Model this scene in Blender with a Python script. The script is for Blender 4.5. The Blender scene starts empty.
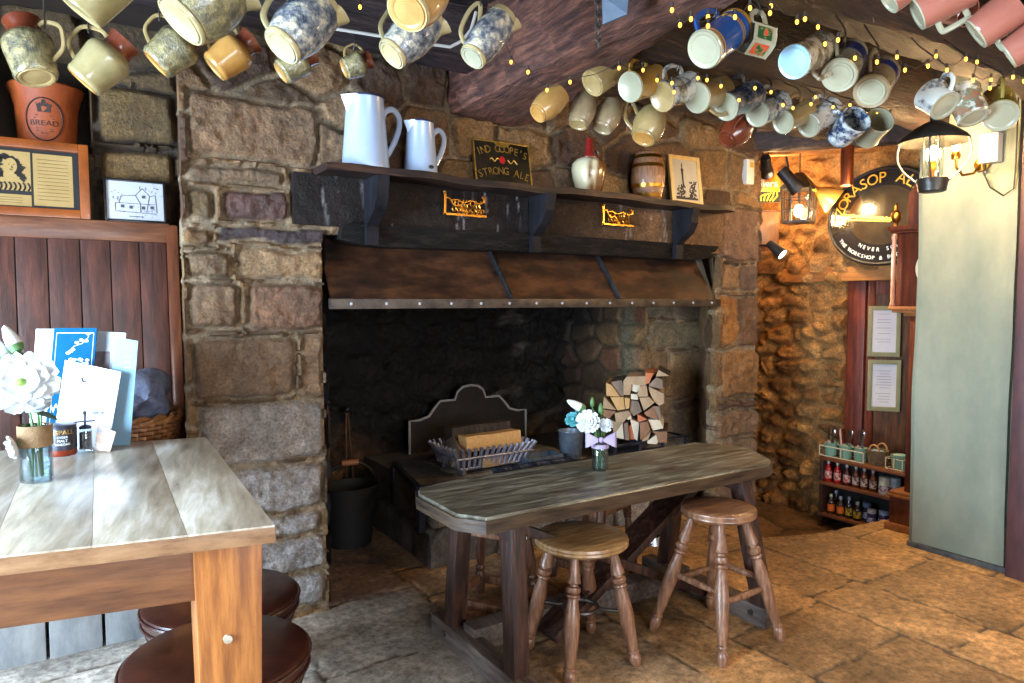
import bpy, bmesh, math, random
import numpy as np
from mathutils import Matrix, Vector
SC = bpy.context.scene
COL = SC.collection
rnd = random.Random(7)
PI = math.pi
# ------------------------------------------------------------------ camera model
FPX, EYE, PITCH = 700.0, 1.45, math.radians(3.4)
F0 = Vector((.545, .839, 0)).normalized()
RT = Vector((F0.y, -F0.x, 0))
UP0 = Vector((0, 0, 1))
FW = F0*math.cos(PITCH) - UP0*math.sin(PITCH)
UPC = UP0*math.cos(PITCH) + F0*math.sin(PITCH)
CAM = Vector((0, 0, EYE))
def ray(u, v): return FW + RT*((u-512)/FPX) - UPC*((v-341.5)/FPX)
def at(u, v, axis, val):
    d = ray(u, v); return CAM + d*((val-CAM[axis])/d[axis])
def T(u, v, t): return CAM + ray(u, v)*t
def dirpx(a, f=0.0): return (RT*math.cos(math.radians(a)) + UPC*math.sin(math.radians(a)) + FW*f).normalized()
cd = bpy.data.cameras.new('camera'); cam = bpy.data.objects.new('camera', cd); COL.objects.link(cam)
cd.sensor_width = 36; cd.lens = FPX/1024*36; cd.clip_start = .02
Rm = Matrix((RT, UPC, -FW)).transposed()
cam.matrix_world = Matrix.Translation(CAM) @ Rm.to_4x4()
SC.camera = cam

# ------------------------------------------------------------------ materials
def lin(c):
    return tuple(((x/255)/12.92 if x/255 <= .04045 else ((x/255+.055)/1.055)**2.4) for x in c)
_M = {}
def mat(key, c, rough=.6, c2=None, scale=8, stretch=(1,1,1), metal=0, bump=0, bscale=None, coat=0, mixlo=.35, mixhi=.65, detail=5, c3=None, emit=0, dist=.01, alpha=1, spec=None, trans=0, noise_rough=0, dx=0):
    if key in _M: return _M[key]
    m = bpy.data.materials.new(key); m.use_nodes = True; nt = m.node_tree
    b = nt.nodes['Principled BSDF']; N = nt.nodes.new; L = nt.links.new
    b.inputs['Roughness'].default_value = rough; b.inputs['Metallic'].default_value = metal
    if spec is not None: b.inputs['Specular IOR Level'].default_value = spec
    if coat: b.inputs['Coat Weight'].default_value = coat; b.inputs['Coat Roughness'].default_value = .12
    if trans: b.inputs['Transmission Weight'].default_value = trans
    b.inputs['Base Color'].default_value = (*lin(c), 1)
    if emit:
        b.inputs['Emission Color'].default_value = (*lin(c), 1); b.inputs['Emission Strength'].default_value = emit
    if c2 is not None or bump:
        tc = N('ShaderNodeTexCoord'); mp = N('ShaderNodeMapping'); mp.inputs['Scale'].default_value = stretch
        L(tc.outputs['Object'], mp.inputs['Vector'])
        nz = N('ShaderNodeTexNoise'); nz.inputs['Scale'].default_value = scale; nz.inputs['Detail'].default_value = detail; nz.inputs['Roughness'].default_value = .65
        nz.inputs['Distortion'].default_value = dx
        L(mp.outputs[0], nz.inputs['Vector'])
        if c2 is not None:
            r = N('ShaderNodeValToRGB'); e = r.color_ramp.elements
            e[0].position = mixlo; e[0].color = (*lin(c), 1); e[1].position = mixhi; e[1].color = (*lin(c2), 1)
            if c3 is not None:
                x = e.new((mixlo+mixhi)/2); x.color = (*lin(c3), 1)
            L(nz.outputs['Fac'], r.inputs[0]); L(r.outputs[0], b.inputs['Base Color'])
        if noise_rough:
            mr = N('ShaderNodeMapRange'); mr.inputs[3].default_value = rough-noise_rough; mr.inputs[4].default_value = rough+noise_rough
            L(nz.outputs['Fac'], mr.inputs[0]); L(mr.outputs[0], b.inputs['Roughness'])
        if bump:
            n2 = nz
            if bscale:
                n2 = N('ShaderNodeTexNoise'); n2.inputs['Scale'].default_value = bscale; n2.inputs['Detail'].default_value = 6; n2.inputs['Roughness'].default_value = .7
                L(mp.outputs[0], n2.inputs['Vector'])
            bp = N('ShaderNodeBump'); bp.inputs['Strength'].default_value = bump; bp.inputs['Distance'].default_value = dist
            L(n2.outputs['Fac'], bp.inputs['Height']); L(bp.outputs[0], b.inputs['Normal'])
    _M[key] = m; return m
def attr_mat(key, rough=.85, bump=.6, bscale=60, dist=.012, var=.55, vscale=14, spec=.4):
    """surface whose own stone colours are stored per vertex, broken up with grain"""
    if key in _M: return _M[key]
    m = bpy.data.materials.new(key); m.use_nodes = True; nt = m.node_tree
    b = nt.nodes['Principled BSDF']; N = nt.nodes.new; L = nt.links.new
    b.inputs['Roughness'].default_value = rough; b.inputs['Specular IOR Level'].default_value = spec
    a = N('ShaderNodeAttribute'); a.attribute_name = 'Col'
    tc = N('ShaderNodeTexCoord')
    nz = N('ShaderNodeTexNoise'); nz.inputs['Scale'].default_value = vscale; nz.inputs['Detail'].default_value = 8; nz.inputs['Roughness'].default_value = .75
    L(tc.outputs['Object'], nz.inputs['Vector'])
    mr = N('ShaderNodeMapRange'); mr.inputs[1].default_value = .3; mr.inputs[2].default_value = .7; mr.inputs[3].default_value = 1-var; mr.inputs[4].default_value = 1+var
    L(nz.outputs['Fac'], mr.inputs[0])
    n3 = N('ShaderNodeTexNoise'); n3.inputs['Scale'].default_value = vscale*5; n3.inputs['Detail'].default_value = 6; n3.inputs['Roughness'].default_value = .8
    L(tc.outputs['Object'], n3.inputs['Vector'])
    m3 = N('ShaderNodeMapRange'); m3.inputs[1].default_value = .33; m3.inputs[2].default_value = .67; m3.inputs[3].default_value = .42; m3.inputs[4].default_value = 1.7
    L(n3.outputs['Fac'], m3.inputs[0])
    mm = N('ShaderNodeMath'); mm.operation = 'MULTIPLY'; L(mr.outputs[0], mm.inputs[0]); L(m3.outputs[0], mm.inputs[1])
    mx = N('ShaderNodeMix'); mx.data_type = 'RGBA'; mx.blend_type = 'MULTIPLY'; mx.inputs[0].default_value = 1
    L(a.outputs['Color'], mx.inputs[6]); L(mm.outputs[0], mx.inputs[7]); L(mx.outputs[2], b.inputs['Base Color'])
    n2 = N('ShaderNodeTexNoise'); n2.inputs['Scale'].default_value = bscale; n2.inputs['Detail'].default_value = 8; n2.inputs['Roughness'].default_value = .7
    L(tc.outputs['Object'], n2.inputs['Vector'])
    bp = N('ShaderNodeBump'); bp.inputs['Strength'].default_value = bump; bp.inputs['Distance'].default_value = dist
    n4 = N('ShaderNodeTexNoise'); n4.inputs['Scale'].default_value = bscale*3.2; n4.inputs['Detail'].default_value = 4; n4.inputs['Roughness'].default_value = .7
    L(tc.outputs['Object'], n4.inputs['Vector'])
    b2 = N('ShaderNodeBump'); b2.inputs['Strength'].default_value = bump; b2.inputs['Distance'].default_value = dist*.45
    L(n4.outputs['Fac'], b2.inputs['Height'])
    L(n2.outputs['Fac'], bp.inputs['Height']); L(b2.outputs[0], bp.inputs['Normal']); L(bp.outputs[0], b.inputs['Normal'])
    _M[key] = m; return m
def glass_mat(key, tint=(235, 245, 245), gloss=.12):
    if key in _M: return _M[key]
    m = bpy.data.materials.new(key); m.use_nodes = True; nt = m.node_tree; nt.nodes.clear(); N = nt.nodes.new; L = nt.links.new
    o = N('ShaderNodeOutputMaterial'); mx = N('ShaderNodeMixShader'); tr = N('ShaderNodeBsdfTransparent'); gl = N('ShaderNodeBsdfGlossy')
    tr.inputs[0].default_value = (*lin(tint), 1); gl.inputs['Roughness'].default_value = .04
    lw = N('ShaderNodeLayerWeight'); lw.inputs[0].default_value = .35
    mr = N('ShaderNodeMapRange'); mr.inputs[3].default_value = gloss*.5; mr.inputs[4].default_value = gloss*4
    L(lw.outputs['Facing'], mr.inputs[0]); L(mr.outputs[0], mx.inputs[0])
    L(tr.outputs[0], mx.inputs[1]); L(gl.outputs[0], mx.inputs[2]); L(mx.outputs[0], o.inputs[0])
    _M[key] = m; return m
def emit_mat(key, c, s):
    if key in _M: return _M[key]
    m = bpy.data.materials.new(key); m.use_nodes = True; nt = m.node_tree; nt.nodes.clear()
    o = nt.nodes.new('ShaderNodeOutputMaterial'); e = nt.nodes.new('ShaderNodeEmission')
    e.inputs[0].default_value = (*lin(c), 1); e.inputs[1].default_value = s
    nt.links.new(e.outputs[0], o.inputs[0]); _M[key] = m; return m

# ------------------------------------------------------------------ mesh builder
class MB:
    def __init__(s): s.v = []; s.f = []
    def add(s, vs, fs, M=None):
        o = len(s.v)
        s.v += [tuple(M @ Vector(p)) if M is not None else tuple(p) for p in vs]
        s.f += [tuple(i+o for i in f) for f in fs]; return s
    def box(s, size, c=(0,0,0), M=None, bev=0, taper=None):
        x, y, z = (a/2 for a in size); tx, ty = taper or (1, 1)
        vs = [(-x*tx,-y*ty,-z),(x*tx,-y*ty,-z),(x*tx,y*ty,-z),(-x*tx,y*ty,-z),(-x,-y,z),(x,-y,z),(x,y,z),(-x,y,z)]
        fs = [(3,2,1,0),(4,5,6,7),(0,1,5,4),(1,2,6,5),(2,3,7,6),(3,0,4,7)]
        vs = [Vector(p)+Vector(c) for p in vs]
        if bev:
            bm = bmesh.new(); q = [bm.verts.new(p) for p in vs]
            for f in fs: bm.faces.new([q[i] for i in f])
            bmesh.ops.bevel(bm, geom=bm.edges[:], offset=bev, segments=2, profile=.6, affect='EDGES')
            bm.verts.index_update()
            vs = [p.co.copy() for p in bm.verts]; fs = [tuple(p.index for p in f.verts) for f in bm.faces]; bm.free()
        return s.add(vs, fs, M)
    def span(s, a, b, bev=0):
        a, b = Vector(a), Vector(b)
        return s.box([abs(x) for x in (b-a)], (a+b)/2, None, bev)
    def bar(s, p0, p1, w, d, up=(0,0,1), bev=0):
        p0, p1 = Vector(p0), Vector(p1); z = (p1-p0); L = z.length; z.normalize()
        x = Vector(up).cross(z)
        if x.length < 1e-4: x = Vector((1,0,0)).cross(z)
        x.normalize(); y = z.cross(x)
        M = Matrix.Translation((p0+p1)/2) @ Matrix((x,y,z)).transposed().to_4x4()
        return s.box((w, d, L), (0,0,0), M, bev)
    def lathe(s, prof, seg=24, M=None, sx=1, sy=1):
        vs = []; fs = []; rings = []
        for r, z in prof:
            if r < 1e-6: rings.append([len(vs)]); vs.append((0,0,z))
            else:
                rings.append(list(range(len(vs), len(vs)+seg)))
                vs += [(r*sx*math.cos(2*PI*i/seg), r*sy*math.sin(2*PI*i/seg), z) for i in range(seg)]
        for a, b in zip(rings, rings[1:]):
            for i in range(seg):
                j = (i+1) % seg
                if len(a) == 1 and len(b) == 1: continue
                if len(a) == 1: fs.append((a[0], b[j], b[i]))
                elif len(b) == 1: fs.append((a[i], a[j], b[0]))
                else: fs.append((a[i], a[j], b[j], b[i]))
        return s.add(vs, fs, M)
    def tube(s, pts, r, seg=8, closed=False, M=None, flat=1):
        pts = [Vector(p) for p in pts]; n = len(pts)
        rs = r if isinstance(r, (list, tuple)) else [r]*n
        vs = []; fs = []; prev = None
        for i, p in enumerate(pts):
            if closed: t = pts[(i+1) % n]-pts[i-1]
            else: t = pts[min(i+1, n-1)]-pts[max(i-1, 0)]
            t.normalize()
            if prev is None:
                x = Vector((0,0,1)).cross(t)
                if x.length < 1e-3: x = Vector((1,0,0)).cross(t)
            else: x = prev - t*prev.dot(t)
            x.normalize(); prev = x; y = t.cross(x)
            vs += [p + x*(rs[i]*math.cos(2*PI*k/seg)) + y*(rs[i]*flat*math.sin(2*PI*k/seg)) for k in range(seg)]
        for i in range(n if closed else n-1):
            a = i*seg; b = ((i+1) % n)*seg
            for k in range(seg):
                l = (k+1) % seg; fs.append((a+k, a+l, b+l, b+k))
        if not closed:
            fs.append(tuple(range(seg))[::-1]); fs.append(tuple(range((n-1)*seg, n*seg)))
        return s.add(vs, fs, M)
    def cyl(s, p0, p1, r0, r1=None, seg=16): return s.tube([p0, p1], [r0, r0 if r1 is None else r1], seg)
    def ball(s, c, r, seg=16, rings=10, sc=(1,1,1)):
        M = Matrix.Translation(c) @ Matrix.Diagonal((*sc, 1))
        return s.lathe([(r*math.sin(PI*k/rings) if 0 < k < rings else 0, -r*math.cos(PI*k/rings)) for k in range(rings+1)], seg, M)
    def prism(s, poly, z0, z1, M=None):
        n = len(poly)
        vs = [(x, y, z0) for x, y in poly] + [(x, y, z1) for x, y in poly]
        fs = [tuple(range(n))[::-1], tuple(range(n, 2*n))] + [(i, (i+1) % n, n+(i+1) % n, n+i) for i in range(n)]
        return s.add(vs, fs, M)
    def build(s, name, m, parent=None, smooth=True, ang=38, kind=None):
        me = bpy.data.meshes.new(name); me.from_pydata(s.v, [], s.f); me.update()
        bm = bmesh.new(); bm.from_mesh(me); bmesh.ops.recalc_face_normals(bm, faces=bm.faces[:]); bm.to_mesh(me); bm.free()
        if smooth:
            me.polygons.foreach_set('use_smooth', [True]*len(me.polygons)); me.set_sharp_from_angle(angle=math.radians(ang))
        if m: me.materials.append(m)
        o = bpy.data.objects.new(name, me); COL.objects.link(o)
        if parent: o.parent = parent
        if kind: o['kind'] = kind
        return o
ROOTM = {}
def adopt(o, p):
    o.parent = p; o.matrix_parent_inverse = ROOTM[p.name].inverted(); return o
def thing(name, label, cat, loc=(0,0,0), rot=None, group=None):
    o = bpy.data.objects.new(name, None); COL.objects.link(o); o.empty_display_size = .05
    R = Matrix.Identity(4) if rot is None else (Matrix.Rotation(rot, 4, 'Z') if isinstance(rot, (int, float)) else rot.to_4x4())
    o.matrix_world = Matrix.Translation(loc) @ R
    ROOTM[o.name] = Matrix.Translation(loc) @ R
    return tag(o, label, cat, group)
def tag(o, label, cat, group=None):
    o['label'] = label; o['category'] = cat
    if group: o['group'] = group
    return o
def basis(x, z):
    """rotation whose local z is z and local x as near x as can be"""
    z = Vector(z).normalized(); x = Vector(x); x = (x - z*x.dot(z)).normalized()
    return Matrix((x, z.cross(x), z)).transposed()
def txt(mb, s, size, M, align='CENTER', ext=.0006, sx=1):
    cu = bpy.data.curves.new('t', 'FONT'); cu.body = s; cu.size = size; cu.align_x = align; cu.align_y = 'CENTER'; cu.extrude = ext; cu.resolution_u = 3
    o = bpy.data.objects.new('t', cu); COL.objects.link(o)
    me = o.to_mesh()
    S = Matrix.Diagonal((sx, 1, 1, 1))
    mb.add([v.co.copy() for v in me.vertices], [tuple(p.vertices) for p in me.polygons], M @ S)
    o.to_mesh_clear(); bpy.data.objects.remove(o); bpy.data.curves.remove(cu)
def arc_txt(mb, s, size, cx, cy, r, a0, a1, z, up=True, sx=1):
    n = len(s)
    for i, ch in enumerate(s):
        if ch == ' ': continue
        a = a0 + (a1-a0)*(i/(n-1) if n > 1 else .5)
        M = Matrix.Translation((cx+r*math.cos(a), cy+r*math.sin(a), z)) @ Matrix.Rotation(a-PI/2 if up else a+PI/2, 4, 'Z')
        txt(mb, ch, size, M, sx=sx)
def face_frame(P, normal, up=(0,0,1)):
    """matrix: local x along the face, y up the face, z out of it"""
    n = Vector(normal).normalized(); u = Vector(up); u = (u-n*u.dot(n)).normalized()
    return Matrix.Translation(P) @ Matrix((u.cross(n), u, n)).transposed().to_4x4()

# ------------------------------------------------------------------ masonry
def vnoise(x, y, seed, sc=1.0):
    x = np.asarray(x)*sc; y = np.asarray(y)*sc
    xi = np.floor(x).astype(int); yi = np.floor(y).astype(int); fx = x-xi; fy = y-yi
    fx = fx*fx*(3-2*fx); fy = fy*fy*(3-2*fy)
    def h(a, b):
        n = (a*374761393 + b*668265263 + seed*1442695041) & 0x7fffffff
        n = ((n ^ (n >> 13))*1274126177) & 0x7fffffff
        return ((n ^ (n >> 16)) & 0xffff)/65535.0
    return (h(xi, yi)*(1-fx)+h(xi+1, yi)*fx)*(1-fy) + (h(xi, yi+1)*(1-fx)+h(xi+1, yi+1)*fx)*fy
def fbm(x, y, seed, sc=1.0, o=4):
    t = 0; a = .5
    for i in range(o): t = t + a*vnoise(x, y, seed+i*17, sc); sc *= 2.1; a *= .5
    return t
def sstep(a, b, x):
    t = np.clip((x-a)/(b-a), 0, 1); return t*t*(3-2*t)
STONES = [(134,100,62),(118,86,52),(150,114,70),(128,94,56),(102,72,48),(140,106,70),(156,122,78),(110,82,56),(96,66,42)]
def masonry(name, O, U, N, w, h, m, res=.011, rects=(), seeds=None, keep=None, depth=.03, gap=.012, pal=STONES, mortar=(150,128,98), seed=3, tint=None, warp=.02, rub=.35, back=.22, edge=.03, kind='structure', parent=None, V=(0,0,1), lump=1.0, colfn=None):
    O, U, N, V = Vector(O), Vector(U).normalized(), Vector(N).normalized(), Vector(V)
    nx, ny = int(w/res)+1, int(h/res)+1
    X, Y = np.meshgrid(np.linspace(0, w, nx), np.linspace(0, h, ny))
    x, y = X.ravel(), Y.ravel()
    wx = x + warp*(fbm(x, y, seed, 7)-.47)*2; wy = y + warp*(fbm(x, y, seed+50, 7)-.47)*2
    rg = np.random.RandomState(seed)
    H = np.zeros(len(x)); C = np.zeros((len(x), 3)); done = np.zeros(len(x), bool)
    P = np.array([lin(c) for c in pal])
    for r in rects:
        x0, y0, x1, y1 = r[:4]
        cr = min(.035, (x1-x0)*.25, (y1-y0)*.25)
        inb = (wx > x0) & (wx < x1) & (wy > y0) & (wy < y1)
        dx = np.maximum(np.maximum(x0+gap/2+cr-wx, wx-(x1-gap/2-cr)), 0); dy = np.maximum(np.maximum(y0+gap/2+cr-wy, wy-(y1-gap/2-cr)), 0)
        inner = np.minimum(np.minimum(wx-x0, x1-wx), np.minimum(wy-y0, y1-wy))-gap/2
        d = np.where((dx > 0) & (dy > 0), cr-np.hypot(dx, dy), inner)
        hh = sstep(0, edge, d)*(.75+.45*rg.rand()) + rg.uniform(-.1, .1)*sstep(0, edge, d)
        c = np.array(lin(r[4])) if len(r) > 4 else P[rg.randint(len(P))]*rg.uniform(.8, 1.2)
        H[inb] = hh[inb]; done |= inb; C[inb] = c
    rest = ~done
    if seeds is not None and rest.any():
        S = np.array(seeds); ax = S[:, 2] if S.shape[1] > 2 else np.ones(len(S))
        idx = np.where(rest)[0]
        for ch in np.array_split(idx, max(1, len(idx)//20000)):
            dx = (wx[ch, None]-S[None, :, 0])/1.45; dy = wy[ch, None]-S[None, :, 1]
            D = np.sqrt(dx*dx+dy*dy+1e-9); o = np.argpartition(D, 1, axis=1)[:, :2]
            f = np.take_along_axis(D, o, 1); a = f.min(1); b = f.max(1)
            first = np.where(f[:, 0] <= f[:, 1], o[:, 0], o[:, 1])
            rr = np.random.RandomState(seed+9); hv = rr.uniform(.7, 1.25, len(S)); cv = P[rr.randint(len(P), size=len(S))]*rr.uniform(.75, 1.25, (len(S), 1))
            H[ch] = sstep(gap*.5, gap*.5+edge*1.3, b-a)*hv[first]; C[ch] = cv[first]
    mort = 1-sstep(.05, .5, H)
    C = C*(1-mort[:, None]) + np.array(lin(mortar))*mort[:, None]
    g = fbm(x, y, seed+31, 9, 5)
    C *= (.62+.8*g)[:, None]
    rough = (fbm(x, y, seed+77, 16, 5)-.47)*rub*lump + (fbm(x, y, seed+99, 4, 3)-.45)*.5*lump + (np.abs(fbm(x, y, seed+131, 22, 3)-.44)-.08)*1.1*rub
    H = (H + rough*(.35+.65*np.clip(H, 0, 1)))*depth
    if tint is not None: C = C*tint(x, y)
    if colfn is not None: C = colfn(x, y, C)
    k = np.ones(len(x), bool) if keep is None else keep(x, y)
    Pw = np.array(O)[None]+x[:, None]*np.array(U)+y[:, None]*np.array(V)+H[:, None]*np.array(N)
    I = np.arange(nx*ny).reshape(ny, nx)
    q = np.stack([I[:-1, :-1], I[:-1, 1:], I[1:, 1:], I[1:, :-1]], -1).reshape(-1, 4)
    q = q[k[q].all(1)]
    used = np.unique(q); mp = -np.ones(nx*ny, int); mp[used] = np.arange(len(used)); q = mp[q]; Pw = Pw[used]; C = C[used]
    if back:
        e = np.concatenate([q[:, [0, 1]], q[:, [1, 2]], q[:, [2, 3]], q[:, [3, 0]]])
        ek = np.sort(e, 1); _, inv, cnt = np.unique(ek[:, 0]*10**7+ek[:, 1], return_inverse=True, return_counts=True)
        be = e[cnt[inv] == 1]; bv = np.unique(be); n0 = len(Pw); bm_ = -np.ones(n0, int); bm_[bv] = np.arange(len(bv))+n0
        Pw = np.concatenate([Pw, Pw[bv]-np.array(N)*back]); C = np.concatenate([C, C[bv]])
        q = np.concatenate([q, np.stack([be[:, 1], be[:, 0], bm_[be[:, 0]], bm_[be[:, 1]]], 1)])
    me = bpy.data.meshes.new(name); me.from_pydata(Pw.tolist(), [], q.tolist()); me.update()
    me.polygons.foreach_set('use_smooth', [True]*len(me.polygons)); me.set_sharp_from_angle(angle=math.radians(60))
    ca = me.color_attributes.new('Col', 'FLOAT_COLOR', 'POINT')
    ca.data.foreach_set('color', np.concatenate([np.clip(C, 0, 1), np.ones((len(C), 1))], 1).astype(np.float32).ravel())
    me.materials.append(m); o = bpy.data.objects.new(name, me); COL.objects.link(o)
    if parent: o.parent = parent
    if kind: o['kind'] = kind
    return o
def course_seeds(w, h, ch, lw, seed, jit=.25):
    rg = np.random.RandomState(seed); out = []; y = 0
    while y < h+ch:
        hh = ch*rg.uniform(.7, 1.3); x = -lw*rg.rand()
        while x < w+lw:
            l = lw*rg.uniform(.6, 1.5); out.append((x+l/2, y+hh/2+rg.uniform(-jit, jit)*hh)); x += l
        y += hh
    return out
def prect(u0, v0, u1, v1, Y, x0, z0, c=None):
    """a stone of the wall standing at depth Y, from where it shows"""
    a = at(u0, v1, 1, Y); b = at(u1, v0, 1, Y); c2 = at(u0, v0, 1, Y); d = at(u1, v1, 1, Y)
    r = ((a.x+c2.x)/2-x0, (a.z+d.z)/2-z0, (b.x+d.x)/2-x0, (b.z+c2.z)/2-z0)
    return r + ((c,) if c else ())
# ================================================================== ROOM
W = 3.17                      # face of the fireplace wall
M_STONE = attr_mat('stone', rough=.62, bump=.95, bscale=46, dist=.024, var=.45, vscale=16, spec=.55)
M_RUBBLE = attr_mat('rubble', rough=.85, bump=.9, bscale=38, dist=.03, var=.45, vscale=14)
M_SOOT = attr_mat('sooted_stone', rough=.42, bump=1.0, bscale=26, dist=.04, var=.6, vscale=12, spec=.55)
M_FLAG = attr_mat('flagstone', rough=.62, bump=.35, bscale=28, dist=.008, var=.38, vscale=6, spec=.45)
M_OAK_DARK = mat('dark_oak', (58,32,20), .6, (112,66,38), 5, (1,10,10), bump=.6, bscale=14, c3=(82,46,28), dist=.012)
M_OAK_X = mat('dark_oak_x', (22,12,8), .6, (62,35,20), 4, (1,12,12), bump=.7, bscale=10, c3=(38,21,13), dist=.015)
M_OAK_BLUE = mat('blackened_beam', (24,20,24), .5, (64,52,54), 4, (1,9,9), bump=.7, bscale=9, c3=(40,32,36), dist=.015)
M_BEAM = mat('hewn_beam', (58,35,30), .55, (136,88,70), 5, (7,1,7), bump=.9, bscale=12, c3=(92,58,48), dist=.02)
M_CEIL = mat('ceiling_boards', (26,17,13), .75, (46,30,22), 4, (1,8,8), bump=.3)
M_PLASTER = mat('pale_plaster', (118,126,110), .7, (142,146,126), 3, (1,1,.5), bump=.3, bscale=18, c3=(130,136,118))
M_CREAM = mat('cream_wall', (160,140,108), .8, (184,172,148), 3, bump=.2, bscale=20)
M_REDWOOD = mat('red_brown_wood', (70,26,14), .45, (120,50,24), 5, (10,10,1), bump=.25, c3=(96,38,18), coat=.15)
M_BLACKIRON = mat('black_iron', (24,23,25), .45, (52,50,52), 20, metal=.6, bump=.3, bscale=60, dist=.004)
M_GREYIRON = mat('grey_iron', (60,56,54), .42, (96,88,80), 14, metal=.75, bump=.3, bscale=50, dist=.004)
M_BRASS = mat('brass', (190,140,60), .3, (150,104,40), 12, metal=1)
M_BLACK = mat('matt_black', (18,17,17), .6)

# ---- floor: the room's flags and, one step down, the passage floor
EDGE = [(4.30,3.4),(4.02,3.12),(3.72,3.0),(3.56,2.68),(3.88,2.55),(4.33,2.50),(4.62,2.46),(4.62,1.55),(4.62,-2.25),(-1.75,-2.25),(-1.75,4.62),(4.05,4.62),(4.05,3.4)]
def inside(px, py, poly):
    r = np.zeros(len(px), bool); j = len(poly)-1
    for i in range(len(poly)):
        xi, yi = poly[i]; xj, yj = poly[j]
        c = ((yi > py) != (yj > py)) & (px < (xj-xi)*(py-yi)/(yj-yi+1e-12)+xi)
        r ^= c; j = i
    return r
FX0, FY0 = -1.75, -2.25
rects = []; frg = random.Random(4)
xs = [-1.75,-1.0,-.35,.25,.82,1.46,2.06,2.38,3.03,3.42,4.05,4.7]
for a, b in zip(xs, xs[1:]):
    y = -2.25 - frg.random()*.5
    br = {3.03:[1.37,2.0,2.62,3.3], 2.38:[1.55,1.94,2.5,3.3], 3.42:[1.3,1.95,2.7], .82:[1.9,2.56,3.18], 1.46:[1.6,2.35,3.02,3.4]}.get(a)
    ys = [-2.3,-1.4,-.6,.2,.9]+(br or [1.5+frg.random()*.3, 2.3+frg.random()*.3, 3.1+frg.random()*.2])+[4.1,4.7]
    for c, d in zip(ys, ys[1:]):
        k = frg.uniform(.86, 1.12); warm = sstep(.8, 2.4, (a+b)/2)
        c0 = np.array((172,164,152))*(1-warm)+np.array((192,146,94))*warm  # cool and warm light painted in: greyer flags left, tan flags right
        rects.append((a-FX0, c-FY0, b-FX0, d-FY0, tuple(np.clip(c0*k, 0, 255))))
def floor_col(x, y, C):
    X, Y = x+FX0, y+FY0
    worn = sstep(.42, .62, fbm(X, Y, 5, 1.7, 4))
    dark = np.array(lin((92,74,56)))
    under = np.exp(-(((X-2.0)/.75)**2+((Y-2.3)/.35)**2))*fbm(X, Y, 12, 9)*1.5     # mottled darker patch under the trestle table
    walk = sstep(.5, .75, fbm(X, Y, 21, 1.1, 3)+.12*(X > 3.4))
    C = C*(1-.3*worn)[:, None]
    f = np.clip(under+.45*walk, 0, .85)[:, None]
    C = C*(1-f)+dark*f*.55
    brown_patch = (sstep(2.95, 3.25, Y)*sstep(1.75, 1.4, X)*sstep(.9, 1.1, X))[:, None]*.8  # darker brown floor at the left of the fireplace opening
    return C*(1-brown_patch)+np.array(lin((92,60,40)))*brown_patch
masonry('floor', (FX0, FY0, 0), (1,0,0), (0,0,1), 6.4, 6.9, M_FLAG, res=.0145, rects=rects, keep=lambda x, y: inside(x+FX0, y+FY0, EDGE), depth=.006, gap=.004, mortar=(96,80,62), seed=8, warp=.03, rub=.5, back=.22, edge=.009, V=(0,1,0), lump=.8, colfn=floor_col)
masonry('passage_floor', (3.4, 1.4, -.2), (1,0,0), (0,0,1), 2.4, 3.4, M_FLAG, res=.03, seeds=course_seeds(2.4, 3.4, .5, .7, 3), depth=.01, seed=18, pal=[(112,84,56),(126,96,66),(98,74,52)], mortar=(60,48,36), V=(0,1,0), back=0)

# ---- the fireplace wall
X0 = .44
Rx = []
PR = lambda *a, Y=W, c=None: Rx.append(prect(*a, Y, X0, 0, c))
for a, c in (((184,95,316,160),(132,98,64)),((182,162,284,183),(124,96,66)),((183,185,216,220),(120,96,60)),((221,187,288,221),(88,56,46)),((180,222,215,243),(128,92,48)),((217,223,330,243),(62,44,44)),
    ((182,245,233,277),(126,98,64)),((236,245,324,277),(158,124,84)),((186,279,238,329),(122,92,62)),((243,279,324,329),(130,92,64)),((190,332,294,397),(124,94,66)),((296,330,325,396),(142,110,78)),
    ((196,398,324,462),(160,146,134)),((198,463,324,512),(168,158,150)),((200,513,322,538),(174,166,160)),((200,539,324,577),(172,164,158)),((200,578,326,614),(168,162,156))): PR(*a, c=c)
for a, c in (((716,204,757,261),(126,96,76)),((717,262,738,291),(138,106,70)),((738,262,757,291),(110,88,74)),((717,293,735,344),(166,112,54)),((735,293,757,346),(116,84,58)),((717,347,757,396),(150,108,62)),((717,397,757,407),(100,70,50)),((712,408,757,437),(140,110,80)),((712,438,757,510),(136,108,84))): PR(*a, c=c)
Z_OPEN, XL, XR = 1.76, 1.03, 3.66
def keep_fire(x, z):
    X = x+X0
    return ~((X > XL) & (X < XR) & (z < Z_OPEN))
WALLW = 4.085-X0
masonry('wall_fireplace', (X0, W, -.01), (1,0,0), (0,-1,0), WALLW, 2.78, M_STONE, res=.0095, rects=Rx, seeds=course_seeds(WALLW, 2.8, .21, .33, 12), keep=keep_fire, depth=.034, gap=.016, seed=12, warp=.026, rub=.8, back=.06, edge=.022, lump=1.2, mortar=(160,138,108), tint=lambda x, y: .80*np.ones((len(x), 1)))
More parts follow.
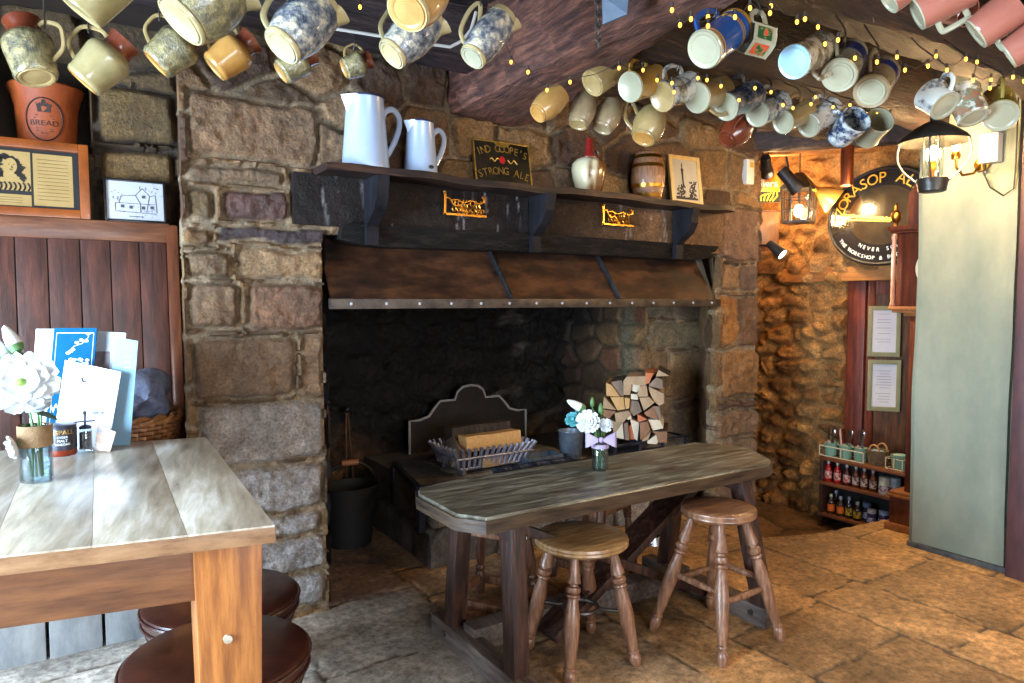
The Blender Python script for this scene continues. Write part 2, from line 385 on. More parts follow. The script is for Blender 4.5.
# returns of the pier and of the opening, the chimney recess, the passage side
masonry('wall_pier_return', (.615, 3.96, -.01), (-.15,-.76,0), (-.76,.15,0), .785, 2.78, M_STONE, res=.016, seeds=course_seeds(.8, 2.8, .25, .35, 31), depth=.02, seed=31, back=0)
masonry('wall_pier_end', (4.08, 3.17, -.22), (0,1,0), (1,0,0), 1.5, 3.0, M_RUBBLE, res=.02, seeds=course_seeds(1.5, 3.0, .25, .3, 36), depth=.02, seed=36, back=0)
BK = 4.5
def soot(x, z, C):
    X = x+1.0
    lum = C.mean(1, keepdims=True)
    n = fbm(X, z, 61, 2.3, 4)
    s = np.clip(sstep(.25, .85, z)*.95 + sstep(3.5, 2.9, X)*.55*sstep(.1, .7, z)+.35 + (n-.5)*1.3 - .75*sstep(2.0, 1.55, X)*sstep(1.35, .8, z), 0, 1)[:, None]
    s = np.clip(s, .3, .97)
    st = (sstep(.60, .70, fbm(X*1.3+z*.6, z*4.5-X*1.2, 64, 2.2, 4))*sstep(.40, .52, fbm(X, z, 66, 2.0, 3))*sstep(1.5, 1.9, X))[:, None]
    C = C*(1-s) + lum*.035*s*np.array([1.0, .95, .98])
    return C*(1-st)+np.array(lin((104,96,90)))*st*.8        # highlights on the stone edges, painted as pale streaks into the soot
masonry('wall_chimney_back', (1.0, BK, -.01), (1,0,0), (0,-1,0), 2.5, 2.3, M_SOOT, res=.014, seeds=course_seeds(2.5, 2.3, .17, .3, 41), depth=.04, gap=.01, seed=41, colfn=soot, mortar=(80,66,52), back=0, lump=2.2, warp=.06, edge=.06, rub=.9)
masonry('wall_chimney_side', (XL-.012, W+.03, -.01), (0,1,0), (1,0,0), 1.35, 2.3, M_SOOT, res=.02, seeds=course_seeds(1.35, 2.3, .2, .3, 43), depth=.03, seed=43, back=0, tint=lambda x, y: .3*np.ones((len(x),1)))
def soot2(x, z, C):                    # x runs towards the room
    n = fbm(x, z, 63, 3, 4)
    s = np.clip(.8-sstep(.1, .75, x)*.85+(n-.5)*.8+.5*sstep(1.1, 1.5, z)*sstep(.9, .3, x), .0, .94)[:, None]
    lime = (sstep(.62, .72, x)*sstep(.85, .78, x)*sstep(.55, .75, z+(n-.5)*.3))[:, None]*.75       # rough grey-green render by the corner
    C = C*(1-lime)+np.array(lin((128,122,98)))*(.7+.6*n)[:, None]*lime
    return C*(1-s)+C.mean(1, keepdims=True)*.14*s
XI, YI = 3.45, 3.6
masonry('wall_chimney_return', (XI, BK, -.01), (0,-1,0), (-1,0,0), BK-YI, 2.3, M_STONE, res=.012, seeds=course_seeds(BK-YI, 2.3, .16, .22, 47), depth=.035, seed=47, colfn=soot2, back=.2, pal=[(132,100,64),(118,88,58),(140,108,74),(126,84,56)], mortar=(104,86,62))
Ri = [prect(*a, YI, XI, 0, c) for a, c in (((646,302,672,317),(122,108,86)),((672,302,716,317),(118,98,76)),((646,319,716,346),(140,122,90)),((647,348,668,394),(124,98,66)),((669,348,716,394),(142,112,74)),((640,396,672,412),(140,122,98)),((672,396,716,407),(96,74,60)),((645,408,716,436),(128,110,90)),((645,437,716,462),(146,136,122)))]
masonry('wall_inner_pier', (XI, YI, -.01), (1,0,0), (0,-1,0), .60, 2.3, M_STONE, res=.01, rects=Ri, seeds=course_seeds(.60, 2.3, .2, .2, 51), depth=.02, seed=51, mortar=(140,122,98), back=.1)
masonry('wall_jamb', (XR+.012, W+.012, -.01), (.35,.44,0), (-.44,.35,0), .56, 1.8, M_STONE, res=.02, seeds=course_seeds(.45, 1.8, .25, .3, 53), depth=.01, seed=53, back=0)
MB().span((.9, W+.32, 1.78), (3.75, BK+.1, 2.3)).build('chimney_throat_ceiling', mat('soot', (16,14,14), .9), kind='structure')

# ---- recess behind the settle, with a niche
RY = 3.93
def keep_niche(x, z):
    X = x-1.75
    return ~((X > -.24) & (X < .158) & (z > 2.14) & (z < 2.62))
Rn = [prect(*a, RY, -1.75, 0, c) for a, c in (((94,85,177,144),(112,86,48)),((95,147,177,186),(122,92,50)),((94,188,140,226),(112,84,50)),((142,188,178,226),(92,64,40)))]
masonry('wall_recess', (-1.75, RY, -.01), (1,0,0), (0,-1,0), 2.45, 2.78, M_STONE, res=.014, rects=Rn, seeds=course_seeds(2.25, 2.8, .24, .34, 23), keep=keep_niche, depth=.045, gap=.03, seed=23, pal=[(104,80,48),(92,70,42),(116,90,56)], mortar=(60,46,32), back=.3, lump=1.3)
nb = MB(); nb.span((-.3, RY-.02, 2.08), (.2, RY+.34, 2.14)); nb.span((-.3, RY+.3, 2.1), (.2, RY+.36, 2.7)); nb.build('wall_niche', mat('niche_stone', (58,44,30), .9, (36,28,20), 8, bump=.6), kind='structure')

# ---- passage wall with its timber lintel, and the door recess
PX = 4.83
def warm_rub(x, y): return (np.ones((len(x), 1)))
RUB = [(172,124,66),(152,106,54),(184,136,76),(142,98,50),(164,122,72),(128,88,44)]
masonry('wall_passage', (PX, 4.4, -.22), (0,-1,0), (-1,0,0), 4.4-2.96, 1.93, M_RUBBLE, res=.0095, seeds=course_seeds(1.44, 1.9, .115, .2, 61, .35), depth=.06, gap=.02, edge=.05, seed=61, pal=RUB, mortar=(158,116,66), warp=.05, lump=2.0, rub=.8, back=.3)
masonry('wall_passage_above', (PX-.02, 4.4, 1.66), (0,-1,0), (-1,0,0), 3.0, 1.1, M_RUBBLE, res=.014, seeds=course_seeds(3.0, 1.1, .13, .22, 67, .35), depth=.045, gap=.02, edge=.05, seed=67, pal=RUB, mortar=(158,116,66), warp=.05, lump=1.8, rub=.8, back=.3)
masonry('wall_passage_back', (4.0, 4.4, -.22), (1,0,0), (0,-1,0), .9, 2.9, M_RUBBLE, res=.03, seeds=course_seeds(.9, 2.9, .2, .3, 68), depth=.04, seed=68, pal=RUB, back=0)
lt = MB(); lt.span((PX-.05, 1.3, 1.585), (PX+.3, 3.47, 1.69), .012); lt.build('door_lintel', mat('golden_oak', (132,84,40), .55, (178,120,62), 5, (8,1,8), bump=.4, c3=(156,102,50)), kind='structure')
# door post, and the door standing ajar
MB().span((PX+.02, 2.83, -.2), (PX+.12, 2.975, 1.6), .006).build('door_post', M_REDWOOD, kind='structure')
dm = Vector((.65, -.76, 0)).normalized(); dn = Vector((-dm.y, dm.x, 0))*-1
if dn.x > 0: dn = -dn
DO = Vector((PX+.05, 2.83, -.2))
Md = Matrix.Translation(DO) @ Matrix((dm, -dn, Vector((0,0,1)))).transposed().to_4x4()
d = MB(); d.box((.84, .04, 1.78), (.42, .02, .9), Md, .004); door = d.build('door_1', mat('door_oak', (66,38,20), .5, (112,68,36), 5, (9,9,1), bump=.3, c3=(88,52,27)), kind='structure')
fr = MB()
for x in (.025, .815): fr.box((.05, .02, 1.78), (x, -.008, .9), Md, .003)
for z in (.05, 1.74): fr.box((.8, .018, .1), (.42, -.007, z), Md, .003)
fr.build('door_frame', M_REDWOOD, door)
MB().span((PX+.6, 1.3, -.2), (PX+.7, 4.4, 2.7)).build('wall_behind_door', M_CREAM, kind='structure')

# ---- plaster pier by the clock, right-hand wall, door at the edge
pb = MB(); bmp = bmesh.new(); bmesh.ops.create_cube(bmp, size=1); bmesh.ops.scale(bmp, vec=(.46, .545, 2.78), verts=bmp.verts[:]); bmesh.ops.translate(bmp, vec=(4.395, 1.872, 1.38), verts=bmp.verts[:])
bmesh.ops.bevel(bmp, geom=[e for e in bmp.edges if abs(e.verts[0].co.z-e.verts[1].co.z) > 1], offset=.035, segments=4, affect='EDGES')
bmesh.ops.subdivide_edges(bmp, edges=[e for e in bmp.edges if abs(e.verts[0].co.z-e.verts[1].co.z) > 1], cuts=40, use_grid_fill=True)
for v in bmp.verts:
    v.co.x += .005*math.sin(v.co.z*5+v.co.y*9) + .003*math.sin(v.co.z*11+1); v.co.y += .003*math.sin(v.co.z*4+v.co.x*4)
bmp.verts.index_update(); pb.add([v.co.copy() for v in bmp.verts], [tuple(v.index for v in f.verts) for f in bmp.faces]); bmp.free()
pb.build('plaster_pillar', M_PLASTER, kind='structure', ang=60)
pk = MB(); pk.span((4.155, 1.61, .0), (4.2, 2.13, .035), .006); pk.build('baseboard_pillar', mat('scuffed_skirt', (52,54,56), .7, (84,84,80), 20), kind='structure')
MB().span((4.30, -2.25, 0), (4.45, .62, 2.78)).build('wall_right', M_CREAM, kind='structure')
dp = MB(); dp.span((4.12, 1.50, 0), (4.28, 1.605, 2.78), .006); dp.build('door_jamb', mat('plum_paint', (64,38,42), .5, (84,50,48), 6, (6,6,1)), kind='structure')
d2 = MB(); d2.span((4.19, .62, .01), (4.24, 1.50, 2.05), .004)
door2 = d2.build('door_2', M_REDWOOD, kind='structure')
p2 = MB()
for z0, z1 in ((.15, .9), (1.02, 1.92)): p2.span((4.178, .74, z0), (4.192, 1.40, z1), .005)
p2.build('panel', M_REDWOOD, door2)
lk = MB(); lk.span((4.165, 1.44, 1.0), (4.19, 1.485, 1.14), .003); lk.ball((4.14, 1.46, 1.09), .022); lk.cyl((4.14, 1.46, 1.09), (4.18, 1.46, 1.09), .009); lk.build('handle', M_BRASS, door2)
MB().span((4.22, .60, 2.05), (4.34, 1.52, 2.78)).build('wall_over_door', M_CREAM, kind='structure')
# ---- left and back walls with their windows
def wall_with_window(name, n, axis, pos, a0, a1, w0, w1, z0, z1):
    w = MB()
    def sp(p, q, zz0, zz1):
        if axis == 0: w.span((pos-.3, p, zz0), (pos, q, zz1))
        else: w.span((p, pos-.3, zz0), (q, pos, zz1))
    sp(a0, w0, 0, 2.78); sp(w1, a1, 0, 2.78); sp(w0, w1, 0, z0); sp(w0, w1, z1, 2.78)
    w.build(name, M_CREAM, kind='structure')
    f = MB(); g = MB()
    def b(p, q, zz0, zz1, m=f, d=.05):
        if axis == 0: m.span((pos-.2-d/2, p, zz0), (pos-.2+d/2, q, zz1))
        else: m.span((p, pos-.2-d/2, zz0), (q, pos-.2+d/2, zz1))
    k = 3
    b(w0, w1, z0, z0+.05); b(w0, w1, z1-.05, z1)
    for i in range(k+1):
        x = w0+(w1-w0)*i/k; b(max(w0, x-.03), min(w1, x+.03), z0, z1)
    b(w0, w1, (z0+z1)/2-.015, (z0+z1)/2+.015, f, .04)
    fo = f.build('window_%d' % n, mat('white_paint', (205,205,198), .5), kind='structure')
    b(w0, w1, z0, z1, g, .006); g.build('pane', glass_mat('window_glass', (250,252,255), .05), fo)
wall_with_window('wall_left', 1, 0, -1.75, -2.25, 4.3, .9, 2.9, .30, 2.1)
wall_with_window('wall_back', 2, 1, -2.25, -2.05, 4.5, -.6, 2.4, .8, 2.15)

# ---- ceiling and beams
MB().span((-2.05, -2.55, 2.76), (5.6, 4.7, 2.86)).build('ceiling', M_CEIL, kind='structure')
MB().span((4.0, 2.45, 2.58), (5.5, 4.4, 2.66)).build('passage_ceiling', mat('ochre_boards', (120,80,44), .7, (150,104,60), 4, (8,1,8), bump=.4), kind='structure')
BEAMS = []
def rough_beam(name, sections, m, n=26, seed=1, amp=.012):
    """loft of four-cornered sections [(centre point, corner offsets)] with a hewn surface"""
    rg = random.Random(seed); mb = MB(); k = 6
    def lerp(a, b, t): return a+(b-a)*t
    rows = []
    for i in range(n+1):
        t = i/n*(len(sections)-1); j = min(int(t), len(sections)-2); t -= j
        q = [Vector(sections[j][c]).lerp(Vector(sections[j+1][c]), t) for c in range(4)]
        ring = []
        for c in range(4):
            for s_ in range(k):
                p = q[c].lerp(q[(c+1) % 4], s_/k)
                cen = sum(q, Vector())/4
                dd = (p-cen).normalized()
                ring.append(p + dd*rg.uniform(-amp, amp) - (dd*.012 if s_ == 0 else Vector()))
        rows.append(ring)
    vs = [p for r in rows for p in r]; L_ = 4*k; fs = []
    for i in range(n):
        for a in range(L_): fs.append((i*L_+a, i*L_+(a+1) % L_, (i+1)*L_+(a+1) % L_, (i+1)*L_+a))
    fs.append(tuple(range(L_))[::-1]); fs.append(tuple(range(n*L_, (n+1)*L_)))
    mb.add(vs, fs); o = mb.build(name, m, kind='structure', ang=50); BEAMS.append((o, sections)); return o
def xbeam(name, x0, x1, y0, y1, z0, z1, m, seed, yy=0):
    s = lambda x, d: [(x, y0+d, z0), (x, y1+d, z0), (x, y1+d, z1), (x, y0+d, z1)]
    return rough_beam(name, [s(x0, 0), s((x0+x1)/2, yy/2), s(x1, yy)], m, 30, seed)
def sect(y, xa, xb, z0, z1, xc): return [(xa, y, z0), (xb, y, z0), (xc, y, z1), (xa-.02, y, z1)]
rough_beam('ceiling_beam', [sect(3.2, 1.68, 2.12, 2.37, 2.78, 2.14), sect(2.6, 1.66, 2.05, 2.37, 2.78, 2.05), sect(1.9, 1.62, 1.83, 2.36, 2.78, 1.95), sect(1.2, 1.58, 1.74, 2.36, 2.78, 1.86), sect(-2.25, 1.5, 1.72, 2.36, 2.78, 1.74)], M_BEAM, 46, 3, .014)
xbeam('ceiling_beam', -1.75, 1.67, 2.74, 2.96, 2.515, 2.78, M_OAK_BLUE, 5)
xbeam('ceiling_beam', -1.75, 1.62, 1.85, 2.05, 2.58, 2.78, M_OAK_X, 6)
xbeam('ceiling_beam', 1.90, 4.75, 1.98, 2.12, 2.395, 2.78, M_OAK_X, 7)
xbeam('ceiling_beam', 1.75, 4.40, 1.40, 1.56, 2.42, 2.78, M_OAK_X, 8)
xbeam('ceiling_beam', 1.70, 4.40, .74, .92, 2.42, 2.78, M_OAK_X, 9)
xbeam('ceiling_beam', 2.05, 4.10, 2.62, 2.74, 2.46, 2.78, M_OAK_X, 14)
E0, E1 = Vector((3.97, 3.16, 0)), Vector((4.62, 2.42, 0)); En = Vector((E1.y-E0.y, -(E1.x-E0.x), 0)).normalized()
if En.y > 0: En = -En
def esec(p): return [tuple(p+Vector((0,0,2.46))), tuple(p-En*.12+Vector((0,0,2.46))), tuple(p-En*.12+Vector((0,0,2.78))), tuple(p+Vector((0,0,2.78)))]
rough_beam('ceiling_beam', [esec(E0), esec(E1)], M_OAK_BLUE, 12, 10, .006)
rough_beam('ceiling_beam', [[(4.15,3.5,2.50),(4.15,3.62,2.50),(4.15,3.62,2.6),(4.15,3.5,2.6)], [(4.8,2.7,2.48),(4.8,2.82,2.48),(4.8,2.82,2.6),(4.8,2.7,2.6)]], mat('golden_oak', (132,84,40)), 12, 11, .006)
# ================================================================== FIREPLACE
def lintel_col(x, y, C):
    n = fbm(x, y, 5, 6, 5); sl = fbm(x*9+y*1.2, y*1.1, 9, 6, 3)
    t = sstep(1.3, 2.3, x)[:, None]
    a = np.array(lin((30,23,20)))*(.4+1.1*n)[:, None]; b = np.array(lin((96,74,54)))*(.5+n)[:, None]
    c = a*(1-t)+b*t
    m = (sstep(.60, .68, sl)*sstep(.25, .5, fbm(x, y, 15, 5, 3)))[:, None]
    return c*(1-.8*m)+np.array(lin((128,122,124)))*.8*m
mant = thing('fireplace_mantel', 'blackened hewn lintel beam with bracketed shelf over the fireplace opening', 'mantel', (2.27, 3.1, 1.7))
lb = masonry('lintel', (.885, 3.115, 1.785), (1,0,0), (0,-1,0), 2.78, .225, attr_mat('hewn_lintel', .6, bump=1, bscale=36, dist=.014, var=.5, vscale=22, spec=.2), res=.010, depth=.03, rub=.9, lump=1.3, back=.16, seed=70, colfn=lintel_col, kind=None)
adopt(lb, mant)
M_CHAR = mat('charred_oak', (10,9,9), .6, (40,32,29), 9, (1,4,4), bump=1, bscale=30, c3=(18,15,14), dist=.016, spec=.2)
ch = MB(); n = 30; top = []; bot = []
for i in range(n+1):
    x = 1.10+(3.60-1.10)*i/n; e = min(i, n-i)/3; dz = .028*max(0, 1-e)**2
    arch = .012*math.sin(PI*i/n)
    top.append(Vector((x, 3.086, 1.795+arch*.5))); bot.append(Vector((x, 3.15, 1.700+dz+arch)))
vs = top+bot+[p+Vector((0,.12,.0)) for p in bot]+[p+Vector((0,.2,0)) for p in top]; m_ = n+1
fs = [(k*m_+i, k*m_+i+1, ((k+1) % 4)*m_+i+1, ((k+1) % 4)*m_+i) for k in range(4) for i in range(n)]
fs += [(0,m_,2*m_,3*m_), (n,3*m_+n,2*m_+n,m_+n)]
ch.add(vs, fs); adopt(ch.build('chamfer', M_CHAR), mant)
sh = MB(); nn = 24
def shz(i): return .006*math.sin(i*.55)+.004*math.sin(i*1.7)
vs = []
for i in range(nn+1):
    x = .975+(3.60-.975)*i/nn; fy = 2.935+.006*math.sin(i*1.3)
    if i == nn: fy += .03
    for y, z in ((fy, 2.0), (fy, 2.032), (3.17, 2.034), (3.17, 2.002)): vs.append((x, y, z+shz(i)))
fs = [(i*4+k, i*4+(k+1) % 4, (i+1)*4+(k+1) % 4, (i+1)*4+k) for i in range(nn) for k in range(4)]+[(3,2,1,0), (nn*4, nn*4+1, nn*4+2, nn*4+3)]
sh.add(vs, fs); adopt(sh.build('shelf', mat('shelf_black', (24,18,17), .5, (66,44,34), 5, (1,8,8), bump=.4, c3=(38,28,26), spec=.2)), mant)
prof = [(0,0),(.165,0),(.165,-.03),(.15,-.06),(.155,-.09),(.12,-.15),(.06,-.19),(.03,-.215),(.035,-.25),(.03,-.30),(0,-.30)]
M_BRK = mat('bracket_black', (14,14,17), .6, (32,31,36), 9, (1,1,.4), bump=.5, bscale=30, spec=.12)
for x in (1.23, 2.15, 3.22):
    b = MB(); Mx = Matrix(((0,0,1,x-.028),(-1,0,0,3.10),(0,1,0,2.002),(0,0,0,1))); b.prism(prof, 0, .056, Mx); adopt(b.build('bracket', M_BRK), mant)
# two openwork brass plaques on the lintel
def plaque(P, w, h, label, seed):
    t = thing('brass_plaque', label, 'plaque', P, face_frame(P, (0,-1,0)).to_3x3(), 'openwork brass plaques on the lintel')
    rg = random.Random(seed); f = MB()
    f.box((w, h*.1, .008), (0, -h*.45, 0)); f.box((w*.05, h*1.1, .008), (-w*.46, h*.05, 0)); f.box((w*.09, h*.1, .008), (w*.43, h*.48, 0)); f.box((w*.05, h*.3, .008), (w*.45, h*.36, 0)); f.ball((-w*.46, h*.62, 0), h*.1, 10, 6)
    f.build('plaque_frame', M_BRASS, t)
    s = MB()
    s.tube([(-w*.44+w*.5*k/12, h*.3-h*.6*k/12+.1*h*math.sin(k), .002) for k in range(13)], h*.05, 6)
    s.tube([(-w*.3+w*.72*k/16, h*.22+h*.06*math.sin(k*.8), .001) for k in range(17)], h*.04, 6)
    for k in range(9):
        x0 = -w*.18+w*.07*k; a = rg.uniform(-.5, .5)
        s.tube([(x0+h*.16*math.sin(q*.9+a), -h*.4+h*.8*q/7*(.6+.3*rg.random()), .003) for q in range(8)], h*.035, 5)
    for k in range(6): s.tube([(-w*.25+w*.11*k+h*.11*math.cos(q), -h*.18+h*.12*math.sin(q), .001) for q in [2*PI*i/10 for i in range(10)]], h*.03, 5, True)
    s.build('openwork', M_BRASS, t); return t
plaque(at(465, 206, 1, 3.072), .245, .10, 'openwork brass plaque on the lintel under the small gilt ale sign', 3)
plaque(at(618, 217, 1, 3.072), .24, .10, 'openwork brass plaque on the lintel below the flagon and little barrel', 8)
# smoke hood
hd = thing('fireplace_hood', 'rusty riveted metal smoke hood across the top of the fireplace opening', 'hood', (2.3, 3.15, 1.43))
M_RUST = mat('rusty_sheet', (22,14,10), .5, (90,58,36), 3.2, (1,2.6,2.6), metal=.35, bump=.25, bscale=14, c3=(56,35,23), dist=.01)
HX = [1.05, 2.02, 2.78, 3.60]
for a, b in zip(HX, HX[1:]):
    p = MB(); za, zb = 1.445, 1.74
    k = 8; vs = []; fs = []
    for i in range(k+1):
        for j in range(5):
            x = a+(b-a)*i/k; s_ = j/4; vs.append((x, 3.125+.17*s_ + .006*math.sin(i*1.3+j)+.012*math.sin(PI*i/k)*math.sin(PI*s_), za+(zb-za)*s_))
    o_ = len(vs); vs += [(x, y+.012, z) for x, y, z in vs]
    for i in range(k):
        for j in range(4):
            q = i*5+j; fs.append((q, q+5, q+6, q+1)); fs.append((o_+q, o_+q+1, o_+q+6, o_+q+5))
    p.add(vs, fs); adopt(p.build('hood_panel', M_RUST), hd)
for x in HX[1:3]:
    s = MB(); s.bar((x, 3.112, 1.44), (x-.05, 3.29, 1.74), .05, .012, (1,0,0), .002); adopt(s.build('strap', M_BLACKIRON), hd)
r_ = MB(); r_.span((1.035, 3.085, 1.408), (3.625, 3.125, 1.456), .004); rail = adopt(r_.build('hood_rail', mat('hood_rail_iron', (46,39,35), .5, (84,73,63), 14, metal=.5, bump=.3, bscale=40, dist=.004)), hd)
rv = MB()
for i in range(15): rv.ball((1.13+i*.172, 3.085, 1.432), .008, 10, 6)
adopt(rv.build('rivet', mat('pale_iron', (150,148,148))), hd)
ck = MB(); _q = [(3.60,3.128,1.445),(3.665,3.17,1.445),(3.665,3.30,1.745),(3.60,3.297,1.745)]; ck.add(_q+[(x, y+.01, z) for x, y, z in _q], [(0,1,2,3),(7,6,5,4),(0,4,5,1),(1,5,6,2),(2,6,7,3),(3,7,4,0)]); adopt(ck.build('cheek', mat('blue_grey_sheet', (60,68,74), .5, (96,98,94), 6, metal=.4)), hd)

# raised hearth
hr = thing('hearth', 'raised two-step stone hearth under the grate inside the fireplace', 'hearth', (2.5, 3.9, 0))
hb = masonry('hearth_front', (1.64, 3.335, 0), (1,0,0), (0,-1,0), 2.0, .21, M_STONE, res=.012, seeds=course_seeds(2.0, .25, .21, .4, 81), depth=.02, seed=81, back=.2, pal=[(132,126,120),(118,112,108),(144,134,124)], mortar=(80,74,68), kind=None); adopt(hb, hr)
h2 = MB(); h2.span((1.65, 3.345, 0), (3.42, 4.44, .20), .01); h2.span((3.40, 3.345, 0), (3.64, 3.575, .20), .01); h2.span((1.70, 3.44, .19), (3.42, 4.44, .405), .012); h2.span((3.40, 3.40, .19), (3.62, 3.575, .405), .012)
adopt(h2.build('hearth_slab', mat('ashy_stone', (70,66,66), .85, (116,110,108), 6, bump=.7, bscale=24, c3=(92,86,84))), hr)
ash = MB(); vs = []; fs = []
for i in range(17):
    for j in range(11):
        x, y = 1.95+.06*i, 3.5+.06*j; vs.append((x, y, .402+.03*max(0, math.sin(PI*i/16)*math.sin(PI*j/10))+rnd.uniform(0, .008)))
fs = [(i*11+j, (i+1)*11+j, (i+1)*11+j+1, i*11+j+1) for i in range(16) for j in range(10)]
ash.add(vs, fs); o = ash.build('ash_bed', mat('ash', (120,116,116), .95, (176,172,170), 20, bump=.6)); o['kind'] = 'stuff'; tag(o, 'pale wood ash spread on the hearth under the iron grate', 'ash')
# iron edge rail with twisted bar
fd = thing('fire_fender', 'blue-black iron fender rail edging the hearth, with a rope-twist bar', 'fender', (2.5, 3.42, .2))
f_ = MB(); f_.bar((1.60, 3.40, .425), (3.44, 3.40, .435), .03, .04, (0,0,1), .004); f_.bar((1.61, 3.40, .425), (1.72, 3.98, .435), .03, .04, (0,0,1), .004)
M_BLUEIRON = mat('blued_iron', (36,40,56), .38, (74,80,98), 12, metal=.65, bump=.3, bscale=50, dist=.004)
adopt(f_.build('rail', M_BLUEIRON), fd)
for x, y in ((1.62, 3.40), (2.5, 3.40), (3.42, 3.40), (1.71, 3.96)):
    q = MB(); q.span((x-.02, y-.02, .2), (x+.02, y+.02, .43), .003); q.box((.05, .05, .012), (x, y, .206)); adopt(q.build('post', M_BLUEIRON), fd)
tw = MB()
for ph in (0, PI/2, PI, 3*PI/2): tw.tube([(2.08+k*.01, 3.40+.014*math.cos(k*.55+ph), .462+.014*math.sin(k*.55+ph)) for k in range(62)], .009, 5)
adopt(tw.build('twisted_bar', M_BLUEIRON), fd)
# fireback
fb = thing('fireback', 'black cast iron fireback with shaped arched top behind the grate', 'fireback', (2.45, 4.33, .405))
half = [(0,.44),(.06,.432),(.105,.40),(.125,.345),(.24,.345),(.285,.30),(.33,.245),(.40,.225),(.475,.225)]
out = [(-x, z) for x, z in reversed(half)] + half[1:]
Mf = Matrix(((1,0,0,0),(0,0,-1,.02),(0,1,0,0),(0,0,0,1)))
p = MB(); p.prism([(-.475, 0)]+out+[(.475, 0)], 0, .03, Mf); p.build('plate', mat('sooty_iron', (10,9,9), .6, (44,27,17), 6, metal=.2, bump=.4, bscale=30, mixlo=.45, mixhi=.75), fb)
p = MB(); p.tube([(-.475, -.015, 0)]+[(x, -.015, z) for x, z in out]+[(.475, -.015, 0)], .009, 6); p.build('raised_rim', mat('pale_iron', (132,130,132), .35, (160,156,156), 20, metal=.5), fb)  # the rim's highlight is put into its colour, a paler metal
# basket grate
gt = thing('fire_grate', 'slatted iron basket grate holding split logs on the hearth', 'grate', (2.19, 3.72, .408))
M_GRATE = mat('grate_iron', (116,116,132), .45, (160,158,170), 16, metal=.45, bump=.3, bscale=60, dist=.003)
def gbar(x0, y0, x1, y1, n, side):
    m_ = MB()
    for i in range(n):
        t = (i+.5)/n; bx, by = x0+(x1-x0)*t, y0+(y1-y0)*t
        ox, oy = bx*1.22, by*1.28; pts = []
        for k in range(6):
            s = k/5; e = s**1.6
            pts.append((bx+(ox-bx)*e+.02*s*(1 if y0 == y1 else 0), by+(oy-by)*e, .045+.125*s))
        m_.tube(pts, .0085, 6, flat=1.5)
    return m_.build(side, M_GRATE, gt)
gbar(-.23, -.15, .23, -.15, 13, 'front_slats'); gbar(-.23, .15, .23, .15, 13, 'back_slats'); gbar(-.23, -.15, -.23, .15, 7, 'side_slats'); gbar(.23, -.15, .23, .15, 7, 'side_slats')
q = MB()
for s, z in ((1, .045), (1.16, .11)):
    q.tube([(-.23*s, -.15*s, z), (.23*s, -.15*s, z), (.23*s, .15*s, z), (-.23*s, .15*s, z)], .008, 6, True)
for k in range(7): q.cyl((-.2+.067*k, -.15, .045), (-.2+.067*k, .15, .045), .006)
q.build('basket_frame', M_GRATE, gt)
for x in (-.2, .2):
    for y in (-.13, .13): MB().span((x-.012, y-.012, 0), (x+.012, y+.012, .05), .002).build('leg', M_GRATE, gt)
# logs
M_SPLIT = [mat('split_%d' % i, c, .8, c2, 14, (1,1,1) if i > 3 else (8,1,8), bump=.35, bscale=40, dist=.004) for i, (c, c2) in enumerate((((196,146,86),(222,178,116)), ((150,126,96),(182,156,120)), ((112,98,84),(146,128,108)), ((172,140,100),(206,176,132)), ((150,96,62),(176,120,80))))]
M_BARK = mat('bark', (46,36,30), .9, (86,70,58), 10, (1,8,8), bump=1, bscale=18, dist=.02)
def log(P, d, up, poly, L, m, label, group, bark=True, name='split_log'):
    """split log: cross-section poly pulled along d"""
    d = Vector(d).normalized(); R = basis(up, d)
    t = thing(name, label, 'log', P, R, group)
    n = len(poly); mb = MB(); vs = []; ks = 6
    for k in range(ks+1):
        z = L*k/ks
        for x, y in poly: vs.append((x*(1+rnd.uniform(-.02,.02))+rnd.uniform(-.002,.002), y*(1+rnd.uniform(-.02,.02)), z))
    fs = [(k*n+i, k*n+(i+1) % n, (k+1)*n+(i+1) % n, (k+1)*n+i) for k in range(ks) for i in range(n)]+[tuple(range(n))[::-1], tuple(range(ks*n, (ks+1)*n))]
    mb.add(vs, fs); mb.build('wood', m, t)
    if bark:
        i0 = bark if bark is not True else 0
        b = MB(); a_, c_ = Vector((*poly[i0], 0)), Vector((*poly[(i0+1) % n], 0)); o_ = Vector((a_+c_)/2).normalized()*.006
        b.add([a_*.98, c_*.98, c_*.98+Vector((0,0,L)), a_*.98+Vector((0,0,L)), a_+o_, c_+o_, c_+o_+Vector((0,0,L)), a_+o_+Vector((0,0,L))], [(0,1,2,3),(4,7,6,5),(0,4,5,1),(1,5,6,2),(2,6,7,3),(3,7,4,0)])
        b.build('bark', M_BARK, t)
    return t
G = 'split logs in the grate'
gz = .408
log((2.02, 3.66, gz+.165), (1,.04,.0), (0,0,1), [(.055,-.05),(.06,.045),(-.03,.06),(-.055,-.035)], .40, M_SPLIT[0], 'pale freshly split log lying foremost in the fire grate', G, False)
log((2.0, 3.80, gz+.20), (1,-.02,.02), (0,0,1), [(.05,-.06),(.06,.05),(-.05,.06),(-.06,-.05)], .42, M_BARK, 'dark bark-covered log lying behind the pale one in the grate', G, False)
log((1.97, 3.60, gz+.10), (.25,.9,.25), (0,0,1), [(.075,-.01),(.0,.06),(-.05,.02),(-.045,-.05)], .30, M_SPLIT[2], 'grey triangular log end poking out of the grate corner', G, 2)
log((2.10, 3.585, gz+.07), (1,.1,0), (0,0,1), [(.03,-.03),(.035,.03),(-.03,.035),(-.035,-.03)], .24, M_SPLIT[1], 'small weathered log low in the grate beneath the pale one', G, False)
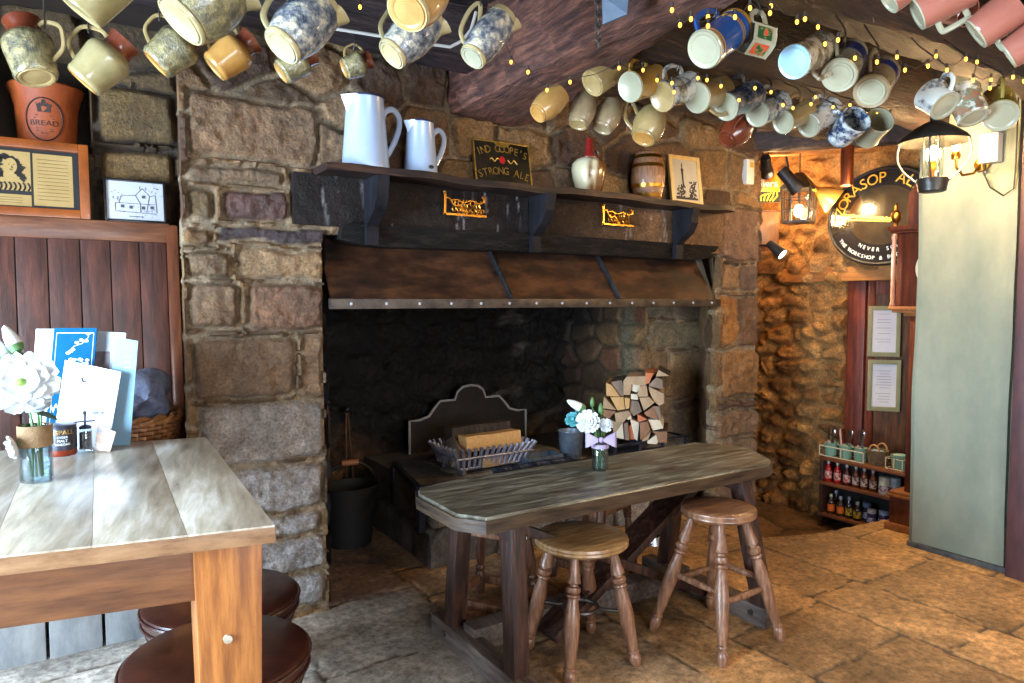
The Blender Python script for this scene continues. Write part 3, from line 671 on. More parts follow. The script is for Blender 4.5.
log((1.985, 3.74, gz+.07), (1,.0,0), (0,0,1), [(.03,-.05),(.045,.03),(-.03,.05),(-.035,-.03)], .40, M_BARK, 'charred log hidden deep at the bottom of the grate', G, False)
log((1.68, 3.375, .252), (.9,.2,0), (0,0,1), [(.05,-.02),(.03,.05),(-.03,.05),(-.05,.0),(-.03,-.05)], .20, M_SPLIT[2], 'stubby grey log lying on the hearth step below the fender corner', 'logs on the hearth', 2)
# stacked logs by the side of the recess: end faces and where they lie
M_ENDS = [mat('log_end_%d' % i, c, .85, c2, 9, bump=.3, bscale=50, dist=.003) for i, (c, c2) in enumerate((((176,136,84),(198,160,108)), ((148,122,94),(172,146,114)), ((108,92,78),(134,116,98)), ((172,96,62),(190,116,78)), ((196,182,156),(214,202,178)), ((120,84,60),(146,108,80))))]
def cz(x, y): return (600+x/6.83, 360+y/6.83)
STACK = [
 ([(42,155),(80,170),(135,248),(45,245)],0,'golden wedge-ended log at the upper left of the log stack'),
 ([(75,150),(150,140),(163,190),(160,250),(138,246),(85,170)],2,'dark shaded log beside the golden wedge in the log stack'),
 ([(160,140),(185,112),(320,108),(318,165),(300,175),(215,165),(205,240),(160,238)],1,'broad tan log across the top of the log stack'),
 ([(215,168),(270,162),(282,190),(250,225),(212,210)],4,'small pale round log end set in the broad tan log'),
 ([(210,232),(255,235),(262,272),(212,268)],4,'tiny pale log end under the small round one in the log stack'),
 ([(275,178),(318,172),(328,248),(265,250),(256,230)],1,'narrow tan log beside the small pale round end'),
 ([(310,85),(365,90),(335,160),(312,160)],3,'reddish wedge log standing at the top of the stack'),
 ([(400,68),(475,108),(380,112)],1,'dark-backed flat log perched topmost on the stack'),
 ([(335,168),(385,118),(425,135),(430,200),(335,180)],2,'grey-brown log under the topmost log of the stack'),
 ([(330,182),(435,232),(438,300),(405,316),(368,286),(335,215)],1,'large buff slab-ended log at the right side of the stack'),
 ([(28,250),(112,340),(20,328)],1,'pale triangular log end at the left edge of the log stack'),
 ([(70,252),(160,252),(172,335),(120,345)],0,'brown-gold log between the two triangular ends on the left'),
 ([(168,255),(205,262),(200,328),(176,335)],0,'slim golden upright log end in the middle of the stack'),
 ([(206,275),(262,285),(285,355),(230,385),(205,360)],2,'dull grey square log in the middle of the log stack'),
 ([(268,255),(335,252),(372,290),(300,345)],1,'tan four-sided log left of the large buff slab'),
 ([(22,335),(110,348),(62,400),(22,380)],5,'dark brown log end low on the left of the stack'),
 ([(100,360),(195,345),(205,375),(160,425),(110,420)],1,'beige log lying under the brown-gold one'),
 ([(172,362),(203,352),(215,400),(190,410)],4,'thin white sliver log under the grey square one'),
 ([(300,365),(365,318),(402,415),(318,385)],5,'red-brown diamond log under the large buff slab'),
 ([(365,318),(405,320),(420,405),(405,412)],2,'dark narrow log beside the red-brown diamond one'),
 ([(255,372),(322,408),(258,428)],3,'orange-brown triangle log in the lower middle of the stack'),
 ([(328,412),(405,410),(432,470),(360,485)],4,'big pale rounded log end low on the right of the stack'),
 ([(62,410),(112,425),(158,430),(95,520),(85,470)],1,'long tan log leaning at the lower left of the stack'),
 ([(112,490),(155,428),(165,540),(115,530)],4,'pale curved log end beside the brick-red one at the bottom'),
 ([(165,430),(190,425),(200,545),(170,543)],2,'thin grey log between the pale curved and brick-red ends'),
 ([(178,470),(215,440),(235,545),(185,545)],3,'brick-red log end at the bottom of the stack'),
 ([(205,405),(268,430),(255,553),(235,540)],4,'pale dagger-shaped log end at the bottom middle'),
 ([(272,425),(325,418),(345,480),(275,545)],5,'mauve-brown log beside the pale dagger-shaped end'),
 ([(282,520),(350,488),(330,545),(290,558)],1,'small buff chip log near the bottom right of the stack'),
 ([(322,555),(385,510),(398,560),(385,575),(325,570)],4,'pale wedge log lying lowest on the right'),
 ([(355,488),(458,488),(458,560),(400,565),(388,508)],5,'brown log lying lowest at the right corner of the stack')]
SY = 3.40
SAX = Vector((.72, .69, 0)).normalized(); SC0 = at(640, 405, 1, 3.36)      # logs lie across the corner of the recess, ends to the room
def onstack(u, v):
    d = ray(u, v); return CAM+d*((SC0-CAM).dot(SAX)/d.dot(SAX))
for poly, mi, lab in STACK:
    pts = [onstack(*cz(x, y)) for x, y in poly]
    c = sum(pts, Vector())/len(pts); yo = rnd.uniform(-.02, .015)
    pl = [((p.z-c.z)*.99, -(p.x-c.x)*.99) for p in pts]
    # local x is world up, local z runs into the recess
    R = basis((0,0,1), SAX); L = min(.34, (3.585-c.y)/SAX.y-yo) if c.x > 3.12 else .32
    t = thing('split_log', lab, 'log', c+SAX*yo, R, 'split logs stacked in the fireplace')
    Ri3 = R.inverted()
    loc = [Ri3 @ (p-c) for p in pts]
    m1 = MB(); n = len(loc); m1.add([(p.x*.985, p.y*.985, 0) for p in loc]+[(p.x, p.y, .006) for p in loc]+[(p.x, p.y, L) for p in loc],
        [tuple(range(n))]+[(k*n+i, k*n+(i+1) % n, (k+1)*n+(i+1) % n, (k+1)*n+i) for k in range(2) for i in range(n)]+[tuple(range(2*n, 3*n))])
    m1.build('wood', M_ENDS[mi], t)
    if mi in (2, 5) or 'topmost' in lab:
        b = MB(); a_, c_ = loc[0], loc[1]
        b.add([a_+Vector((0,0,.004)), c_+Vector((0,0,.004)), c_+Vector((0,0,L)), a_+Vector((0,0,L))]+[q*1.06+Vector((0,0,z)) for q, z in ((a_,.006),(c_,.006),(c_,L),(a_,L))], [(0,1,2,3),(4,7,6,5),(0,4,5,1),(1,5,6,2),(2,6,7,3),(3,7,4,0)])
        b.build('bark', M_BARK, t)
# low iron rack the logs sit on
lr = thing('log_rack', 'low iron rack under the stacked logs on the hearth', 'rack', (3.3, 3.5, .41))
q = MB()
for z in (.03, .10): q.bar((-.33, -.13, z), (.33, -.13, z), .014, .014); q.bar((-.33, .1, z), (.33, .1, z), .014, .014)
for x in (-.32, -.1, .1, .32):
    q.bar((x, -.13, .10), (x, .1, .10), .012, .012); q.bar((x, -.13, 0), (x, -.13, .10), .014, .014); q.bar((x, .1, 0), (x, .1, .10), .014, .014)
q.build('rack_bars', M_BLUEIRON, lr)
# bucket on the hearth
bk = thing('metal_bucket', 'blue-grey galvanised bucket on the hearth behind the flowers', 'bucket', (2.76, 3.55, .41))
q = MB(); q.lathe([(0,0),(.062,0),(.066,.01),(.082,.19),(.086,.195),(.086,.2),(.080,.198),(.064,.012),(0,.012)], 24); q.build('pail', mat('galvanised', (96,112,130), .4, (140,154,170), 12, metal=.6), bk)
q = MB(); q.tube([(.086*math.cos(a), .02+.07*math.sin(a)*.2, .19-.06*math.sin(a)) for a in [PI*k/12 for k in range(13)]], .004, 6); q.build('handle', M_GREYIRON, bk)
tr = thing('ash_tray', 'blue-grey metal ash tray lying on the hearth beside the bucket', 'tray', (2.52, 3.56, .41))
q = MB()
for s in (-1, 1): q.box((.26, .008, .06), (0, s*.07, .04)); 
q.box((.008, .14, .06), (-.13, 0, .04)); q.box((.008, .14, .06), (.13, 0, .04)); q.box((.26, .14, .008), (0, 0, .012)); q.build('pan', mat('galvanised', (96,112,130)), tr)
# fire irons and coal hod at the left of the recess
for k, (x, y, lab) in enumerate(((1.42, 4.30, 'rusty iron poker standing against the sooty back wall, nearer the pier'), (1.56, 4.32, 'thin iron tongs standing beside the poker at the back wall'))):
    t = thing('poker' if k == 0 else 'fire_tongs', lab, 'fire iron', (x, y, 0), None, 'fire irons standing in the fireplace')
    q = MB()
    if k == 0: q.tube([(0,0,0),(0,.02,.3),(.01,.06,.78)], .011, 8)
    else:
        for s in (-1, 1): q.tube([(s*.02,0,0),(s*.022,.02,.35),(s*.006,.05,.72)], .007, 8)
    q.build('shaft', mat('rusty_iron', (96,62,40), .6, (60,40,30), 20, metal=.4), t)
    q = MB(); q.ball((.01 if k == 0 else 0, .06 if k == 0 else .05, .80 if k == 0 else .74), .024, 12, 8); q.build('knob', M_BLACKIRON, t)
hod = thing('coal_hod', 'black coal hod standing in the dark corner of the fireplace', 'hod', (1.42, 3.95, 0))
q = MB(); q.lathe([(0,.01),(.12,.01),(.125,.0),(.15,.2),(.17,.36),(.165,.36),(.145,.2),(.12,.02),(0,.02)], 24, sx=1.0, sy=.85); q.build('bin', mat('sooty_black', (10,10,10), .7), hod)
q = MB(); q.tube([(.165*math.cos(a), 0, .35+.14*math.sin(a)) for a in [PI*k/14 for k in range(15)]], .008, 6); q.build('handle', M_BLACKIRON, hod)
q = MB(); q.cyl((-.05, 0, .49), (.05, 0, .49), .018); q.build('grip', mat('grip_wood', (140,90,56), .5), hod)

def smooth(pts, n=5):
    sm = []
    for i in range(len(pts)-1):
        p0 = Vector(pts[max(i-1,0)]); p1 = Vector(pts[i]); p2 = Vector(pts[i+1]); p3 = Vector(pts[min(i+2,len(pts)-1)])
        for k in range(n):
            s = k/n; sm.append(.5*((2*p1)+(p2-p0)*s+(2*p0-5*p1+4*p2-p3)*s*s+(3*p1-p0-3*p2+p3)*s**3))
    return sm+[Vector(pts[-1])]
# ================================================================== MANTEL SHELF OBJECTS
SZ = 2.036
M_ENAMEL = mat('white_enamel', (146,164,190), .28, (158,174,198), 5, coat=.3)
def enamel_jug(P, r0, r1, h, label):
    t = thing('enamel_jug', label, 'jug', P, .08, 'white enamel jugs on the mantel shelf')
    q = MB(); q.lathe([(0,.004),(r0*.96,.004),(r0,0),(r0*1.01,.012),(r0*.985,.03),(r1,h*.97),(r1*1.03,h*.985),(r1*1.03,h),(r1*.96,h),(r1*.95,h*.9),(r0*.95,.02),(0,.02)], 40); q.build('body', M_ENAMEL, t)
    q = MB(); w = r1*.75
    pts = [(-r1*.85,-w,h), (-r1*1.42,0,h*1.0), (-r1*.85,w,h), (-r1*.98,0,h*.72)]
    q.add([pts[0], pts[1], pts[3], pts[2]]+[(x+.006, y, z) for x, y, z in (pts[0], pts[1], pts[3], pts[2])], [(0,1,2),(1,3,2),(4,6,5),(5,6,7),(0,4,5,1),(1,5,7,3)]); q.build('spout', M_ENAMEL, t)
    q = MB(); q.tube(smooth([(r1*.98,0,h*.72),(r1*1.2,0,h*.86),(r1*1.65,0,h*.92),(r1*2.05,0,h*.84),(r1*2.1,0,h*.68),(r1*1.8,0,h*.46),(r0*1.02,0,h*.24)]), .0085, 8, flat=1.6); q.build('handle', M_ENAMEL, t)
    q = MB(); q.tube([(r1*1.03*math.cos(a), r1*1.03*math.sin(a), h) for a in [2*PI*k/40 for k in range(40)]], .004, 6, True); q.build('rim', mat('navy_rim', (40,46,80), .3), t)
enamel_jug((at(366,150,1,3.04).x, 3.045, SZ), .106, .082, .315, 'tall white enamel jug on the mantel shelf')
enamel_jug((at(421,150,1,3.04).x, 3.045, SZ), .080, .062, .245, 'shorter white enamel jug with a chipped base, beside the tall one')
q = MB(); q.ball((at(421,150,1,3.04).x+.015, 2.962, SZ+.03), .011, 10, 6, (1.2,.25,.8)); 
ch_ = q.build('chip', M_BLACK); j2 = [o for o in bpy.data.objects if o.name.startswith('enamel_jug')][-1]; adopt(ch_, j2)
# gilt ale sign
def board(name, label, cat, P, w, h, th, lean, yaw, m, frame=None, fm=None, group=None):
    """flat board standing on its lower edge; local x across, y up the face, z out"""
    n = Vector((math.sin(yaw)*math.cos(lean), -math.cos(yaw)*math.cos(lean), math.sin(lean)))
    F = face_frame(P, n); t = thing(name, label, cat, P, F.to_3x3(), group)
    q = MB(); q.box((w, h, th), (0, h/2, -th/2), None, .002); q.build('panel', m, t)
    if frame:
        q = MB()
        for s in (-1, 1): q.box((frame, h, th*1.8), (s*(w/2-frame/2), h/2, -th*.4), None, .002)
        for z in (frame/2, h-frame/2): q.box((w-2*frame, frame, th*1.8), (0, z, -th*.4), None, .002)
        q.build('frame', fm, t)
    return t
M_GOLD = mat('gilt', (206,168,84), .35, (150,112,44), 30, metal=.7)
sg = board('ale_sign', 'small black sign with gilt lettering and red emblem on the mantel shelf', 'sign', ((at(476,150,1,3.09).x+at(531,150,1,3.09).x)/2, 3.085, SZ), .335, .235, .01, .16, -.05, mat('sign_black', (22,20,16), .25, (44,38,26), 8, coat=.4), .007, M_GOLD)
q = MB(); arc_txt(q, "IND COOPE'S", .056, 0, -.205, .40, math.radians(110), math.radians(70), .002, sx=.85); arc_txt(q, 'STRONG ALE', .056, 0, -.322, .40, math.radians(110), math.radians(70), .002, sx=.85)
q.build('lettering', M_GOLD, sg)
q = MB(); q.tube([(-.075+.05*k/8, .136+.010*math.sin(k*1.1), .002) for k in range(9)], .003, 5); q.tube([(.03+.055*k/8, .132+.010*math.sin(k*1.1+2), .002) for k in range(9)], .003, 5)
q.prism([(-.05,.235),(.06,.235),(.035,.212),(0,.206),(-.03,.212)], 0, .0015); q.build('scrollwork', M_GOLD, sg)
q = MB(); q.lathe([(0,.002),(.019,.0015),(.02,0)], 16, Matrix.Translation((-.002,.138,0)), .85, 1.0); q.build('emblem', mat('emblem_red', (170,26,26), .4), sg)
# flagon, little barrel, framed print
fl = thing('stoneware_flagon', 'cream and brown stoneware flagon with a red neck on the mantel shelf', 'flagon', (at(589,160,1,3.05).x, 3.05, SZ))
q = MB(); q.lathe([(0,0),(.075,0),(.08,.006),(.105,.09),(.112,.13),(.108,.165),(.085,.19),(.05,.202),(.03,.206)], 32); q.build('body', mat('flagon_glaze', (206,196,160), .25, (104,72,40), 2.2, (1,1,.2), coat=.6, mixlo=.52, mixhi=.58), fl)
q = MB(); q.lathe([(.034,.204),(.028,.215),(.022,.30),(.02,.31),(0,.31)], 20); q.lathe([(.05,.196),(.052,.205),(.034,.212)], 20); q.build('neck', mat('red_wax', (150,36,30), .35, (110,24,22), 20), fl)
q = MB(); q.tube([(.03*1,0,.26),(.065,0,.25),(.075,0,.22),(.06,0,.19)], .008, 6); q.build('handle', mat('flagon_brown', (104,72,40), .3), fl)
fl.scale = (.87, .87, .97)
br = thing('wooden_barrel', 'little oak barrel with brass hoops standing on the mantel shelf', 'barrel', (at(648,160,1,3.05).x, 3.05, SZ))
bp = lambda z: .092+.032*math.sin(PI*z/.28)
q = MB(); q.lathe([(0,.015),(.085,.015),(.088,0)]+[(bp(z), z) for z in [.28*k/16 for k in range(17)]]+[(.085,.28),(.083,.265),(0,.265)], 28); q.build('staves', mat('barrel_oak', (96,62,40), .45, (150,108,76), 9, (14,14,1), bump=.4, c3=(124,86,58), coat=.2), br)
for z in (.022, .078, .2, .255):
    q = MB(); q.lathe([(bp(z-.01)+.003, z-.01), (bp(z+.01)+.003, z+.01), (bp(z+.01)-.002, z+.012), (bp(z-.01)-.002, z-.012), (bp(z-.01)+.003, z-.01)], 28); q.build('hoop', M_BRASS, br)
br.scale = (.80, .80, .96)
pr = board('framed_print', 'pale-framed black and white print leaning at the end of the mantel shelf', 'picture', (at(688,160,1,3.08).x, 3.075, SZ), .255, .31, .012, .15, -.06, mat('print_paper', (176,172,160), .7, (196,190,176), 4), .026, mat('pale_gilt', (200,168,104), .4, (222,196,138), 14))
q = MB()
q.prism([(-.028,.12),(-.018,.12),(-.016,.2),(-.012,.225),(-.02,.232),(-.018,.25),(-.023,.268),(-.028,.25),(-.026,.232),(-.034,.225),(-.031,.2)], 0, .001)
for k in range(110):
    tc_ = rnd.choice((-.055, -.03, .045, .065)); sp_ = rnd.random(); x = tc_+rnd.gauss(0, .012)*(1.2-sp_*.5); y = .045+.11*sp_*(1 if tc_ > 0 else .8)
    if abs(x) < .09: q.prism([(x+.007*math.cos(a+k)*rnd.uniform(.5,1.3), y+.007*math.sin(a+k)*rnd.uniform(.5,1.3)) for a in (0,1.05,2.1,3.14,4.2,5.2)], 0, .0008+.0001*(k % 5))
q.prism([(-.09,.034),(.09,.034),(.09,.046),(.03,.052),(-.02,.046),(-.09,.054)], 0, .0007)
q.build('print_image', mat('print_ink', (48,46,44), .7), pr)
# ================================================================== FURNITURE
M_LEGWOOD = mat('stool_leg', (104,68,48), .38, (160,120,94), 7, (9,9,1), bump=.25, c3=(130,92,68), coat=.25)
M_LEGDARK = mat('stool_leg_dark', (70,42,30), .38, (120,80,58), 7, (9,9,1), bump=.25, c3=(92,60,42), coat=.25)
M_SEATW = mat('stool_seat', (122,88,54), .4, (176,142,96), 6, (1.5,10,1), bump=.25, c3=(150,114,72), coat=.3)
M_SEATD = mat('stool_seat_dark', (96,64,44), .36, (150,110,80), 6, (1.5,10,1), bump=.25, c3=(120,84,60), coat=.35)
TURN = [(0,.015),(.04,.017),(.13,.021),(.2,.027),(.215,.029),(.225,.017),(.24,.018),(.25,.028),(.275,.030),(.29,.026),(.297,.018),(.305,.026),(.32,.028),(.335,.02),(.36,.022),(.46,.029),(.56,.031),(.7,.027),(.84,.020),(.85,.018),(.858,.024),(.872,.024),(.88,.018),(.90,.024),(.94,.025),(.97,.02),(1,.016)]
def turned(p0, p1, prof, m, parent, k=1.0, name='leg'):
    p0, p1 = Vector(p0), Vector(p1); L = (p1-p0).length
    M = Matrix.Translation(p0) @ basis((1,0,0.01), p1-p0).to_4x4()
    q = MB(); q.lathe([(0,0)]+[(r*k, t*L) for t, r in prof]+[(0, L)], 16, M); return q.build(name, m, parent)
def round_stool(P, h, rs, rf, a0, label, ms, ml, stretch, k=1.0):
    t = thing('round_stool', label, 'stool', P, None, 'turned wooden stools at the trestle table')
    q = MB(); th = .042
    q.lathe([(0,h-th),(rs*.86,h-th),(rs*.95,h-th+.006),(rs,h-th+.016),(rs*.985,h-.018),(rs*1.0,h-.012),(rs*.985,h-.003),(rs*.95,h),(rs*.5,h-.003),(0,h-.005)], 44); q.build('seat', ms, t)
    ends = []
    for i in range(4):
        a = a0+i*PI/2; c, s = math.cos(a), math.sin(a)
        p0 = (rs*.66*c, rs*.66*s, h-th+.004); p1 = (rf*c, rf*s, 0)
        turned(p0, p1, TURN, ml, t, k); ends.append((Vector(p0), Vector(p1)))
    if stretch == 'ring':
        q = MB(); z = h*.42; q.tube([(.068*math.cos(2*PI*i/24), .068*math.sin(2*PI*i/24), z) for i in range(24)], .009, 8, True); rg = q.build('stretcher_ring', M_GREYIRON, t)
        for p0, p1 in ends:
            e = p0.lerp(p1, 1-z/(h-th)); d = Vector((e.x, e.y, 0)).normalized(); q = MB(); q.cyl(d*.066+Vector((0,0,z)), e, .008, .008, 8); q.build('stretcher', M_GREYIRON, t)
    else:
        for i in range(4):
            z = h*(.46 if i % 2 else .40)
            if i >= 2 and stretch == 'h': continue
            a, b = ends[i], ends[(i+1) % 4]; f = 1-z/(h-th)
            q = MB(); x0, x1 = a[0].lerp(a[1], f), b[0].lerp(b[1], f); q.tube([x0.lerp(x1, s/8) for s in range(9)], [.009+.006*math.sin(PI*s/8) for s in range(9)], 10); q.build('stretcher', ml, t)
    return t
round_stool((1.735, 2.16, 0), .51, .188, .225, math.radians(40), 'round wooden stool with an iron ring stretcher, in front of the trestle table', M_SEATW, M_LEGWOOD, 'ring')
round_stool((2.345, 1.99, 0), .57, .158, .27, math.radians(46), 'tall narrow wooden stool with wooden stretchers by the far end of the trestle table', M_SEATD, M_LEGWOOD, 'box', .95)
JP = [(0,.024),(.2,.024),(.21,.018),(.235,.024),(.25,.018),(.275,.022),(.29,.016),(.34,.018),(.5,.024),(.6,.022),(.66,.015),(.68,.022),(.71,.022),(.73,.016),(.76,.025),(1,.025)]
def joint_stool(P, yaw, h, w, label, seatm):
    t = thing('joint_stool', label, 'stool', P, yaw, 'low leather topped stools behind the trestle table')
    q = MB(); q.box((w+.04, w+.04, .05), (0,0,h-.02), None, .018); q.build('seat_pad', seatm, t)
    q = MB()
    for s in (-1, 1): q.box((w-.02, .022, .06), (0, s*(w/2-.01), h-.075), None, .003); q.box((.022, w-.02, .06), (s*(w/2-.01), 0, h-.075), None, .003)
    q.build('seat_rail', M_LEGWOOD, t)
    for sx in (-1, 1):
        for sy in (-1, 1): turned((sx*(w/2-.02), sy*(w/2-.02), h-.045), (sx*(w/2+.015), sy*(w/2+.015), 0), JP, M_LEGDARK, t)
    for s in (-1, 1):
        q = MB(); q.box((w, .026, .04), (0, s*(w/2+.01), .085), None, .004); q.build('stretcher', M_LEGWOOD, t)
        q = MB(); q.box((.026, w, .04), (s*(w/2+.01), 0, .085), None, .004); q.build('stretcher', M_LEGWOOD, t)
M_OXLEATHER = mat('oxblood_leather', (96,44,36), .4, (126,66,52), 14, bump=.2, bscale=80, dist=.003, coat=.1)
joint_stool((1.66, 2.72, 0), .55, .50, .27, 'low stool with reddish leather seat at the hearth end of the trestle table', M_OXLEATHER)
joint_stool((2.33, 2.80, 0), .3, .47, .28, 'low stool with dark leather seat, its turned leg showing between the table braces', M_OXLEATHER)

# ---- trestle table
TT = .70
tt = thing('trestle_table', 'long dark oak trestle table with clipped corners, in front of the fireplace', 'table', (2.05, 2.28, 0))
poly = [(1.145,2.13),(1.215,2.03),(2.72,2.015),(2.80,2.06),(2.93,2.28),(2.90,2.42),(2.80,2.55),(1.36,2.56),(1.18,2.52),(1.145,2.44)]
bmq = bmesh.new(); vs = [bmq.verts.new((x, y, TT)) for x, y in poly]; f = bmq.faces.new(vs)
r_ = bmesh.ops.extrude_face_region(bmq, geom=[f]); bmesh.ops.translate(bmq, vec=(0,0,-.062), verts=[v for v in r_['geom'] if isinstance(v, bmesh.types.BMVert)])
bmesh.ops.bevel(bmq, geom=[e for e in bmq.edges if abs(e.verts[0].co.z-e.verts[1].co.z) < .001], offset=.012, segments=3, affect='EDGES')
bmq.verts.index_update(); q = MB(); q.add([v.co.copy() for v in bmq.verts], [tuple(v.index for v in f.verts) for f in bmq.faces]); bmq.free()
M_TTOP = mat('trestle_top', (60,50,40), .34, (166,168,152), 4.2, (1.0,8,4), bump=.4, bscale=9, c3=(106,103,90), dist=.004, noise_rough=.12, mixlo=.34, mixhi=.68, detail=10, dx=.8, coat=.12)
adopt(q.build('tabletop', M_TTOP, ang=30), tt)
_c = Vector((2.05, 2.28)); q = MB()
q.prism([tuple(Vector(p)+(Vector(p)-_c).normalized()*.0018) for p in poly], TT-.058, TT-.011); adopt(q.build('table_edge', mat('trestle_edge', (38,29,22), .45, (86,68,50), 5, (1,1,8), bump=.4)), tt)
M_TLEG = mat('trestle_leg', (34,20,16), .48, (80,50,38), 5, (8,8,1), bump=.4, c3=(52,31,24))
for X in (1.36, 2.60):
    for a, b in (((X, 2.09, .645), (X, 2.06 if X < 2 else 1.94, .0)), ((X, 2.47, .645), (X, 2.54, .0))):
        q = MB(); q.bar((b[0], b[1], .06), a, .075, .068, (1,0,0), .006); adopt(q.build('leg', M_TLEG), tt)
    q = MB(); q.span((X-.04, 1.90, .0), (X+.04, 2.68, .095), .01); adopt(q.build('sled_foot', mat('worn_foot', (62,50,44), .6, (108,94,84), 6, (8,1,8), bump=.5)), tt)
    for y in (1.98, 2.55):
        q = MB(); q.cyl((X-.046, y, .055), (X+.046, y, .055), .014, None, 8); adopt(q.build('peg', M_GREYIRON), tt)
    q = MB(); q.span((X-.035, 2.06, .585), (X+.035, 2.5, .64), .006); adopt(q.build('bearer', M_TLEG), tt)
for p0, p1, w, y in (((2.56,2.30,.62), (1.66,2.30,.06), .14, 0), ((1.45,2.245,.58), (2.55,2.245,.06), .085, 0)):
    q = MB(); q.bar(p0, p1, .036, w, (0,1,0), .005)
    adopt(q.build('diagonal_brace', M_TLEG), tt)
q = MB(); q.span((1.36, 2.37, .03), (2.60, 2.47, .13), .014); adopt(q.build('floor_stretcher', mat('worn_foot', (62,50,44))), tt)
# dog bowl on the floor near the pier
bw = thing('metal_bowl', 'small metal dog bowl on the floor by the fireplace pier', 'bowl', (2.95, 3.02, 0))
q = MB(); q.lathe([(0,.004),(.11,.004),(.12,0),(.10,.055),(.105,.06),(.11,.056),(.097,.05),(.085,.014),(0,.012)], 28); q.build('dish', mat('steel', (150,154,160), .25, metal=1), bw)

# ---- pine table at the left
PT = .92
cn, cf = at(275, 525, 2, PT), at(206, 437, 2, PT)
YAW = -.197
LX = 1.5; _d = Matrix.Rotation(-YAW, 3, 'Z') @ (cf-cn); LY = _d.y; SKEW = _d.x/_d.y
def skew(q): q.v = [(x+SKEW*y, y, z) for x, y, z in q.v]; return q
pt = thing('pine_table', 'big pale scrubbed pine table with a thick square leg, at the left of the room', 'table', (cn.x, cn.y, 0), YAW)
M_PTOP = mat('scrubbed_pine', (142,130,112), .32, (222,216,204), 3, (9,1.2,6), bump=.2, bscale=6, c3=(186,174,152), coat=.15, dist=.003, noise_rough=.1, mixlo=.3, mixhi=.7, detail=8, dx=.3)
q = MB(); npk = 8
for k in range(npk):
    x0 = -LX+LX*k/npk; q.span((x0+.0003, 0, PT-.042), (x0+LX/npk-.0003, LY, PT), .0008)
skew(q).build('tabletop', M_PTOP, pt)
q = MB(); q.span((-LX-.0015, -.0015, PT-.0425), (.0015, LY+.0015, PT-.0045), .003); skew(q).build('table_edge', mat('pine_edge', (120,82,50), .5, (166,128,90), 4, (2,2,8), bump=.2), pt)
M_PAPRON = mat('pine_apron', (86,50,26), .5, (126,80,44), 5, (1,6,8), bump=.25)
q = MB(); q.span((-LX+.14, .05, PT-.175), (-.16, .08, PT-.042), .003); skew(q).build('apron', M_PAPRON, pt)
q = MB(); q.span((-.09, .14, PT-.175), (-.06, LY-.14, PT-.042), .003); skew(q).build('apron', M_PAPRON, pt)
q = MB(); q.span((-LX+.14, LY-.09, PT-.175), (-.14, LY-.06, PT-.042), .003); skew(q).build('apron', M_PAPRON, pt)
M_PLEG = mat('orange_pine', (122,68,24), .42, (170,106,46), 5, (9,9,1), bump=.2, c3=(146,86,34), coat=.15)
for x, y in ((-.098,.095), (-.105, LY-.12), (-LX+.12,.095), (-LX+.12, LY-.12)):
    q = MB(); q.box((.15, .13, PT-.042), (x, y, (PT-.042)/2), None, .005, taper=(.80, .80)); skew(q).build('leg', M_PLEG, pt)
q = MB(); q.cyl((-.105, .026, PT-.27), (-.105, .045, PT-.27), .010); skew(q).build('peg', M_PTOP, pt)

# ---- drum stools of dark leather
M_BRLEATHER = mat('brown_leather', (44,20,14), .33, (72,36,26), 10, bump=.25, bscale=70, dist=.003, coat=.25)
def drum(P, r, h, label):
    t = thing('leather_stool', label, 'stool', P, None, 'round brown leather stools at the pine table')
    q = MB(); q.lathe([(0,h-.10),(r*.93,h-.10),(r*.985,h-.05),(r*1.0,h-.022),(r*.985,h-.008),(r*.94,h),(r*.55,h+.010),(0,h+.014)], 48); q.build('seat_pad', M_BRLEATHER, t)
    for z, k in ((h-.020, 1.005), (h-.055, .99)):
        q = MB(); q.tube([(r*k*math.cos(2*PI*i/48), r*k*math.sin(2*PI*i/48), z) for i in range(48)], .006, 6, True); q.build('piping', M_BRLEATHER, t)
    q = MB(); q.lathe([(0,h-.19),(r*.82,h-.19),(r*.95,h-.09),(0,h-.09)], 48); q.build('side_band', M_BRLEATHER, t)
    for i in range(4):
        a = PI/4+i*PI/2; q = MB(); q.bar((r*.72*math.cos(a), r*.72*math.sin(a), 0), (r*.62*math.cos(a), r*.62*math.sin(a), h-.185), .045, .045, (0,0,1), .004); q.build('leg', M_LEGDARK, t)
drum((.352, 2.075, 0), .25, .455, 'dark brown leather stool nearest the pine table leg')
_rp = at(222, 594, 2, .40); drum((_rp.x, _rp.y, 0), .262, .40, 'dark brown leather stool farther under the pine table, by the stone pier')

# ---- settle
st = thing('settle', 'high-backed plank settle against the stone recess, with a pale painted base', 'settle', (-.5, 3.6, 0))
M_SETTLE = mat('settle_plank', (46,21,15), .48, (88,46,33), 3.2, (7,1,1.1), bump=.25, bscale=6, c3=(66,34,24), coat=.05, dx=.6, detail=7)
M_SRAIL = mat('settle_rail', (76,42,26), .42, (124,78,50), 4, (1,7,7), bump=.25, c3=(100,58,36), coat=.1)
SXR = .475
p_lo, p_hi = Vector((0, 3.69, .45)), Vector((0, 3.795, 1.735))
q = MB(); x = SXR-.02; rg = random.Random(5)
while x > -1.7:
    w = rg.uniform(.105, .125)
    for dx_ in (0,): q.bar((x-w/2, p_lo.y, p_lo.z), (x-w/2, p_hi.y, p_hi.z), w-.005, .022, (0,1,0), .002) if False else None
    a, b = Vector((x-w/2, p_lo.y, p_lo.z)), Vector((x-w/2, p_hi.y, p_hi.z))
    M = Matrix.Translation((a+b)/2) @ basis((1,0,0), b-a).to_4x4()
    q.box((w-.005, .022, (b-a).length), (0,0,0), M, .002); x -= w
adopt(q.build('back_planks', M_SETTLE), st)
q = MB(); q.span((-1.7, p_hi.y+.012, .45), (SXR, p_hi.y+.022, 1.74)); adopt(q.build('back_board', M_BLACK), st)
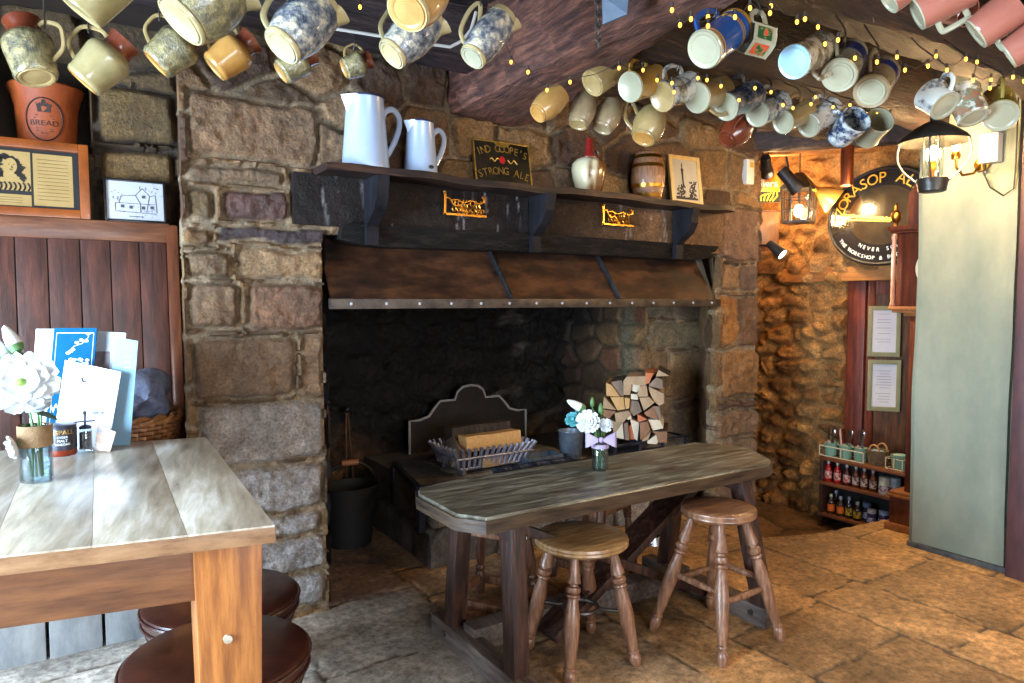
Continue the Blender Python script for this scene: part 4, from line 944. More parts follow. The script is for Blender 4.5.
q = MB(); q.span((-1.7, 3.765, 1.725), (SXR-.005, 3.81, 1.815), .006); q.span((-1.7, 3.77, 1.80), (SXR-.005, 3.905, 1.818), .004); adopt(q.build('top_rail', M_SRAIL), st)
q = MB(); q.bar((SXR+.006, 3.66, .0), (SXR+.006, 3.78, 1.81), .05, .028, (0,1,0), .004) ; adopt(q.build('end_post', mat('settle_post', (78,38,22), .35, (112,60,34), 5, (8,8,1), coat=.3)), st)
q = MB(); q.span((-1.7, 3.30, .425), (SXR-.04, 3.70, .455), .006); adopt(q.build('seat', M_SRAIL), st)
M_GREYP = mat('grey_painted_plank', (112,116,118), .6, (150,152,150), 4, (3,1,1), bump=.25, c3=(132,134,134))
q = MB(); x = .32
while x > -1.7:
    q.span((x-.192, 3.315, 0), (x-.008, 3.345, .425), .004); x -= .196
adopt(q.build('base_planks', M_GREYP), st)
q = MB(); q.span((.322, 3.32, 0), (SXR-.05, 3.7, .425), .004); adopt(q.build('end_panel', M_GREYP), st)

# ---- wicker basket with two fleeces on the settle seat
bs = thing('wicker_basket', 'tall brown wicker basket on the settle beside the stone pier', 'basket', (.235, 3.465, .456))
M_WICK = mat('wicker', (104,64,32), .55, (160,106,58), 20, bump=.4, bscale=60, dist=.004, c3=(132,84,44))
q = MB(); BH = .475; NS = 44
for j in range(26):
    z = .015+j*BH/26; r = .155+.055*(z/BH)
    q.tube([((r+.006*(1 if (i+j) % 2 else -1))*math.cos(2*PI*i/NS), (r+.006*(1 if (i+j) % 2 else -1))*math.sin(2*PI*i/NS), z) for i in range(NS)], .0098, 5, True)
for i in range(NS):
    a = 2*PI*i/NS; q.cyl((.155*math.cos(a), .155*math.sin(a), 0), (.21*math.cos(a), .21*math.sin(a), BH), .005, None, 5)
q.lathe([(0,.004),(.15,.004),(.15,.016),(0,.016)], 24); q.build('woven_sides', M_WICK, bs)
q = MB()
for ph in (0, PI): q.tube([((.214+.012*math.cos(i*.9+ph))*math.cos(2*PI*i/60), (.214+.012*math.cos(i*.9+ph))*math.sin(2*PI*i/60), BH+.012+.012*math.sin(i*.9+ph)) for i in range(60)], .011, 6, True)
q.build('rim', M_WICK, bs)
q = MB()
for o_ in (-.012, .012): q.tube([(.2*math.cos(a)*.9, .12+o_*.5, BH+.19*math.sin(a)) for a in [PI*k/18 for k in range(19)]], .012, 6)
q.build('handle', M_WICK, bs)
M_FLEECE = mat('blue_grey_fleece', (78,84,104), .95, (128,134,156), 16, bump=.9, bscale=90, dist=.008)
def fleece(P, r, sc, yaw, label):
    bmq = bmesh.new(); bmesh.ops.create_icosphere(bmq, subdivisions=5, radius=r)
    for v in bmq.verts:
        p = v.co.copy(); a = math.atan2(p.z, p.x)
        v.co *= 1+.10*math.sin(a*3+p.y*22)+.06*math.sin(p.y*50+a*2)+.05*math.sin(p.x*40+p.z*30)
        v.co = Vector((v.co.x*sc[0], v.co.y*sc[1], v.co.z*sc[2]))
    bmq.verts.index_update(); q = MB(); q.add([v.co.copy() for v in bmq.verts], [tuple(v.index for v in f.verts) for f in bmq.faces]); bmq.free()
    o = q.build('fleece_blanket', M_FLEECE); o.matrix_world = Matrix.Translation(P) @ Matrix.Rotation(yaw, 4, 'Z'); return tag(o, label, 'blanket', 'fleece blankets in the basket')
fleece((.27, 3.44, 1.03), .135, (1.1,.9,.95), .3, 'larger blue-grey fleece bulging from the wicker basket')
fleece((.165, 3.375, .965), .075, (1.0,1.1,.85), -.2, 'rolled blue-grey fleece at the front of the wicker basket')

# ---- things along the ledge over the settle
LZ = 1.819
def ledge_frame(name, label, x0, x1, h, fw, fm, pm, y=3.80, lean=.10, depth=.03):
    P = Vector(((x0+x1)/2, y, LZ)); n = Vector((0, -math.cos(lean), math.sin(lean))); F = face_frame(P, n)
    t = thing(name, label, 'picture', P, F.to_3x3(), 'framed pictures on the settle ledge'); w = x1-x0
    q = MB()
    for s in (-1, 1): q.box((fw, h, depth), (s*(w/2-fw/2), h/2, 0), None, .004)
    for z in (fw/2, h-fw/2): q.box((w-2*fw, fw, depth), (0, z, 0), None, .004)
    q.build('frame', fm, t); q = MB(); q.box((w-fw, h-fw, .006), (0, h/2, -depth*.2)); q.build('paper', pm, t)
    return t, w, h
M_FRAMEO = mat('orange_oak_frame', (114,54,14), .4, (156,80,28), 5, (1,1,1), coat=.3, bump=.1)
M_INK = mat('ink', (44,36,28), .7)
M_SEPIA = mat('sepia_paper', (150,120,66), .6, (170,140,86), 3)
t1, w1, h1 = ledge_frame('framed_engraving', 'wide orange-framed old engraving and text panel on the settle ledge', -.62, .145, .345, .040, M_FRAMEO, M_BLACK)
q = MB(); zz = -.004
q.box((.150, .235, .003), (.243, h1/2-.002, zz)); q.box((.21, .175, .003), (.054, h1/2+.03, zz)); q.box((.21, .050, .003), (.054, .072, zz)); q.box((.26, .235, .003), (-.195, h1/2-.002, zz)); q.build('mount', M_SEPIA, t1)
q = MB(); zi = zz+.002
def blob(cx, cy, rx, ry, n=20, j=0): return [(cx+rx*math.cos(2*PI*k/n)*(1+rnd.uniform(-j, j)), cy+ry*math.sin(2*PI*k/n)*(1+rnd.uniform(-j, j))) for k in range(n)]
PXc, PYc = .080, .205
for k in range(26):
    a = rnd.uniform(.3, PI*1.35); rr = rnd.uniform(.034, .05); q.prism(blob(PXc-.012+rr*math.cos(a), PYc+.018+rr*.95*math.sin(a)-(.012 if math.cos(a) < -.4 else 0), .013, .012, 10, .2), zi, zi+.0006)
for s, k in ((-1, 11), (1, 8)):
    for i in range(k): q.prism(blob(PXc+s*(.036+.008*math.sin(i*1.3)+.0012*i), PYc+.022-.009*i, .015, .010, 9, .3), zi, zi+.0006)
for i in range(9): q.tube([(PXc-.07+.017*i+.008*math.sin(k*.5), PYc-.055-.035*k/6, zi+.0008) for k in range(7)], .0035, 4)
for i in range(12): q.box((.128*rnd.uniform(.9, 1), .0016, .0006), (.243, h1/2+.09-.0165*i, zi))
for i in range(3): q.box((.16, .0014, .0006), (.046, .083-.011*i, zi))
q.build('engraving_lines', M_INK, t1)
q = MB(); q.prism(blob(PXc+.006, PYc+.018, .024, .034), zi+.0007, zi+.0012); q.prism([(PXc-.03,PYc-.035),(PXc+.035,PYc-.035),(PXc+.06,PYc-.062),(PXc,PYc-.05),(PXc-.05,PYc-.062)], zi+.001, zi+.0014); q.build('portrait_face', M_SEPIA, t1)
q = MB()
for dx_ in (.0, .017): q.prism(blob(PXc+.001+dx_, PYc+.024, .0035, .0018, 8), zi+.0013, zi+.0016)
q.prism([(PXc+.011,PYc+.022),(PXc+.016,PYc+.008),(PXc+.009,PYc+.007)], zi+.0013, zi+.0016); q.prism(blob(PXc+.009, PYc-.001, .007, .0015, 8), zi+.0013, zi+.0016); q.prism(blob(PXc+.009, PYc+.003, .008, .0012, 8), zi+.0013, zi+.0016); q.build('portrait_features', M_INK, t1)
xa, xb = at(104, 200, 1, 3.80).x, at(166, 200, 1, 3.80).x
t2, w2, h2_ = ledge_frame('framed_drawing', 'small black-framed ink drawing of a cottage inn on the settle ledge', xa, xb, .205, .011, mat('black_frame', (20,18,20), .3), mat('drawing_paper', (176,178,186), .5, (190,192,198), 3), 3.80, .12, .018)
q = MB(); ln = lambda a, b, r=.0011: q.tube([(*a, .001), (*b, .001)], r, 4)
for a, b in (((-.085,.09),(.085,.09)),((-.07,.09),(-.06,.125)),((-.06,.125),(.0,.13)),((0,.13),(.02,.09)),((0,.13),(.03,.165)),((.03,.165),(.06,.13)),((.06,.13),(.085,.135)),((.06,.13),(.045,.05)),((-.09,.05),(.09,.045)),((.02,.09),(.02,.05)),((.02,.16),(.02,.175)),((.045,.158),(.045,.172)),((-.085,.09),(-.085,.055)),((.085,.135),(.09,.05))): ln(a, b)
for x, y in ((-.055,.075),(-.02,.072),(.032,.072),(.07,.075),(.035,.125)):
    q.box((.014, .014, .0008), (x, y, .001))
for k in range(70):
    cx, cy = rnd.choice(((-.08,.12),(.085,.15),(-.07,.06),(.02,.045),(.07,.05))); x = cx+rnd.gauss(0,.014); y = cy+rnd.gauss(0,.014)
    if abs(x) < w2/2-.015 and .015 < y < h2_-.015: ln((x, y), (x+rnd.uniform(-.008,.008), y+rnd.uniform(-.008,.008)), .0008)
q.box((.06,.003,.0008),(0,.028,.001)); q.build('drawing_lines', mat('pencil', (70,72,80), .7), t2)
bc = thing('bread_crock', 'orange terracotta bread crock in the wall niche above the settle', 'crock', (-.010, 4.075, 2.141)); bc.scale = (.95, .95, 1)
q = MB(); q.lathe([(0,.003),(.115,.003),(.12,0),(.122,.01),(.136,.22),(.150,.27),(.162,.295),(.166,.31),(.16,.318),(.15,.312),(.138,.28),(.125,.05),(0,.02)], 48); q.build('pot', mat('terracotta', (140,58,16), .6, (166,78,26), 6, bump=.2, bscale=30), bc)
# printed oval badge wrapped on the crock
q = MB(); cang = math.atan2(-4.075, -.12)-.06
def onpot(x, y, o=.0012):
    r = .122+.014*min(1, y/.22)+o+max(0, y-.22)*.25; a = cang + x/.132; return Vector((r*math.cos(a), r*math.sin(a), y))
OV = [onpot(.078*math.cos(2*PI*k/48), .145+.096*math.sin(2*PI*k/48), .002) for k in range(48)]
q.tube(OV, .0032, 6, True); sub = MB(); txt(sub, 'BREAD', .040, Matrix.Identity(4))
txt(sub, 'P.  ----------', .012, Matrix.Translation((0,.036,0))) if False else None
for y, w in ((.040,.07),(.026,.085),(-.028,.07),(-.040,.07),(-.052,.03)): sub.box((w,.0035,.0012),(0,y,0))
crest = [(-.02,.056),(-.022,.075),(-.026,.09),(-.018,.084),(-.014,.092),(-.008,.088),(-.006,.1),(0,.106),(.006,.1),(.008,.088),(.014,.092),(.018,.084),(.026,.09),(.022,.075),(.02,.056)]
sub.prism([(x*1.25, (y-.05)*1.35+.05) for x, y in crest], -.0006, .0006)
q.add([onpot(p[0], .128+p[1]*.86, .0016+p[2]) for p in sub.v], sub.f); q.build('badge', mat('crock_print', (46,24,14), .6), bc)

# ================================================================== ON THE PINE TABLE
M_PAPERW = mat('white_card', (214,218,222), .85, spec=.1)
M_TEAL = mat('teal_card', (4,66,100), .85, (7,78,114), 4, spec=.1)
M_PALEB = mat('pale_blue_card', (112,150,170), .85, (132,166,182), 3)
M_WP = mat('white_print', (236,242,246), .5)
M_DKP = mat('dark_print', (40,48,66), .5)
def sheet(label, px, t, m, lean=.05, th=.0025, zb=PT, name='menu_card', dt=0):
    """card standing on the table: px = tl, tr, br, bl corners, t = distance of its lower edge"""
    tl, tr, br, bl = px
    b0 = at(*bl, 2, zb+.001); k = t
    bl3 = T(*bl, t); br3 = T(*br, t+dt); off = zb+.001-min(bl3.z, br3.z)
    ctr = (bl3+br3)/2
    ux = Vector((br3.x-bl3.x, br3.y-bl3.y, 0)).normalized(); n = Vector((ux.y, -ux.x, 0))
    up = (Vector((0,0,1))*math.cos(lean) - n*math.sin(lean)).normalized(); nn = ux.cross(up)
    def onp(u, v):
        d = ray(u, v); s = (bl3-CAM).dot(nn)/d.dot(nn); p = CAM+d*s-bl3; return (p.dot(ux), p.dot(up))
    q4 = [onp(*c) for c in (bl, br, tr, tl)]
    zlow = zb+.001
    M = Matrix.Translation(bl3) @ Matrix((ux, up, nn)).transposed().to_4x4()
    low = min(q4[0][1], q4[1][1]); ext = (bl3.z-zlow)/up.z
    q4[0] = (q4[0][0], -ext); q4[1] = (q4[1][0], -ext)
    t_ = thing(name, label, 'menu' if 'menu' in name else 'leaflet', M.translation, M.to_3x3(), 'menus and leaflets standing on the pine table')
    q = MB(); q.prism(q4, -th, 0); q.build('card', m, t_); return t_, q4
sa, _ = sheet('plain white menu sheet standing behind the teal menu, at its left side', ((36,329),(56,329),(50,450),(28,450)), 2.60, M_PAPERW)
sc_, q4 = sheet('grey-white menu sheet with a dark photo, standing behind the tall pale blue leaflet', ((97,331),(126,333),(116,448),(86,448)), 2.615, mat('greywhite_card', (150,160,170), .5, (166,174,182), 3))
q = MB(); w_ = q4[1][0]-q4[0][0]; H_ = q4[2][1]
q.prism([(w_*.2, H_*.55), (w_*.78, H_*.55), (w_*.82, H_*.84), (w_*.3, H_*.84)], 0, .001); q.build('photo', mat('photo_print', (66,60,72), .5, (140,124,120), 5), sc_)
sb, q4 = sheet('teal menu with white flower sprigs, tallest of the cards on the pine table', ((54,328),(97,328),(88,450),(44,450)), 2.57, M_TEAL)
q = MB(); w_ = q4[1][0]-q4[0][0]; H_ = q4[3][1]; x0 = q4[3][0]; z_ = .0012
def sl(y): return x0*y/H_            # the card leans in the photograph: follow its edges
for ys in ((.07*H_, .96*H_),):
    for xx in (.08, .92): q.tube([(sl(ys[0])+w_*xx, ys[0], z_), (sl(ys[1])+w_*xx, ys[1], z_)], .0012, 4)
    q.tube([(sl(.96*H_)+w_*.08, .96*H_, z_), (sl(.96*H_)+w_*.92, .96*H_, z_)], .0012, 4)
for (bx, by, dx_, dy_) in ((.35,.78,.5,.16),(.45,.72,.4,.02),(.55,.60,.3,.06)):
    q.tube([(sl(by*H_)+w_*(bx+dx_*k/6), H_*(by+dy_*k/6+.02*math.sin(k)), z_) for k in range(7)], .0012, 4)
    for k in range(7):
        cx, cy = sl(by*H_)+w_*(bx+dx_*k/6), H_*(by+dy_*k/6)
        q.prism(blob(cx+rnd.uniform(-.006,.006), cy+rnd.uniform(-.012,.012), .008, .005, 8), z_-.0005, z_+.0004)
txt(q, 'W', .045, Matrix.Translation((sl(.34*H_)+w_*.2, .34*H_, z_))); q.build('white_print', M_WP, sb)
sd, q4 = sheet('tall pale blue leaflet standing at the right of the menus', ((115,337),(138,341),(130,446),(106,446)), 2.55, M_PALEB)
q = MB(); w_ = q4[1][0]; H_ = q4[3][1]
for k in range(26): q.box((w_*.55*rnd.uniform(.6, 1), .0022, .0006), (w_*.5+q4[3][0]*(.08+.018*k), H_*(.08+.018*k), .0006))
for k in range(3): q.box((w_*.3, .006, .0006), (w_*.6+q4[3][0]*.8, H_*(.72+.05*k), .0006))
q.build('print_lines', mat('grey_print', (140,156,172), .6), sd)
se, q4 = sheet('large white menu card leaning foremost among the menus', ((65,360),(121,372),(108,448),(52,448)), 2.50, M_PAPERW, .10)
q = MB(); w_ = q4[1][0]; H_ = q4[3][1]
q.tube([(w_*.5, H_*.80, .001), (w_*.5+.006, H_*.75, .001), (w_*.5+.016, H_*.76, .001)], .0035, 5)
for k in range(5): q.box((.014*rnd.random()+.006, .003, .0006), (w_*(.55+.07*k), H_*(.36+.02*math.sin(k)), .0006))
for k in range(4): q.box((.01, .004+.012*rnd.random(), .0006), (w_*(.74+.05*k), H_*.40, .0006))
q.build('print', M_DKP, se)
sf, q4 = sheet('small coloured leaflet standing at the lower right of the white menu card', ((98,425),(116,432),(110,450),(94,450)), 2.45, mat('leaflet_print', (196,204,214), .5, (90,120,160), 9, (1,2.4,1), c3=(170,130,96)), .12, name='leaflet_card')
def on(u, v, z=PT): p = at(u, v, 2, z); return p
# jar of malt vinegar style sauce
jr = thing('sauce_jar', 'dark navy jar with gold lettering in front of the menus on the pine table', 'jar', on(63, 455), math.atan2(*[0, 1]))
jp = ROOTM[jr.name].translation; ja = math.atan2(-jp.y, -jp.x)
q = MB(); q.lathe([(0,.002),(.040,.002),(.043,.006),(.043,.022),(.041,.024)], 32); q.build('amber_base', mat('amber_glass', (120,40,16), .15, coat=.5), jr)
q = MB(); q.lathe([(.041,.022),(.0438,.023),(.0438,.095),(.043,.097)], 32); q.build('label_band', mat('navy_label', (20,26,44), .4), jr)
q = MB(); q.lathe([(.043,.096),(.044,.1),(.044,.106),(.041,.108),(0,.108)], 32); q.build('lid', mat('dark_lid', (34,38,52), .35), jr)
def wrap(t_, s_rows, r, a, m, name):
    sub = MB()
    for s, sz, y in s_rows: txt(sub, s, sz, Matrix.Translation((0, y, 0)))
    q = MB(); q.add([((r+.0006+p[2])*math.cos(a+p[0]/r), (r+.0006+p[2])*math.sin(a+p[0]/r), p[1]) for p in sub.v], sub.f); return q.build(name, m, t_)
ja2 = ja
jrM = ROOTM[jr.name]
wrap(jr, (('ASPALL', .0215, .083),), .0438, ja, M_GOLD, 'lettering'); wrap(jr, (('CYDER', .010, .067), ('MALT', .012, .055), ('VINEGAR', .011, .043)), .0438, ja, M_WP, 'small_lettering')
gm = thing('condiment_mill', 'clear glass pepper mill with a cross-shaped top beside the navy jar', 'mill', on(86, 452))
q = MB(); q.box((.05,.05,.012),(0,0,.006),None,.003); q.lathe([(.0,.012),(.022,.012),(.021,.03),(.021,.075),(.018,.085),(0,.085)], 24); q.build('glass_body', glass_mat('clear_glass', (225,235,240), .14), gm)
q = MB(); q.lathe([(0,.014),(.0185,.014),(.018,.07),(0,.07)], 20); q.build('peppercorns', mat('peppercorn', (40,40,46), .7, (96,98,106), 60, bump=.6), gm)
q = MB(); q.lathe([(0,.083),(.019,.083),(.02,.09),(.012,.096),(0,.097)], 20); q.cyl((0,0,.095),(0,0,.138),.004); q.bar((-.032,0,.108),(.032,0,.108),.008,.006,(0,0,1),.001); q.ball((0,0,.138),.007,10,6); q.build('top', mat('dark_steel', (60,64,76), .3, metal=.8), gm)
# flowers
M_STEM = mat('stem_green', (84,128,70), .5, (60,100,52), 10); M_LEAF = mat('leaf_green', (48,74,50), .45, (80,110,76), 8)
M_PETAL = mat('white_petal', (214,220,222), .6, (202,210,214), 6); M_EYE = mat('flower_eye', (120,150,60), .6)
M_TEALP = mat('teal_petal', (70,150,156), .6, (100,172,174), 6); M_LILAC = mat('lilac_ribbon', (164,150,184), .5, (182,170,200), 8)
def petals(mb, c, n, r, rings, cup, seed, ruff=.12):
    rg = random.Random(seed); c = Vector(c); n = Vector(n).normalized(); B = basis(Vector((.3,.9,.2)) if abs(n.z) > .9 else (0,0,1), n).to_4x4(); M = Matrix.Translation(c) @ B
    for ri in range(rings):
        k = 5+ri*2 if ri else 5; rr = r*(1-.24*(rings-1-ri)); tilt = cup*(rings-ri)/rings
        for p in range(k):
            a = 2*PI*p/k+ri*.5+rg.uniform(-.15, .15); w = rr*2.6/k*1.7
            vs = []; fs = []; nu, nv = 6, 5
            for i in range(nu+1):
                s = i/nu; wid = w*(math.sin(PI*min(1, .10+.55*s))**.8)*(1 if s < .8 else 1-(s-.8)*1.6)*.62
                for j in range(nv):
                    t_ = (j/(nv-1)-.5)*2
                    x = rr*s*math.cos(tilt*s); z = rr*s*math.sin(tilt*s)+ruff*rr*s*s*math.sin(j*2.1+p*1.7+ri)*.6 - .18*rr*s**3*(1-ri/(rings+1)) + .05*rr*t_*t_
                    y = wid*t_; vs.append((x*math.cos(a)-y*math.sin(a), x*math.sin(a)+y*math.cos(a), z+.004*(rings-ri)))
            for i in range(nu):
                for j in range(nv-1): q0 = i*nv+j; fs.append((q0, q0+nv, q0+nv+1, q0+1))
            mb.add(vs, fs, M)
def flower(label, root, mid, head, n, r, group, rings=3, cup=.7, seed=1, pm=None, leaf=None, bud=False, eye=True):
    root, head = Vector(root), Vector(head)
    t = thing('flower_stem', label, 'flower', root, None, group); pts = []
    for k in range(9):
        s = k/8; pts.append(root*(1-s)**2+Vector(mid)*2*s*(1-s)+head*s*s-root)
    q = MB(); q.tube(pts, .0032, 6); q.build('stem', M_STEM, t)
    q = MB()
    if bud:
        d = Vector(n).normalized(); Mh = Matrix.Translation(head-root) @ basis((1,0,.1), d).to_4x4()
        q.lathe([(0,0),(r*.3,r*.1),(r*.42,r*.6),(r*.34,r*1.2),(r*.16,r*1.7),(0,r*1.85)], 14, Mh); q.build('bud', pm or M_PETAL, t)
        q = MB(); q.lathe([(0,-.004),(r*.34,r*.06),(r*.45,r*.45),(r*.40,r*.45),(0,r*.2)], 10, Mh); q.build('calyx', M_STEM, t)
    else:
        petals(q, head-root, n, r, rings, cup, seed); q.build('bloom', pm or M_PETAL, t)
        if eye: q = MB(); q.ball(head-root+Vector(n).normalized()*.010, r*.14, 10, 8); q.build('flower_eye', M_EYE, t)
    for lp, ld, ln_ in (leaf or ()):
        p = pts[lp]; d = Vector(ld).normalized(); B = basis((0,0,1), d) if abs(d.z) < .95 else basis((1,0,0), d)
        vs = []; fs = []
        for i in range(8):
            s = i/7; w = ln_*.26*math.sin(PI*(.05+.93*s))
            for j in range(3): vs.append((-.25*ln_*s*s+(.02*ln_ if j != 1 else 0), w*(j-1), ln_*s))
        fs = [(i*3+j, (i+1)*3+j, (i+1)*3+j+1, i*3+j+1) for i in range(7) for j in range(2)]
        q = MB(); q.add(vs, fs, Matrix.Translation(p) @ B.to_4x4()); q.build('leaf', M_LEAF, t)
    return t
def vase(P, r, h, label, band, bm_, waterz):
    t = thing('glass_vase', label, 'vase', P, None)
    q = MB(); q.lathe([(0,.002),(r*.94,.002),(r,.006),(r,h*.72),(r*.92,h*.8),(r*.86,h*.86),(r*.9,h*.98),(r*.92,h),(r*.84,h),(r*.80,h*.86),(r*.93,h*.7),(r*.93,.01),(0,.008)], 32); q.build('glass', glass_mat('clear_glass'), t)
    q = MB(); q.lathe([(0,.0085),(r*.92,.0105),(r*.92,waterz),(0,waterz)], 28); q.build('water', glass_mat('water', (246,250,248), .06), t)
    return t
# left vase
LP = on(37, 481); LV = vase(LP, .042, .165, 'clear glass bottle vase on the pine table with a hessian band', 0, 0, .05)
q = MB(); q.lathe([(.0428,.105),(.0442,.107),(.0442,.165),(.0428,.167)], 28); q.build('hessian_band', mat('hessian', (122,96,66), .9, (150,122,88), 30, bump=.6, bscale=90), LV)
GF = 'white flowers in the pine table vase'
toC = (CAM-LP).normalized()
lt_ = LP.y/F0.y
def LT(u, v, o=0): return T(u, v, (LP-CAM).dot(FW)+o)
flower('large open white bloom in the pine table vase', LP+Vector((0,0,.012)), LP+Vector((.0,0,.2)), LT(22, 384), toC+Vector((-.15,0,.3)), .098, GF, 3, .5, 3, leaf=((6,RT*.9+UPC*.25,.075),(5,RT*.9+UPC*-.1,.085)))
flower('white half-open bud above the large bloom in the pine table vase', LP+Vector((.01,.01,.012)), LP+Vector((.0,.01,.25)), LT(6, 364, .05), dirpx(115), .050, GF, bud=True)
flower('green-leaved white bud at the top of the pine table flowers', LP+Vector((-.01,.01,.012)), LP+Vector((.0,.02,.25)), LT(19, 352, .04), dirpx(120), .05, GF, bud=True, leaf=((8,dirpx(-35),.06),))
flower('small white flower drooping low over the side of the pine table vase', LP+Vector((-.01,0,.012)), LP+Vector((-.03,0,.2)), LT(19, 446, -.05), dirpx(200, -.8), .045, GF, 2, .9, 5, eye=False)
flower('small white flower tucked beneath the large bloom', LP+Vector((.012,0,.012)), LP+Vector((.01,0,.15)), LT(38, 410, -.02), dirpx(80, -.6), .04, GF, 2, .9, 6, eye=False)
flower('pale bloom at the edge of the large one, beside the teal menu', LP+Vector((.015,.01,.012)), LP+Vector((.01,0,.2)), LT(44, 385, .06), dirpx(20, -.6), .045, GF, 2, .8, 7, eye=False)
# centre vase on the trestle table
CP = at(600, 470, 2, TT); CV = vase(CP, .036, .135, 'small clear glass vase with a lilac bow on the trestle table', 0, 0, .06)
CP = Vector(CP)
def CT(u, v, o=0): return T(u, v, (CP-CAM).dot(FW)+o)
tb = MB()
Mbow = Matrix.Translation(CT(601, 440, -.055)-CP) @ Matrix((RT, UPC, -FW)).transposed().to_4x4()
for s in (-1, 1):
    vs = []; fs = []
    for i in range(9):
        a = 2*PI*i/8
        for j in range(4): vs.append((s*(.006+.034*(1-math.cos(a))/1.0*.9)*(1), (.004+.030*(1-math.cos(a))/2)*(j/1.5-1), .016*math.sin(a)))
    fs = [(i*4+j, (i+1)*4+j, (i+1)*4+j+1, i*4+j+1) for i in range(8) for j in range(3)]
    tb.add(vs, fs, Mbow)
tb.ball(Mbow.translation, .011, 10, 8, (1,1,1.2)); tb.lathe([(.037,.10),(.0385,.101),(.0385,.118),(.037,.119)], 28); tb.build('bow', M_LILAC, CV)
GC = 'flowers in the trestle table vase'; cam_d = (CAM-CP).normalized()
flower('large white bloom in the trestle table vase', CP+Vector((0,0,.012)), CP+Vector((0,0,.18)), CT(588, 422), cam_d+Vector((-.1,0,.1)), .055, GC, 4, .8, 11)
flower('white bud on the highest stem of the trestle table flowers', CP+Vector((.006,0,.012)), CP+Vector((0,0,.2)), CT(585, 410, .03), dirpx(152), .05, GC, bud=True)
flower('teal dyed flower at the left of the trestle table flowers', CP+Vector((-.006,.004,.012)), CP+Vector((-.03,0,.18)), CT(573, 420, .05), cam_d+Vector((-.3,.1,.2)), .036, GC, 3, .9, 12, M_TEALP, eye=False)
flower('second teal dyed flower tucked behind the large white bloom', CP+Vector((-.006,-.006,.012)), CP+Vector((0,0,.18)), CT(581, 414, .06), cam_d, .03, GC, 3, .9, 13, M_TEALP, eye=False)
flower('small ruffled white flower right above the lilac bow', CP+Vector((.01,0,.012)), CP+Vector((.02,0,.15)), CT(605, 426), cam_d+Vector((.3,0,.2)), .034, GC, 3, .9, 14, eye=False)
flower('slim green bud standing right of the large white bloom', CP+Vector((.0,.01,.012)), CP+Vector((.02,0,.2)), CT(601, 415, .02), dirpx(92), .03, GC, bud=True, pm=M_STEM)
flower('thin green bud behind the highest white bud', CP+Vector((.0,-.01,.012)), CP+Vector((.0,0,.2)), CT(592, 407, .05), dirpx(88), .025, GC, bud=True, pm=M_STEM)
# ================================================================== HANGING MUGS
GL = dict(coat=.7)
def glz(key, c, c2=None, scale=6, lo=.35, hi=.65, rough=.25, bump=0, bs=None, c3=None, stretch=(1,1,1), dist=.004): return mat(key, c, rough, c2, scale, stretch, bump=bump, bscale=bs, coat=.55, mixlo=lo, mixhi=hi, c3=c3, dist=dist)
CLAY = {
 'cream': glz('cream_glaze', (160,146,104), (182,168,126), 5),
 'salt': glz('salt_glaze', (128,116,78), (160,146,104), 7),
 'relief': glz('relief_stoneware', (76,72,54), (166,152,106), 26, .36, .64, bump=1, bs=28, c3=(122,112,78), dist=.014),
 'blue_relief': glz('blue_relief', (40,48,66), (204,194,164), 26, .36, .64, bump=1, bs=24, c3=(116,122,128), dist=.016),
 'ochre': glz('ochre_glaze', (152,114,58), (182,142,84), 6),
 'amber': glz('amber_glaze', (160,112,52), (186,140,76), 5),
 'brown': glz('brown_glaze', (84,34,18), (112,52,28), 5),
 'tan': glz('tan_glaze', (134,112,70), (166,142,96), 7, c3=(150,128,84)),
 'greytan': glz('grey_tan_glaze', (120,102,74), (156,138,106), 7),
 'gold': glz('gold_lustre', (150,108,44), (196,152,76), 5, rough=.2),
 'white': glz('white_china', (142,140,116), (160,157,132), 4),
 'paleblue': glz('pale_blue_china', (132,176,204), (150,190,214), 4),
 'blue': glz('royal_blue', (28,62,120), (40,80,142), 5),
 'brownpat': glz('brown_pattern', (104,92,70), (186,178,156), 24, .45, .6),
 'bluepat': glz('blue_pattern', (40,58,88), (196,200,196), 30, .42, .58),
 'darkpat': glz('slate_pattern', (44,54,76), (150,150,146), 16, .45, .65),
 'fruit': glz('fruit_pattern', (150,104,80), (206,200,184), 18, .42, .55, c3=(104,116,88)),
 'greypat': glz('grey_sprig', (112,116,118), (204,204,194), 22, .4, .5),
 'pink': glz('pink_glaze', (140,82,68), (158,98,82), 4),
 'olive': glz('olive_glaze', (122,106,44), (150,134,66), 6),
 'band': glz('navy_band', (28,40,92), (36,50,108), 8),
 'goldband': glz('gold_band', (150,108,36), (176,132,52), 8),
}
HOOKS = []
